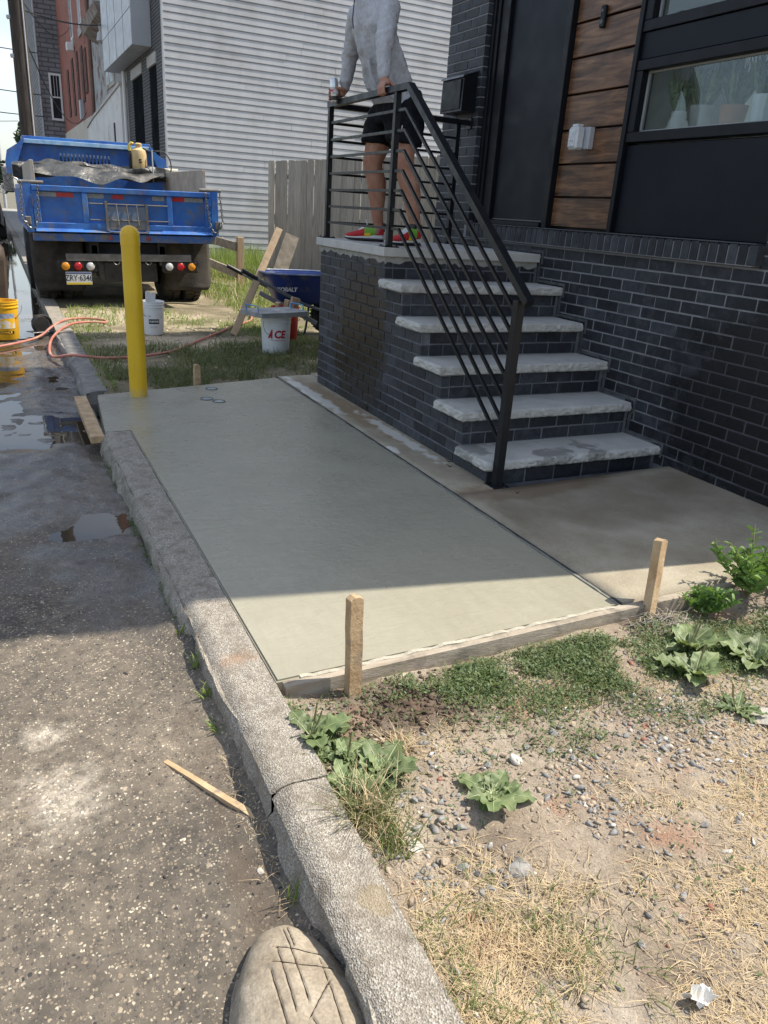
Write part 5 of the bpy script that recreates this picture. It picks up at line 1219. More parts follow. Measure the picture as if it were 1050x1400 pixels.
# white bucket with red lettering
x,y,z=.17,4.10,-.03; r0,r1,h=.130,.148,.368
t=bucket(x,y,z,r0,r1,h,M_wb,"bucket","white bucket with large red lettering under a grey board",hdir=.55)
fc=face_to_cam(x,y)+.12
lm_=[]
tri=MB()
def bpatch(polys,name,mat,zc,dx=0):
    m=MB()
    for poly in polys:
        vs=[]
        for (px,pz) in poly:
            zz=zc+pz; rr=r0+(r1-r0)*(zz-z)/h+.0016; a=fc+(px+dx)/rr; vs.append((x+rr*math.cos(a),y+rr*math.sin(a),zz))
        m.add(vs,[tuple(range(len(vs)))])
    return m.build(name,mat,t,fix=False)
bpatch([[(-.098,-.036),(-.058,.05),(-.048,.05),(-.048,-.036),(-.066,-.036),(-.066,-.018),(-.078,-.036)]],"logo",M_redp,.165)
wrap_text(t,"CE",.098,x,y,z,r0,r1,h,.165,fc,M_redp,dx=.026,bold=.004,sx=.95,shear=.12)
wrap_text(t,"The helpful place.",.021,x,y,z,r0,r1,h,.112,fc,M_redp,dx=.005,shear=.1)
# grey finishing board with blue handles resting on it
kb_=empty("kneeling_board",(x,y,z+h)); tag(kb_,"grey kneeling board with blue handles resting on the white bucket","board")
zb=z+h+.002; rot=.30
def kbp(mb): 
    mt=Matrix.Translation((x-.01,y,zb))@Matrix.Rotation(rot,4,'Z'); mb.v=[tuple(mt@Vector(p)) for p in mb.v]; return mb
kbp(lattice_box(-.29,-.19,0,.29,.19,.042,20,14,2,lambda p,f:Vector((p.x*(1-.04*abs(p.y/.19)**6),p.y*(1-.05*abs(p.x/.29)**6),p.z+.004*(float(fbm(p.x,p.y,9,3,4))-.5)))).build("board",pm("cement_grey",(.20,.205,.205),(.30,.305,.30),9,.85,.3,60,dirt=((.40,.40,.38),8,.5,.65)),kb_,smooth=35)) if False else None
kk_=kbp(lattice_box(-.29,-.19,0,.29,.19,.042,20,14,2,lambda p,f:Vector((p.x*(1-.04*abs(p.y/.19)**6),p.y*(1-.05*abs(p.x/.29)**6),p.z+.004*(float(fbm(p.x,p.y,9,3,4))-.5)))))
kk_.build("board",pm("cement_grey",(.20,.205,.205),(.30,.305,.30),9,.85,.3,60,dirt=((.40,.40,.38),8,.5,.65)),kb_,smooth=35)
M_lblue=pm("blue_strap",(.10,.30,.58),None,8,.5)
for sx in (-1,1):
    kbp(MB().tube(smoothpts([(sx*.262,-.10,.03),(sx*.266,-.10,.085),(sx*.266,-.075,.095),(sx*.266,.075,.095),(sx*.266,.10,.085),(sx*.262,.10,.03)],4),.009,8,flat=.6)).build("handle",M_lblue,kb_,smooth=True)
# red bucket of offcuts behind
x2,y2=.475,4.72; rb_=bucket(x2,y2,-.03,.128,.147,.37,pm("red_plastic",(.48,.03,.02),(.55,.04,.03),5,.45),"bucket","red bucket of timber offcuts behind the white one",hdir=.3)
for i,(dx,dy,hh,ty) in enumerate(((.03,-.03,.46,.25),(.075,.0,.45,.3),(-.07,.02,.40,-.2),(.0,.06,.42,.1))):
    o=MB().obox((x2+dx,y2+dy,-.03+hh/2+.02),(.045,.05,hh),(.06*i,ty,.3*i),.003).build("timber_offcut",M_yw); tag(o,["tan timber offcut in the red bucket, left of the pair","tan timber offcut in the red bucket, right of the pair","low timber offcut at the red bucket's left side","timber offcut at the red bucket's back"][i],"timber","offcuts in the red bucket")
# white bucket behind the bollard
x,y,z=-.80,5.33,-.035; r0,r1,h=.108,.122,.345
t=bucket(x,y,z,r0,r1,h,M_wb,"bucket","white bucket with a black label behind the yellow bollard",hdir=.2); f2=face_to_cam(x,y)
wrap_patch(t,x,y,z,r0,r1,h,.085,.135,f2+.12,.11,M_blk); wrap_text(t,"PURPOSE",.026,x,y,z,r0+.0015,r1+.0015,h,.11,f2+.12,M_wb,bold=.0008,sx=.9)
wrap_text(t,"ALL",.022,x,y,z,r0,r1,h,.165,f2-.25,M_blk); wrap_text(t,"joint compound",.013,x,y,z,r0,r1,h,.055,f2+.1,M_blk)
for (dx,hh,w_) in ((-.06,.43,.045),(-.02,.41,.03),(.0,.42,.035)):
    o=MB().obox((x+dx,y-.05,z+hh/2+.02),(w_,.012,hh),(.05,.06,.2)).build("trowel_handle",M_wb); 
    tag(o,{-.06:"white flat tool in the white bucket, leftmost",-.02:"white flat tool in the white bucket, middle",.0:"white flat tool in the white bucket, rightmost"}[dx],"tool","tools in the white bucket")
# yellow bucket at the left edge
x,y,z=-2.235,5.5,-.098; r0,r1,h=.128,.146,.38
M_yb=pm("yellow_plastic_bucket",(.72,.38,.01),(.80,.45,.015),5,.42)
t=bucket(x,y,z,r0,r1,h,M_yb,"bucket","yellow bucket with a printed label standing in the gutter",hdir=-.1); f3=face_to_cam(x,y)
wrap_patch(t,x,y,z,r0,r1,h,.02,.15,f3,.22,pm("label_photo",(.66,.62,.52),(.80,.45,.02),22,.5,lo=.46,hi=.54)); wrap_patch(t,x,y,z,r0,r1,h,.12,.165,f3,.22,pm("label_blue",(.45,.50,.58),(.2,.25,.35),30,.5),.0016)
wrap_patch(t,x,y,z,r0,r1,h,-.035,-.005,f3+.08,.16,M_blk,.0016); wrap_text(t,"DEWALT",.03,x,y,z,r0+.002,r1+.002,h,-.02,f3+.08,M_yb,bold=.001)
# brown bin at the very edge
bn=empty("brown_bin",(-2.45,7.0,-.1)); tag(bn,"dark brown rounded bin behind the yellow bucket at picture's edge","bin")
m=MB(); loft(m,[[(-2.45+a*w,7.0+b*w*.8,zz) for a,b in ((.5,-1),(.9,-.9),(1,-.5),(1,.5),(.9,.9),(.5,1),(-.5,1),(-.9,.9),(-1,.5),(-1,-.5),(-.9,-.9),(-.5,-1))] for zz,w in ((-.1,.27),(.1,.29),(.55,.315),(.68,.30),(.74,.25))]); m.build("body",pm("brown_plastic",(.045,.030,.020),(.07,.048,.032),7,.6,.2),bn,smooth=50)
MB().cbox(-2.66,6.72,.45,-2.24,6.745,.50,.006).build("grip",M_blk,bn)
# hose
hp=[(-3.2,4.6,-.098),(-2.6,4.85,-.095),(-2.29,5.0,-.09),(-1.95,5.45,-.085),(-1.78,5.75,-.02),(-1.62,6.05,.012),(-1.42,6.2,.006),(-1.22,6.12,.0),(-1.22,5.92,.0),(-1.42,5.86,.014),(-1.62,5.62,.02),(-1.8,5.2,-.03),(-1.87,4.75,-.075),(-1.86,4.3,-.07),(-1.72,4.02,-.005),(-1.45,3.88,-.01),(-1.12,3.96,-.012),(-.80,4.2,-.012),(-.46,4.72,-.012),(-.08,5.3,-.012),(.18,5.7,-.01),(.5,6.1,0),(.66,6.6,.015),(.9,7.1,.0)]
ho=MB().tube(smoothpts(hp,6),.0125,9).build("garden_hose",pm("orange_hose",(.40,.13,.09),(.48,.19,.14),7,.55,dirt=((.42,.30,.22),5,.52,.7)),None,smooth=True); tag(ho,"faded orange-red hose looping over the far kerb and yard","hose")
# circular saw lying by the kerb
sw=empty("circular_saw",(-1.86,5.88,-.09)); tag(sw,"black circular saw with silver base plate on the wet gutter","saw")
mt=Matrix.Translation((-1.87,5.88,-.088))@Matrix.Rotation(.5,4,'Z')
def swp(mb,name,mat,s=False): mb.v=[tuple(mt@Vector(p)) for p in mb.v]; return mb.build(name,mat,sw,smooth=s)
swp(MB().cbox(-.15,-.07,0,.15,.07,.006,.002),"base_plate",M_chain); swp(MB().lathe([(.001,-.03),(.085,-.03),(.09,-.02),(.09,.02),(.085,.03),(.001,.03)],(-.02,0,.075),20,'y'),"blade_guard",M_blk,40)
swp(MB().lathe([(.001,.03),(.045,.03),(.05,.05),(.045,.13),(.001,.135)],(.0,0,.085),16,'y'),"motor",M_blk,40); swp(MB().tube(smoothpts([(-.09,0,.10),(-.06,0,.155),(.02,0,.165),(.09,0,.13),(.11,0,.07)],4),.016,8),"handle",M_blk,True)

# ------------------------------------------------------------------ wheelbarrow
wbw=empty("wheelbarrow",(.9,5.25,0)); tag(wbw,"blue wheelbarrow with dark handles half hidden behind the stoop","wheelbarrow")
M_wbb=pm("wheelbarrow_blue",(.012,.028,.13),(.02,.045,.19),5,.35,.1,30,dirt=((.11,.11,.12),6,.58,.74))
def ring(x0,x1,w,z,n=28):
    cx=(x0+x1)/2; hx=(x1-x0)/2; out=[]
    for k in range(n):
        a=2*math.pi*k/n; e=3.2; c=math.cos(a); s=math.sin(a); out.append((cx+hx*math.copysign(abs(c)**(2/e),c),5.35+w*math.copysign(abs(s)**(2/e),s),z))
    return out
tr_=MB(); S_=[ring(.62,1.10,.15,.30),ring(.56,1.14,.20,.33),ring(.42,1.24,.31,.63),ring(.395,1.255,.325,.637),ring(.395,1.255,.325,.628),ring(.43,1.23,.30,.62),ring(.58,1.12,.19,.345),ring(.64,1.08,.14,.315)]
loft(tr_,S_); tro=tr_.build("tray",M_wbb,wbw,smooth=40)
rim=MB(); rp_=ring(.395,1.255,.325,.64,40); rim.tube([Vector(p) for p in rp_]+[Vector(rp_[0])],.010,6,cap=False); rim.build("rim",pm("scraped_rim",(.06,.12,.30),(.24,.27,.32),16,.5),tro,smooth=True)
def wbtext(v):
    yy=5.35-.31+.0; zz=.475+v.y; k=(zz-.33)/.30; ypos=5.35-(.20+.115*k)-.0035; return Vector((.62+v.x,ypos,zz))
me=text_mesh("KOBALT",.062,wbtext,.003,sx=1.0); me.materials.append(M_wb); put("lettering",me,None,tro)
for s in (-1,1):
    hd=MB(); hd.tube([(.13,5.35+s*.30,.655),(.45,5.35+s*.27,.50),(.85,5.35+s*.20,.31),(1.25,5.35+s*.10,.19)],.019,8); hd.build("handle_bar",pm("handle_steel",(.14,.15,.16),(.20,.21,.22),8,.5),wbw,smooth=True)
    MB().tube([(.10,5.35+s*.302,.668),(.27,5.35+s*.287,.587)],.024,10).build("grip",M_blk,wbw,smooth=True)
    MB().tube(smoothpts([(.72,5.35+s*.22,.36),(.70,5.35+s*.24,.15),(.74,5.35+s*.24,0.0),(.84,5.35+s*.24,0.0),(.90,5.35+s*.2,.28)],4),.013,7).build("leg",M_blk,wbw,smooth=True)
    MB().beam((1.0,5.35+s*.21,.60),(1.02,5.35+s*.13,.25),.028,.006,(0,1,0)).build("brace",M_blk,wbw)
w_=MB(); w_.lathe([(.10,-.045),(.165,-.05),(.19,-.03),(.197,0),(.19,.03),(.165,.05),(.10,.045)],(1.18,5.30,.17),30,'y'); 
for k in range(30):
    a=2*math.pi*k/30; w_.obox((1.18+.196*math.sin(a),5.30,.17+.196*math.cos(a)),(.02,.075,.010),(0,a,0))
wo_=w_.build("wheel",M_tyre,wbw,smooth=35); MB().lathe([(.02,-.03),(.06,-.02),(.10,-.04)],(1.18,5.30,.17),20,'y').build("rim",M_trim,wo_,smooth=True)
# shovel-like grey bar lying across in front of the wheelbarrow
gs=MB(); gs.beam((.26,4.95,.455),(.95,5.02,.12),.05,.018,(0,1,0),ch=.002); tag(gs.build("screed_bar",pm("dull_aluminium",(.24,.25,.26),(.32,.33,.34),8,.45,metal=.4)),"dull grey metal bar sloping across in front of the wheelbarrow","bar")
# ================================================================== person leaning on the railing
ps=empty("person",(.34,2.0,1.127)); tag(ps,"person in grey long-sleeved top, black shorts and red shoes leaning on the railing","person")
M_skin=pm("skin",(.36,.18,.12),(.47,.265,.185),14,.55,.2,70,spec=.4,dirt=((.40,.17,.12),9,.5,.75))
M_shirt=pm("grey_knit",(.40,.41,.44),(.49,.50,.53),60,.85,.7,9,rvar=.03,bdist=.035)
M_short=pm("black_shorts",(.006,.0065,.009),(.011,.012,.015),14,.8,.5,7,bdist=.03,spec=.15)
def ico(c,r,sub=2):
    bm=bmesh.new(); bmesh.ops.create_icosphere(bm,subdivisions=sub,radius=1); 
    rr=r if isinstance(r,(tuple,list)) else (r,r,r)
    v=[(c[0]+p.co.x*rr[0],c[1]+p.co.y*rr[1],c[2]+p.co.z*rr[2]) for p in bm.verts]; f=[tuple(q.index for q in a.verts) for a in bm.faces]; bm.free(); return v,f
def limb(mb,pts,rs,n=14,ends=True):
    """tapered closed tube with rounded ends along joints"""
    P=[Vector(p) for p in pts]
    mb.tube(P,list(rs),n)
    for p,r in ((P[0],rs[0]),(P[-1],rs[-1])): mb.add(*ico(p,r*.995))
    for p,r in zip(P[1:-1],rs[1:-1]): mb.add(*ico(p,r*.99))
def section(c,lat,dep,fwd=(-1,0,0),tilt=0.0,n=28,e=2.3):
    out=[]
    for k in range(n):
        a=2*math.pi*k/n; s=math.sin(a); co=math.cos(a)
        l=lat*math.copysign(abs(s)**(2/e),s); d=dep*math.copysign(abs(co)**(2/e),co)
        out.append((c[0]+fwd[0]*d,c[1]+l,c[2]+d*tilt))
    return out
def remeshed(name,mb,mat,vox,sm=6,parent=ps,smoothf=.5):
    o=mb.build(name,mat,parent,fix=True)
    r=o.modifiers.new("remesh",'REMESH'); r.mode='VOXEL'; r.voxel_size=vox; r.use_smooth_shade=True
    s=o.modifiers.new("smooth",'SMOOTH'); s.factor=smoothf; s.iterations=sm
    return o
hipR,hipL=(.30,2.09,1.98),(.33,1.90,1.98); knR,knL=(.235,2.16,1.665),(.32,1.85,1.66); anR,anL=(.338,2.225,1.235),(.440,1.815,1.235)
def mid(a,b,t,o=(0,0,0)): return tuple(a[i]+(b[i]-a[i])*t+o[i] for i in range(3))
bd=MB()
for h_,k_,a_ in ((hipR,knR,anR),(hipL,knL,anL)):
    limb(bd,[h_,mid(h_,k_,.45),mid(h_,k_,.85),k_,mid(k_,a_,.12),mid(k_,a_,.32,(.016,0,0)),mid(k_,a_,.55,(.010,0,0)),mid(k_,a_,.8),a_,mid(a_,(a_[0]-.01,a_[1],1.205),1.0)],[.105,.097,.078,.072,.066,.071,.062,.044,.037,.034])
    bd.add(*ico((k_[0]-.022,k_[1],k_[2]+.004),(.046,.048,.052)))
bd.add(*ico((.315,1.995,2.04),(.09,.12,.10)))
# trunk under the shirt, neck, head
limb(bd,[(.30,1.99,2.1),(.17,1.98,2.35),(.085,1.98,2.52),(.055,1.98,2.60),(.03,1.98,2.66)],[.10,.10,.09,.062,.056])
hc=Vector((.005,1.975,2.775))
bd.add(*ico(hc+Vector((.012,0,.012)),(.098,.076,.112),3)); bd.add(*ico(hc+Vector((-.02,0,-.055)),(.068,.058,.062),3)); bd.add(*ico(hc+Vector((-.062,0,-.098)),(.028,.030,.022)))   # skull, jaw, chin
bd.add(*ico(hc+Vector((-.092,0,-.012)),(.018,.012,.024))); bd.add(*ico(hc+Vector((-.104,0,-.026)),(.014,.015,.011)))    # nose
bd.add(*ico(hc+Vector((-.078,0,.032)),(.018,.055,.012)))                                                      # brow
bd.add(*ico(hc+Vector((-.083,0,-.060)),(.012,.026,.006))); bd.add(*ico(hc+Vector((-.081,0,-.070)),(.012,.022,.006)))    # lips
for s in (-1,1): bd.add(*ico(hc+Vector((.012,s*.078,-.005)),(.020,.010,.032))); bd.add(*ico(hc+Vector((-.062,s*.04,-.03)),(.02,.022,.02)))
# arms (mostly inside sleeves)
shR,shL=(.075,2.165,2.515),(.13,1.80,2.515); elR,elL=(.10,2.32,2.31),(.065,1.70,2.315); wrR,wrL=(.085,2.365,2.115),(.048,1.655,2.105)
limb(bd,[shR,elR,wrR],[.05,.04,.029]); limb(bd,[shL,elL,wrL],[.05,.04,.029])
# near (left) hand over the handrail: palm on the bar, fingers down its street side, thumb along the inner side
hl=MB()
limb(hl,[wrL,(.052,1.642,2.085)],[.028,.027]); 
for i in range(4): limb(hl,[(.062,1.650-.0,2.085),(.050,1.655-.023*i,2.072)],[.022,.0135])
fl=[.92,1.0,1.0,.85]
for i in range(4):
    yk=1.66-.0235*i; k=fl[i]
    limb(hl,[(.050,yk,2.074),(.026,yk-.004,2.070),(.018,yk-.006,2.046),(.022,yk-.007,2.046-.034*k),(.036,yk-.007,2.046-.042*k)],[.0135,.0105,.0098,.009,.0078],10)
limb(hl,[(.072,1.632,2.086),(.094,1.606,2.066),(.100,1.590,2.046),(.094,1.578,2.028)],[.018,.0128,.0112,.0095],10)
bd.add(hl.v,hl.f)
# far (right) hand round the can
cc=Vector((.012,2.372,2.095))
hr=MB(); limb(hr,[wrR,(.070,2.372,2.090)],[.028,.026])
limb(hr,[(.070,2.36,2.085),(.060,2.352,2.10)],[.022,.018]); limb(hr,[(.070,2.39,2.085),(.060,2.395,2.075)],[.022,.018])
for i in range(4):
    z=2.112-.0215*i; k=fl[i]; R0=.039
    pts=[]
    for a in (20,62,105,140): pts.append((cc.x+R0*math.cos(R(a))*1.0,cc.y+R0*math.sin(R(a)),z-.002*a/60))
    limb(hr,[(.066,2.392,z)]+pts,[.0125,.0105,.0098,.009,.0078],10)
limb(hr,[(.074,2.352,2.098),(.056,2.334,2.106),(.030,2.330,2.112),(.008,2.332,2.116)],[.017,.0125,.011,.009],10)
bd.add(hr.v,hr.f)
body=remeshed("body",bd,M_skin,.0055,5)
# eyes, hair
for s in (-1,1):
    o=MB().add(*ico(hc+Vector((-.078,s*.031,.006)),.0125,2)).build("eye",pm("eye_white",(.6,.58,.55),None,5,.3),ps,smooth=180)
    MB().add(*ico(hc+Vector((-.0865,s*.031,.006)),(.005,.006,.006),2)).build("iris",pm("iris",(.06,.035,.02),None,5,.2),o,smooth=180)
hr_=MB(); hr_.add(*ico(hc+Vector((.028,0,.036)),(.098,.083,.098),4)); hr_.add(*ico(hc+Vector((.06,0,-.02)),(.055,.072,.06),3))
ho_=remeshed("hair",hr_,pm("dark_hair",(.018,.012,.009),(.04,.028,.02),40,.6,.8,90,stretch=(1,1,.2)),.007,2)
# shirt
sh_=MB()
loft(sh_,[section((.325,1.985,1.965),.172,.135,tilt=.05),section((.318,1.985,2.0),.185,.150,tilt=.05),section((.285,1.985,2.06),.182,.150,tilt=.0),section((.235,1.982,2.16),.182,.140,tilt=.1),section((.165,1.98,2.30),.190,.135,tilt=.15),section((.115,1.98,2.41),.192,.125,tilt=.15),section((.09,1.98,2.50),.165,.095,tilt=.1),section((.07,1.98,2.555),.115,.078,tilt=.1),section((.055,1.98,2.595),.070,.066),section((.045,1.98,2.635),.066,.064)])
for s_,e_,w_ in ((shR,elR,wrR),(shL,elL,wrL)):
    pts=[mid(s_,(.09,1.98,2.5),.35),s_,mid(s_,e_,.35),mid(s_,e_,.7),e_,mid(e_,w_,.3),mid(e_,w_,.65),mid(e_,w_,.93)]
    limb(sh_,pts,[.075,.073,.066,.060,.056,.050,.043,.037])
    rs=random.Random(3)
    for q in range(7):    # bunched folds at elbow and cuff
        t=rs.choice([.86,.95,1.04,1.12,1.75,1.85,1.95]); c=mid(s_,e_,t) if t<1 else mid(e_,w_,t-1); a=rs.uniform(0,6.28); rr=.056 if t<1.3 else .040
        d=Vector(w_)-Vector(s_); d.normalize(); u=d.orthogonal().normalized(); v=d.cross(u)
        ring_=[Vector(c)+(u*math.cos(a+b)+v*math.sin(a+b))*rr+d*.012*math.sin(b*1.5) for b in (-.9,-.45,0,.45,.9)]
        sh_.tube(ring_,[.006,.011,.013,.011,.006],7)
# long drape folds down the torso
for (p0,p1,r) in (((-.01,1.94,2.36),(.13,1.87,2.05),.014),((.0,1.87,2.42),(.20,1.815,2.02),.017),((-.0,2.03,2.36),(.15,2.03,2.04),.013),((.15,1.80,2.40),(.33,1.80,2.08),.014),((.21,1.79,2.25),(.42,1.84,2.02),.016),((.08,1.81,2.3),(.27,1.80,1.98),.013)):
    a=Vector(p0);b=Vector(p1); sh_.tube([a.lerp(b,t/6)+Vector((.012*math.sin(t*1.1),-.010*math.sin(t*.9),0)) for t in range(7)],[r*.4,r,r,r*1.1,r,r*.9,r*.4],8)
shirt=remeshed("shirt",sh_,M_shirt,.009,5)
def crumple(o,size,strength,seed):
    t=bpy.data.textures.new("cloth_folds",'CLOUDS'); t.noise_scale=size; t.noise_depth=2; t.noise_type='SOFT_NOISE'
    d=o.modifiers.new("folds",'DISPLACE'); d.texture=t; d.strength=strength; d.mid_level=.5; d.texture_coords='GLOBAL'
    s=o.modifiers.new("smooth2",'SMOOTH'); s.factor=.5; s.iterations=2
crumple(shirt,.07,.022,1)
col=MB(); 
for zz,rr in ((2.625,.068),(2.655,.070)): pass
loft(col,[section((.048,1.98,2.60),.074,.072),section((.040,1.98,2.665),.078,.078),section((.040,1.98,2.667),.070,.070),section((.046,1.98,2.61),.066,.064)]); col.build("collar",M_shirt,shirt,smooth=60)
z_=MB(); z_.tube([(-.032,1.965,2.60),(-.044,1.955,2.53),(-.052,1.95,2.45),(-.045,1.945,2.40)],.004,6); z_.build("zipper",pm("zip_dark",(.06,.06,.07),None,9,.4,metal=.5),shirt,smooth=True)
# shorts
st_=MB()
loft(st_,[section((.325,1.99,2.10),.170,.135),section((.328,1.99,2.00),.200,.158),section((.325,1.99,1.93),.208,.158),section((.32,1.99,1.89),.19,.14)])
for h_,k_ in ((hipR,knR),(hipL,knL)):
    loft(st_,[section((h_[0],h_[1],2.0),.10,.125),section(mid(h_,k_,.25),.116,.135),section(mid(h_,k_,.66),.112,.126,tilt=.12),section(mid(h_,k_,.675),.106,.120,tilt=.12)])
for (p0,p1) in (((.24,1.83,1.95),(.30,1.79,1.83)),((.32,1.785,1.97),(.34,1.775,1.84)),((.40,1.83,1.96),(.42,1.80,1.83)),((.19,2.05,1.95),(.20,2.1,1.83))):
    a=Vector(p0); b=Vector(p1); st_.tube([a,a.lerp(b,.5),b],[.006,.012,.008],7)
shorts=remeshed("shorts",st_,M_short,.009,3); crumple(shorts,.07,.022,2)
lg=MB(); lg.obox((.255,1.772,1.855),(.004,.004,.03),(0,.3,.5)); lg.build("logo",M_wb,shorts)
# shoes
def shoe(toe,heel,zb):
    toe=Vector((*toe,zb)); heel=Vector((*heel,zb)); d=(toe-heel).normalized(); sd=Vector((d.y,-d.x,0)); L=.29; o=toe-d*L
    def sec(t,w,z0,z1,n=18,e=2.6):
        out=[]
        for k in range(n):
            a=2*math.pi*k/n; c=math.cos(a); s=math.sin(a)
            out.append(o+d*(t*L)+sd*w*math.copysign(abs(c)**(2/e),c)+Vector((0,0,(z0+z1)/2+(z1-z0)/2*math.copysign(abs(s)**(2/e),s))))
        return out
    def lo(secs): m=MB(); loft(m,[sec(*q) for q in secs]); return m
    root=lo([(0.0,.026,.0,.012),(.05,.036,.0,.018),(.3,.040,.0,.020),(.55,.043,.0,.018),(.75,.050,.0,.018),(.93,.040,.004,.020),(1.0,.018,.012,.024)]).build("shoe",M_blk,ps,smooth=60)
    lo([(-.01,.024,.016,.045),(.05,.038,.014,.050),(.3,.040,.014,.046),(.55,.042,.014,.036),(.75,.049,.014,.030),(.93,.040,.016,.028),(1.0,.018,.02,.030)]).build("midsole",M_wb,root,smooth=60)
    red=pm("shoe_red",(.52,.018,.025),(.60,.03,.035),40,.6,.2,90); grn=pm("shoe_green",(.20,.48,.05),None,30,.6); yl=pm("shoe_yellow",(.75,.52,.02),None,30,.6)
    lo([(0.01,.022,.04,.115),(.06,.034,.04,.120),(.18,.037,.04,.112),(.32,.038,.04,.108),(.45,.040,.03,.098),(.6,.043,.026,.080),(.78,.046,.024,.062),(.93,.034,.026,.050),(.985,.014,.028,.040)]).build("upper",red,root,smooth=60)
    lo([(.22,.0395,.040,.118),(.34,.0405,.040,.112),(.44,.042,.032,.101),(.50,.0425,.03,.094)]).build("saddle",grn,root,smooth=60)
    st=lo([(.34,.0415,.022,.070),(.42,.0432,.022,.068),(.50,.0442,.022,.064)]).build("strap",yl,root,smooth=60)
    m=MB()
    for s in (-1,1):
        P=[o+d*(L*q)+sd*s*.0447+Vector((0,0,zz)) for q,zz in ((.37,.050),(.39,.042),(.42,.043),(.46,.050),(.49,.056))]
        m.tube(P,[.0015,.003,.0028,.002,.001],5)
    m.build("logo",M_blk,st)
    lo([(.44,.022,.086,.110),(.58,.024,.070,.092),(.66,.020,.06,.080)]).build("tongue",M_wb,root,smooth=60)
    m=MB()
    for q in (.46,.52,.58): m.tube([o+d*(q*L)-sd*.032+Vector((0,0,.112-(q-.4)*.16)),o+d*(q*L)+Vector((0,0,.125-(q-.4)*.18)),o+d*(q*L)+sd*.032+Vector((0,0,.112-(q-.4)*.16))],.003,5)
    m.tube([o+d*(.44*L)+Vector((0,0,.115)),o+d*(.50*L)+Vector((.004,0,.15))],.0035,5); m.build("laces",M_wb,root,smooth=True)
    lo([(.04,.030,.11,.145),(.16,.034,.108,.150),(.30,.030,.108,.142)]).build("sock",M_blk,root,smooth=60)
    lo([(-.015,.015,.07,.130),(.01,.018,.07,.134),(.03,.016,.07,.132)]).build("heel_tab",M_blk,root,smooth=60)
shoe((.125,2.345),(.40,2.20),1.1275); shoe((.20,1.735),(.48,1.83),1.1275)
# drink can in the far hand
cn=empty("drink_can",(cc.x,cc.y,2.04)); tag(cn,"slim silver drink can held in the person's far hand","can")
tl=Matrix.Translation(cc)@Matrix.Rotation(-.10,4,'Y')@Matrix.Translation((0,0,-.075))
def cnp(mb,name,mat,s=40): mb.v=[tuple(tl@Vector(p)) for p in mb.v]; return mb.build(name,mat,cn,smooth=s)
cnp(MB().lathe([(.001,.0),(.022,.0),(.0275,.010),(.0285,.014),(.0285,.140),(.026,.150),(.024,.155),(.024,.152),(.001,.151)],n=28),"body",pm("can_silver",(.55,.56,.57),(.66,.67,.68),12,.25,metal=.85))
for z0,z1,m_ in ((.018,.045,M_blk),(.055,.10,pm("can_white",(.62,.63,.64),(.5,.51,.53),20,.35))): cnp(MB().lathe([(.0287,z0),(.0288,z1)],n=28),"label_band",m_)
cnp(MB().lathe([(.0289,.06),(.0289,.085)],n=28),"label_band",pm("can_red",(.5,.02,.03),(.62,.63,.64),26,.4,lo=.5,hi=.55))
# ================================================================== stones, weeds, grass
def leaf_mat(name,c1,c2,scale=25,trans=.3,rough=.55,objrand=0.0):
    m,nt,b=newmat(name); g=G(nt); c=g.ramp(g.noise(g.pos(),scale,4),[(.3,c1),(.7,c2)])
    if objrand: c=g.mix(1.0,c,g.ramp(g.rnd(),[(0,1-objrand),(1,1+objrand)]),'MULTIPLY')
    g.set(b,'Base Color',c); b.inputs['Roughness'].default_value=rough; b.inputs['Specular IOR Level'].default_value=.35
    tr=g.n.new('ShaderNodeBsdfTranslucent'); g.l.new(g.mix(1.0,c,(1.3,1.35,.7),'MULTIPLY'),tr.inputs[0]); mx=g.n.new('ShaderNodeMixShader'); mx.inputs[0].default_value=trans
    o=[n for n in g.n if n.type=='OUTPUT_MATERIAL'][0]; g.l.new(b.outputs[0],mx.inputs[1]); g.l.new(tr.outputs[0],mx.inputs[2]); g.l.new(mx.outputs[0],o.inputs[0]); return m
M_straw=leaf_mat("straw",(.40,.30,.175),(.62,.50,.325),40,.2,.7); M_gr=leaf_mat("green_grass",(.075,.115,.03),(.17,.21,.065),30,.3); M_gr2=leaf_mat("fresh_grass",(.12,.19,.04),(.27,.32,.10),6,.35)
M_grd=leaf_mat("shade_grass",(.075,.105,.035),(.19,.20,.085),8,.3); M_cover=leaf_mat("weed_leaf",(.07,.115,.045),(.155,.20,.085),30,.25); M_broad=leaf_mat("broad_leaf",(.105,.155,.06),(.215,.26,.125),30,.22,.5,.28); M_lance=leaf_mat("lance_leaf",(.09,.18,.045),(.19,.30,.08),20,.28)
rs=np.random.RandomState(11)
def blades(name,P,h,w,lean,mat,curl=.5,seg=3):
    """P: n x 3 bases; curved tapering blades joined as one mesh"""
    n=len(P); hh=h*(.5+rs.rand(n)); a=rs.rand(n)*2*np.pi; le=lean*(.3+rs.rand(n)*1.2); dx=np.cos(a)*le; dy=np.sin(a)*le; pa=a+np.pi/2+rs.normal(size=n)*.5; ww=w*(.6+.8*rs.rand(n))
    V=[]
    for k in range(seg+1):
        t=k/seg; off=hh*(t*(1-curl)+curl*t*t); z=hh*np.maximum(.12,1-.5*le*t)*t
        cx=P[:,0]+dx*off; cy=P[:,1]+dy*off; cz=P[:,2]+z-.003; q=ww*(1-t)**.7/2+.0002
        V+= [np.stack([cx-np.cos(pa)*q,cy-np.sin(pa)*q,cz],1),np.stack([cx+np.cos(pa)*q,cy+np.sin(pa)*q,cz],1)]
    co=np.stack(V,1).reshape(-1,3); m=2*(seg+1); b=np.arange(n)[:,None]*m; f=np.concatenate([b+np.array([[2*k,2*k+1,2*k+3,2*k+2]]) for k in range(seg)])
    return np_mesh(name,co,f,mat,True)
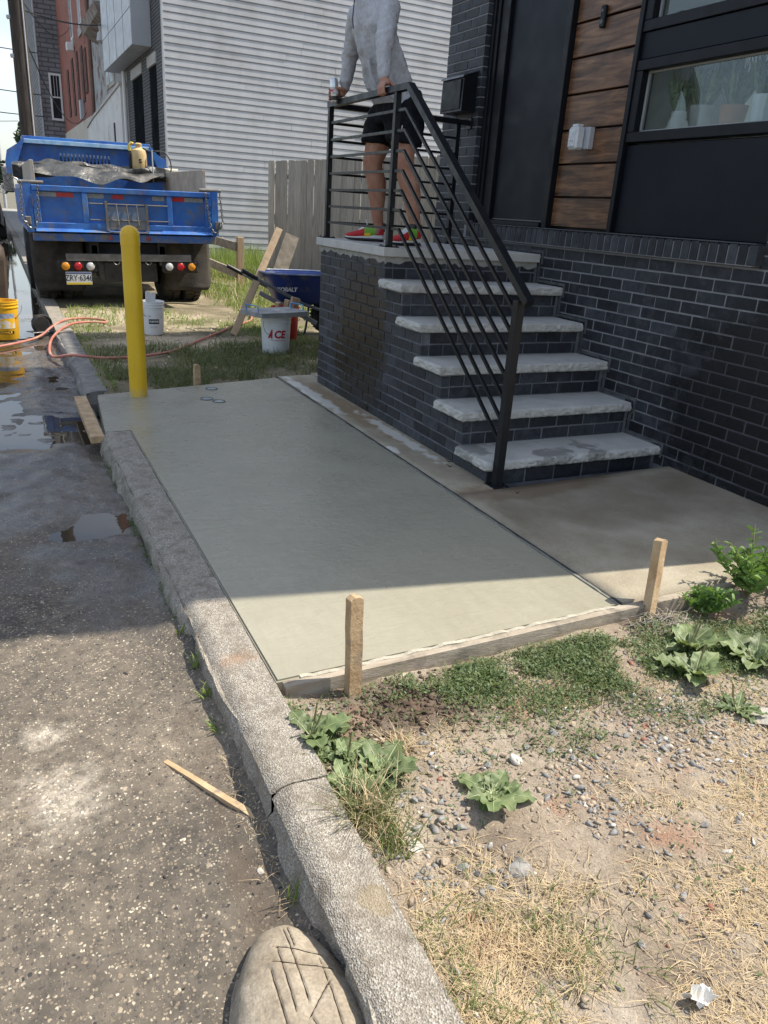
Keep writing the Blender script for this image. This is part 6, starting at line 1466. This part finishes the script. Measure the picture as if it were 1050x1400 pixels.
def scatter(n,x0,x1,y0,y1,zf,mask):
    x=x0+(x1-x0)*rs.rand(n*4); y=y0+(y1-y0)*rs.rand(n*4); k=rs.rand(n*4)<mask(x,y); x=x[k][:n]; y=y[k][:n]; return np.stack([x,y,zf(x,y)],1)
gs_=lambda x,y,cx,cy,rx,ry: np.exp(-(((x-cx)/rx)**2+((y-cy)/ry)**2))
bare=lambda x,y: np.clip(1-1.5*gs_(x,y,-1.26,-1.55,.24,.13),0,1)
# --- dry straw over the near soil, low and matted
ms=lambda x,y: bare(x,y)*np.clip(1-.8*gs_(x,y,-.85,-1.97,.5,.14),0,1)*np.clip((fbm(x,y,4.5,4,51)-.42)*4,0,1)*np.clip(.12+gs_(x,y,-1.15,-2.5,.5,.26)*1.6+gs_(x,y,-.75,-1.72,.45,.12)*1.3+gs_(x,y,-.3,-2.3,.6,.3)+gs_(x,y,-1.3,-1.62,.18,.07),0,1)
put("dry_grass",blades("dry_grass",scatter(30000,-1.62,.75,-3.0,-1.40,soil_z,ms),.024,.0015,2.2,M_straw))["kind"]="stuff"
# --- green grass clumps near the kerb
mg=lambda x,y: np.clip((fbm(x,y,9,4,52)-.40)*5,0,1)*np.clip(gs_(x,y,-1.52,-2.36,.12,.17)*1.6+gs_(x,y,-1.34,-2.42,.16,.14)+.7*gs_(x,y,-1.55,-2.12,.05,.06)+.35*gs_(x,y,-.2,-1.9,.3,.1),0,1)
put("green_grass",blades("green_grass",scatter(4200,-1.64,.4,-3.0,-1.42,soil_z,mg),.042,.0024,1.1,M_gr))["kind"]="stuff"
mg2=lambda x,y: np.clip((fbm(x,y,7,4,53)-.42)*5,0,1)*np.clip(gs_(x,y,-1.40,-2.40,.2,.18),0,1)
put("dry_grass",blades("dry_grass",scatter(4500,-1.62,-1.0,-3.0,-2.1,soil_z,mg2),.036,.0016,1.3,M_straw))["kind"]="stuff"
# --- mat of small-leaved weeds below the form board
def leafmat(name,P,size,mat,up=.5):
    n=len(P); a=rs.rand(n)*2*np.pi; s=size*(.5+rs.rand(n)); tilt=rs.rand(n)*up+.1
    d=np.stack([np.cos(a)*np.cos(tilt),np.sin(a)*np.cos(tilt),np.sin(tilt)],1); q=np.stack([-np.sin(a),np.cos(a),rs.normal(size=n)*.25],1)
    z=np.zeros((n,3)); z[:,2]=1; b=P
    co=np.stack([b,b+d*s[:,None]*.45+q*s[:,None]*.22,b+d*s[:,None]-z*s[:,None]*.08,b+d*s[:,None]*.45-q*s[:,None]*.22],1).reshape(-1,3)
    return np_mesh(name,co,np.arange(4*n).reshape(-1,4),mat)
mc=lambda x,y: np.clip((fbm(x,y,8,4,54)-.32)*4,0,1)*np.clip(1.5*gs_(x,y,-.85,-1.49,.32,.085)+1.4*gs_(x,y,-.48,-1.56,.34,.10)+1.1*gs_(x,y,-.15,-1.68,.28,.08)+.8*gs_(x,y,.15,-1.60,.3,.12)+.5*gs_(x,y,-.60,-1.68,.35,.06)+.9*gs_(x,y,-1.05,-1.47,.14,.05)+.7*gs_(x,y,-1.55,-1.68,.07,.10)+.6*gs_(x,y,-1.50,-1.82,.07,.05)+.8*gs_(x,y,-1.53,-1.76,.05,.06)+.25*gs_(x,y,-.6,-1.85,.4,.08)+.5*gs_(x,y,-1.60,-1.50,.03,.06),0,1)
def upz(P,h): P=P.copy(); P[:,2]+=rs.rand(len(P))**1.5*h; return P
put("ground_cover",leafmat("ground_cover",upz(scatter(26000,-1.64,.8,-2.1,-1.40,soil_z,mc),.022),.0125,M_cover,.9))["kind"]="stuff"
put("ground_cover",blades("ground_cover",scatter(9000,-1.64,.8,-2.1,-1.40,soil_z,mc),.036,.0024,1.2,M_gr))["kind"]="stuff"
mt2=lambda x,y: np.clip((fbm(x,y,6,3,55)-.55)*6,0,1)
put("ground_cover",leafmat("ground_cover",upz(scatter(700,-1.5,.5,-2.6,-1.6,soil_z,mt2),.012),.012,M_cover,.7))["kind"]="stuff"
# --- gravel: real stones in four colours
def stone_shapes(k):
    out=[]
    for i in range(k):
        bm=bmesh.new(); r2=random.Random(100+i); s=[r2.uniform(.8,1.4),r2.uniform(.55,1.0),r2.uniform(.3,.65)]
        for q in range(8):
            d=Vector((r2.gauss(0,1),r2.gauss(0,1),r2.gauss(0,1))).normalized(); bm.verts.new((d.x*s[0],d.y*s[1],d.z*s[2]))
        bmesh.ops.convex_hull(bm,input=list(bm.verts)); bmesh.ops.delete(bm,geom=[v for v in bm.verts if not v.link_faces],context='VERTS'); bm.verts.index_update()
        co=np.array([v.co[:] for v in bm.verts]); bm.faces.ensure_lookup_table(); f=np.array([[q.index for q in a.verts] for a in bm.faces]); bm.free(); out.append((co,f))
    return out
SH=stone_shapes(24)
def stones(name,P,size,mat):
    n=len(P); C=[];F=[]; base=0
    for i in range(n):
        co,f=SH[rs.randint(len(SH))]; s=size*(.35+rs.rand()**3*2.3); a=rs.rand()*6.28; c,s_=np.cos(a),np.sin(a); tl=rs.normal()*.3
        q=co*s; q=np.stack([q[:,0]*c-q[:,1]*s_,q[:,0]*s_+q[:,1]*c,q[:,2]+q[:,0]*tl*.5],1)+P[i]+[0,0,s*.02]; C.append(q); F.append(f+base); base+=len(q)
    return np_mesh(name,np.concatenate(C),np.concatenate(F),mat)
def smat(n,a,b): return pm(n,a,b,45,.85,.4,150)
GM=[smat("grey_gravel",(.15,.146,.138),(.30,.29,.275)),smat("tan_gravel",(.27,.21,.15),(.42,.34,.255)),smat("pale_gravel",(.42,.39,.34),(.56,.53,.48)),smat("red_gravel",(.24,.10,.065),(.33,.16,.11))]
mgv=lambda x,y: np.clip((fbm(x,y,5,4,61)-.33)*4,0,1)*bare(x,y)*np.clip(.22+1.3*gs_(x,y,-.80,-1.97,.65,.20)+.9*gs_(x,y,-1.42,-2.12,.10,.10)+.7*gs_(x,y,-1.2,-2.1,.3,.12)+.7*gs_(x,y,-.2,-2.15,.5,.25),0,1)
for m_,n,sz in ((GM[0],4600,.0062),(GM[1],4800,.0056),(GM[2],700,.0058),(GM[3],420,.0055)):
    put("gravel",stones("gravel",scatter(n,-1.60,.8,-2.9,-1.42,soil_z,mgv),sz,m_))["kind"]="stuff"
mall=lambda x,y: x*0+.9
put("gravel",stones("gravel",scatter(6000,-1.62,.6,-2.85,-1.42,soil_z,lambda x,y:.25+bare(x,y)*.5),.0026,GM[1]))["kind"]="stuff"
put('soil_clods',stones('soil_clods',scatter(5200,-1.62,.7,-2.9,-1.42,soil_z,lambda x,y:.3+.6*fbm(x,y,4,3,63)),.0042,M_soil))['kind']='stuff'
dk=lambda x,y: np.clip(gs_(x,y,-1.26,-1.55,.26,.13)*1.3+gs_(x,y,-.13,-1.42,.1,.04),0,1)
put("soil_clods",stones("soil_clods",scatter(2600,-1.62,.1,-1.9,-1.40,soil_z,dk),.0055,pm("dark_clod",(.05,.033,.022),(.11,.075,.05),50,.95,.5,90)))["kind"]="stuff"
# individual larger stones
def rock(name,c,size,mat,label,grp,seed,sub=3,flat=.6,cat="stone"):
    bm=bmesh.new(); bmesh.ops.create_icosphere(bm,subdivisions=sub,radius=1); r2=random.Random(seed); ax=Euler((r2.uniform(-.3,.3),r2.uniform(-.3,.3),r2.uniform(0,6))).to_matrix(); pl=[(Vector((r2.gauss(0,1),r2.gauss(0,1),r2.gauss(0,1))).normalized(),r2.uniform(.55,.85)) for _ in range(9)]
    for v in bm.verts:
        p=v.co.copy()
        for n_,d_ in pl:
            e=p.dot(n_)-d_
            if e>0: p-=n_*e
        p*=1+.06*(float(fbm(p.x*2+p.z,p.y*2,1.5,2,seed))-.5)
        v.co=ax@Vector((p.x*1.15,p.y*.9,p.z*flat))*size+Vector(c)
    me=bpy.data.meshes.new(name); bm.to_mesh(me); bm.free(); me.materials.append(mat); smooth_by_angle(me,28); o=put(name,me)
    return tag(o,label,cat,grp)
def on(x,y,d=0): return (x,y,float(soil_z(np.array(x),np.array(y)))+d)
rock("stone",on(-1.084,-1.868,.006),.020,GM[2],"round cream stone above the lone broad-leaved weed in the gravel","loose stones",1)
rock("stone",on(-1.488,-2.038,.004),.021,GM[2],"pale flat oblong stone right of the grass tuft","loose stones",2,flat=.4)
rock("stone",on(-1.295,-2.185,.003),.032,GM[0],"large flat grey stone set in the dry soil","loose stones",3,flat=.3)
rock("stone",(-1.823,-1.916,-.112),.011,GM[2],"single white pebble lying on the road beside the kerb","loose stones",4)
rock("stone",on(-1.470,-2.255,.004),.012,GM[3],"small red brick fragment beside the kerb grass","loose stones",5)
rock("stone",on(-.23,-1.99,.004),.085,pm("pale_slab_stone",(.33,.30,.26),(.43,.40,.35),12,.9,.5,60),"broad pale rock half buried at the picture's right edge","loose stones",6,flat=.22)
k=0
for (x,y,s_) in ((-1.445,-2.10,.014),(-1.42,-2.135,.015),(-1.395,-2.165,.010),(-1.44,-2.18,.010),(-1.36,-2.17,.012),(-1.39,-2.205,.013),(-1.34,-2.215,.011),(-1.41,-2.21,.009),(-1.02,-1.83,.013),(-.98,-1.80,.012),(-.90,-1.80,.016),(-.87,-1.785,.011),(-.83,-1.80,.010),(-.97,-1.87,.013),(-.80,-1.88,.011),(-1.10,-1.83,.011),(-1.17,-1.855,.012),(-.93,-1.92,.012),(-1.02,-1.93,.011),(-.72,-1.90,.011),(-.66,-1.99,.012),(-.55,-2.05,.012),(-1.42,-1.90,.012),(-1.37,-1.885,.009),(-1.43,-1.97,.009),(-.45,-2.2,.013),(-.78,-2.25,.011),(-1.12,-2.03,.010)):
    rock("stone",on(x,y,.004),s_,GM[0] if k%3 else GM[1],"angular stone chip lying loose on the dry soil","stone chips on the soil",200+k,sub=2); k+=1
# paper scrap
pc=MB(); n=7; vs=[]
for i in range(n+1):
    for j in range(n+1):
        u,v=i/n,j/n; px,py=-1.158+(u-.5)*.05,-2.585+(v-.5)*.035
        if (i in(0,n)) or (j in (0,n)): px+=random.uniform(-.006,.006); py+=random.uniform(-.005,.005)
        vs.append((px,py,float(soil_z(np.array(px),np.array(py)))+.016+.012*math.sin(u*7+v*3)+random.uniform(-.003,.003)))
pc.add(vs,[(i*(n+1)+j,(i+1)*(n+1)+j,(i+1)*(n+1)+j+1,i*(n+1)+j+1) for i in range(n) for j in range(n)]); po_=pc.build("paper_scrap",pm("crumpled_paper",(.70,.67,.60),(.76,.73,.67),20,.9)); tag(po_,"crumpled cream paper scrap on dry grass at bottom right","paper")
sm_=po_.modifiers.new("thickness",'SOLIDIFY'); sm_.thickness=.0006
# --- scored boulder in the gutter
def boulder_mat():
    m,nt,b=newmat("scored_rock"); g=G(nt); p=g.pos()
    c=g.ramp(g.noise(p,14,7,.65),[(.3,(.21,.17,.12)),(.55,(.33,.28,.21)),(.75,(.44,.385,.305))]); c=g.mix(1.0,c,g.ramp(g.noise(p,160,3),[(.3,.8),(.7,1.15)]),'MULTIPLY')
    g.set(b,'Base Color',c); g.set(b,'Roughness',.88); g.bump(b,g.noise(p,70,7,.7),.006,.6); return m
bl_=empty("scored_rock",(-1.86,-2.32,-.12)); tag(bl_,"tan rock scored with a grid of cuts, wedged against the kerb","rock")
xs=np.linspace(-1.99,-1.755,70); ys=np.linspace(-2.62,-2.10,110)
cuts=[((-1.836, -2.105), (-1.849, -2.295)), ((-1.866, -2.155), (-1.877, -2.305)), ((-1.826, -2.1), (-1.832, -2.165)), ((-1.874, -2.15), (-1.784, -2.2)), ((-1.887, -2.187), (-1.777, -2.24)), ((-1.894, -2.205), (-1.902, -2.365)), ((-1.794, -2.205), (-1.809, -2.385)), ((-1.854, -2.325), (-1.824, -2.465)), ((-1.794, -2.265), (-1.859, -2.325))]
def bz(x,y):
    cx=-1.862-.06*(y+2.30)*-1.0-.05*np.clip(-2.3-y,0,1); cy=-2.335; rx_=.134*(1-.30*np.clip((y-cy)/.262,0,1)**1.5); q=(np.abs((x-cx)/rx_)**2.4+np.abs((y-cy)/.265)**2.6)**(1/2.5)
    z=-.125+.078*np.clip(1-q**3.4,0,1)**.5+(fbm(x,y,9,4,71)-.5)*.026+(fbm(x,y,40,3,72)-.5)*.004
    for (a,b) in cuts:
        ax,ay=a; bx,by=b; dx,dy=bx-ax,by-ay; t=np.clip(((x-ax)*dx+(y-ay)*dy)/(dx*dx+dy*dy),0,1); d=np.hypot(x-ax-t*dx,y-ay-t*dy); z=z-.005*np.exp(-(d/.0020)**2)
    return np.where(q>1.06,-.16,z)
xs=np.linspace(-2.01,-1.74,120); ys=np.linspace(-2.66,-2.09,230)
put("boulder",grid_mesh("boulder",xs,ys,bz,boulder_mat()),None,bl_)
cm=MB()
for (a,b) in cuts:
    pts=[]
    for t in range(15):
        x=a[0]+(b[0]-a[0])*t/14; y=a[1]+(b[1]-a[1])*t/14; x2=x+.0006*math.sin(t*2.1); pts.append((x2,y,float(bz(np.array(x2),np.array(y)))+.0022))
    cm.tube(pts,[.0003]+[.0006+.0007*((q*7)%5)/5 for q in range(13)]+[.0003],5)
cm.build("cut_line",pm("cut_dark",(.018,.013,.009),(.035,.025,.018),30,.95),bl_)  # dark line laid along each cut
# --- broad-leaved rosettes
def rosette(x,y,n,L,label,seed,zf=soil_z,mat=None,stalks=0,rz=0,flat=.25,w=.52):
    r2=random.Random(seed); z=float(zf(np.array(x),np.array(y))); t=empty("broadleaf_weed",(x,y,z)); tag(t,label,"weed","broad-leaved weeds")
    n=int(n*1.5)
    for k in range(n):
        a=rz+2*math.pi*k*.618+r2.uniform(-.3,.3); l=L*(r2.uniform(.7,1.15) if k<n*.6 else r2.uniform(.35,.65)); el=(flat if k<n*.6 else flat+.25)+r2.uniform(-.10,.35); dro=r2.uniform(.2,.55); ww=w*l*r2.uniform(.85,1.15); nu,nv=10,8; ph=r2.uniform(0,6); vs=[]
        for i in range(nu+1):
            u=i/nu; prof=(math.sin(math.pi*min(1,max(0,(u-.16)/.84))**.75)**.8 if u>.16 else 0)*.5+ (.035 if u<=.22 else 0)
            for j in range(nv+1):
                v=j/nv*2-1; lat=v*ww*prof*(1+.10*math.sin(u*23+ph)*abs(v)+.07*math.sin(u*41+ph*2)*abs(v)); rz_=u*l
                zz=z+.006+l*(math.sin(el)*u*1.1-dro*u*u*.55)+abs(v)*prof*ww*.22+.014*prof*math.sin(u*19+ph+v*2.5)*abs(v)*(L/.09)+.004*math.sin(u*31+ph)*abs(v)
                vs.append((x+math.cos(a)*rz_*math.cos(el)-math.sin(a)*lat,y+math.sin(a)*rz_*math.cos(el)+math.cos(a)*lat,max(zz,z-.01+.012*prof)))
        m=MB(); m.add(vs,[(i*(nv+1)+j,(i+1)*(nv+1)+j,(i+1)*(nv+1)+j+1,i*(nv+1)+j+1) for i in range(nu) for j in range(nv)])
        rib=MB(); rib.tube([(vs[i*(nv+1)+nv//2][0],vs[i*(nv+1)+nv//2][1],vs[i*(nv+1)+nv//2][2]+.0006) for i in range(nu+1)],[.0024*(1-.85*i/nu) for i in range(nu+1)],5)
        lo_=m.build("leaf",mat or M_broad,t,smooth=180,fix=False); rib.build("midrib",M_rib,lo_)
    for k in range(stalks):
        a=r2.uniform(0,6.28); h=r2.uniform(.09,.15); sx,sy=math.cos(a)*.02,math.sin(a)*.02
        s=MB(); s.tube([(x,y,z),(x+sx,y+sy,z+h*.5),(x+sx*1.6,y+sy*1.6,z+h)],[.0018,.0015,.0012],5); s.tube([(x+sx,y+sy,z+h*.5),(x+sx*1.6,y+sy*1.6,z+h)],[.0035,.0022],6); s.build("stalk",M_stalk,t)
    return t
M_rib=pm("leaf_rib",(.28,.33,.16),(.33,.37,.2),20,.6); M_stalk=pm("seed_stalk",(.16,.15,.06),(.22,.2,.09),40,.8)
rosette(-1.590,-1.600,10,.125,"broad-leaved weed on the kerb nearest the form board stake",1,stalks=2,flat=.28,w=.5)
rosette(-1.520,-1.700,7,.095,"ragged broad-leaved weed in the middle of the kerbside clump",2,stalks=1)
rosette(-1.450,-1.775,9,.115,"broad-leaved weed at the right end of the kerbside clump",3,flat=.35)
rosette(-1.565,-1.80,6,.085,"broad-leaved weed just above the grass tuft",9)
rosette(-1.225,-1.960,11,.120,"lone broad-leaved weed growing in the gravel",4,flat=.22,w=.5)
rosette(-.16,-1.60,7,.14,"plantain with tall seed stalk below the right stake",5,stalks=2,flat=.45)
rosette(-.28,-1.745,8,.13,"plantain with pale drooping leaves in the green weeds",6,stalks=1,flat=.4)
rosette(.02,-1.74,8,.15,"large plantain at the picture's right edge",7,flat=.45)
rosette(-.30,-1.935,8,.085,"small dark rosette weed beside the half buried pale rock",8,mat=M_cover,stalks=1,w=.34)
# --- tall leafy weed by the slab corner
def tall_weed(x,y,label,seed,hs=.26,n=9,spread=.14):
    r2=random.Random(seed); z=float(soil_z(np.array(x),np.array(y))); t=empty("leafy_weed",(x,y,z)); tag(t,label,"weed","tall leafy weeds")
    for k in range(n):
        a=r2.uniform(0,6.28); h=hs*r2.uniform(.55,1.1); sp=spread*r2.uniform(.2,1); sx,sy=math.cos(a)*sp,math.sin(a)*sp
        P=[Vector((x+sx*.25*0,y,z)),Vector((x+sx*.4,y+sy*.4,z+h*.5)),Vector((x+sx*.8,y+sy*.8,z+h*.85)),Vector((x+sx,y+sy,z+h))]; st=MB(); st.tube(smoothpts(P,3),.0022,5); so_=st.build("stem",M_stalk,t)
        lf=MB(); nl=int(20*h/hs)+10
        for i in range(nl):
            u=.2+.8*i/nl; q=P[0].lerp(P[3],u)+Vector((0,0,0)); q=Vector((x+sx*u**1.1,y+sy*u**1.1,z+h*u)); b=i*2.4+r2.uniform(-.3,.3); l=.055*(1.25-.55*u)*r2.uniform(.7,1.2)
            leaf_strip(lf,q,q+Vector((math.cos(b)*l,math.sin(b)*l,l*r2.uniform(.1,.6))),l*.27,(0,0,.008),5)
        lf.build("leaves",M_lance,t,fix=False)
    return t
tall_weed(.36,-1.41,"tall bushy green weed at the old slab's near corner",1,.25,24,.19)
tall_weed(.56,-1.50,"leafy weed cut by the picture's right edge",2,.22,14,.17)
tall_weed(.12,-1.42,"lower leafy weed left of the tall bushy one",3,.12,10,.12)
tw=MB()
for i in range(70):
    q=Vector((-.12+random.gauss(0,.07),-1.43+random.gauss(0,.025),-.045+random.uniform(0,.02))); a=random.uniform(0,6.28); l=random.uniform(.03,.09); tw.tube([q,q+Vector((math.cos(a)*l*.5,math.sin(a)*l*.5,random.uniform(0,.02))),q+Vector((math.cos(a+.4)*l,math.sin(a+.4)*l,random.uniform(-.01,.015)))],[.0014,.0012,.0006],4)
put('dead_twigs',tw.mesh('dead_twigs',pm('grey_twig',(.28,.25,.21),(.42,.38,.33),30,.9)))['kind']='stuff'
# --- tuft of long grass on the kerb
def tuft(x,y,n,h,label,seed,mats,zf=soil_z,spread=.03,lean=.8,w=.0026):
    z=float(zf(np.array(x),np.array(y))); t=empty("grass_tuft",(x,y,z)); tag(t,label,"grass tuft","grass tufts"); 
    for m_,fr in mats:
        k=int(n*fr); P=np.stack([x+rs.normal(size=k)*spread,y+rs.normal(size=k)*spread,np.full(k,z)],1); put("blades",blades("blades",P,h,w,lean,m_,.6,5),None,t)
    return t
tuft(-1.565,-1.925,320,.105,"tuft of long grass leaning over the kerb below the broad leaves",1,((M_grd,.6),(M_straw,.4)),spread=.032,lean=.85)
tuft(-1.545,-2.02,160,.075,"smaller grass tuft just below the long one on the kerb",2,((M_gr,.7),(M_straw,.3)),spread=.025)
tuft(-1.37,-1.70,90,.065,"dry tan grass tuft between the kerbside weeds and dark soil",3,((M_straw,1.0),),spread=.02)
# --- weeds in the gutter
rd=lambda x,y: road_z(x,y)
for (x,y,n,h,l) in ((-1.785,-1.08,14,.055,"bright green grass sprig in the gutter below the rust stain"),(-1.79,-1.25,26,.035,"low green weed in the gutter beside the kerb"),(-1.80,-1.40,18,.03,"small weed in the gutter above the broken stick"),(-1.785,-2.03,7,.075,"lone green sprout in the gutter above the scored rock"),(-1.79,-.86,8,.05,"thin green sprout at the kerb foot near the shadow edge")):
    tuft(x,y,n,h,l,1,((M_gr2,1.0),),zf=rd,spread=.010,lean=.7,w=.005)
mgut=lambda x,y: np.clip((fbm(x,y,6,3,81)-.42)*6,0,1)
put("gutter_weeds",leafmat("gutter_weeds",upz(scatter(1500,-1.80,-1.762,-.8,1.45,rd,mgut),.02),.010,M_cover,.8))["kind"]="stuff"
put("gutter_debris",blades("gutter_debris",scatter(150,-1.83,-1.77,-2.05,-1.5,rd,lambda x,y:.6+x*0),.020,.0011,1.6,M_straw))["kind"]="stuff"
put("gutter_grit",stones("gutter_grit",scatter(260,-2.1,-1.77,-2.4,-.9,rd,lambda x,y:np.clip(gs_(x,y,-1.82,-2.0,.06,.4)+.15,0,1)),.0034,smat("dark_grit",(.03,.028,.027),(.08,.07,.06))))["kind"]="stuff"
# --- yard grass behind the slab
put("yard_grass",blades("yard_grass",scatter(9000,-1.55,1.2,2.5,4.6,yard_z,lambda x,y:np.where(y>2.85-.26*(-x-.24)/1.0*1.0*(x<-.24)+.02,1,0)*np.clip((fbm(x,y,2.2,4,91)-.36)*4,0,1)*np.clip(1.2-.9*gs_(x,y,-.9,4.7,.9,.5),0,1)),.085,.007,1.0,M_grd))["kind"]="stuff"
put("yard_grass",blades("yard_grass",scatter(5200,-1.5,1.4,4.4,8.0,yard_z,lambda x,y:np.clip((fbm(x,y,1.3,4,92)-.44)*5,0,1)*np.clip(.25+gs_(x,y,.9,5.9,.7,1.2)+.8*gs_(x,y,-1.45,5.0,.16,1.0)-1.2*gs_(x,y,-.6,4.8,.6,.4),0,1)),.085,.008,1.0,M_gr2))["kind"]="stuff"
put("yard_grass",blades("yard_grass",scatter(15000,.55,7.5,6.2,15,yard_z,lambda x,y:np.clip(.35+(fbm(x,y,1.1,4,93)-.4)*3,0,1)),.22,.011,.6,M_gr2))["kind"]="stuff"
put("yard_grass",blades("yard_grass",scatter(2500,.6,7.5,6.2,15,yard_z,lambda x,y:np.clip(.1+(fbm(x,y,.9,4,94)-.42)*4,0,1)),.26,.009,.7,M_straw))["kind"]="stuff"
put("yard_grass",blades("yard_grass",scatter(1500,1.9,3.2,12.6,14.8,yard_z,lambda x,y:.8+x*0),.42,.010,.35,M_gr2))["kind"]="stuff"
put("yard_grass",blades("yard_grass",scatter(500,-1.62,-1.5,2.7,7.0,yard_z,lambda x,y:.7+x*0),.06,.007,.9,M_gr2))["kind"]="stuff"
put("yard_gravel",stones("yard_gravel",scatter(1200,-1.5,.6,3.0,7.2,yard_z,lambda x,y:.3+.7*gs_(x,y,-.7,4.7,.8,.6)),.012,smat("yard_chips",(.38,.32,.23),(.55,.48,.37))))["kind"]="stuff"
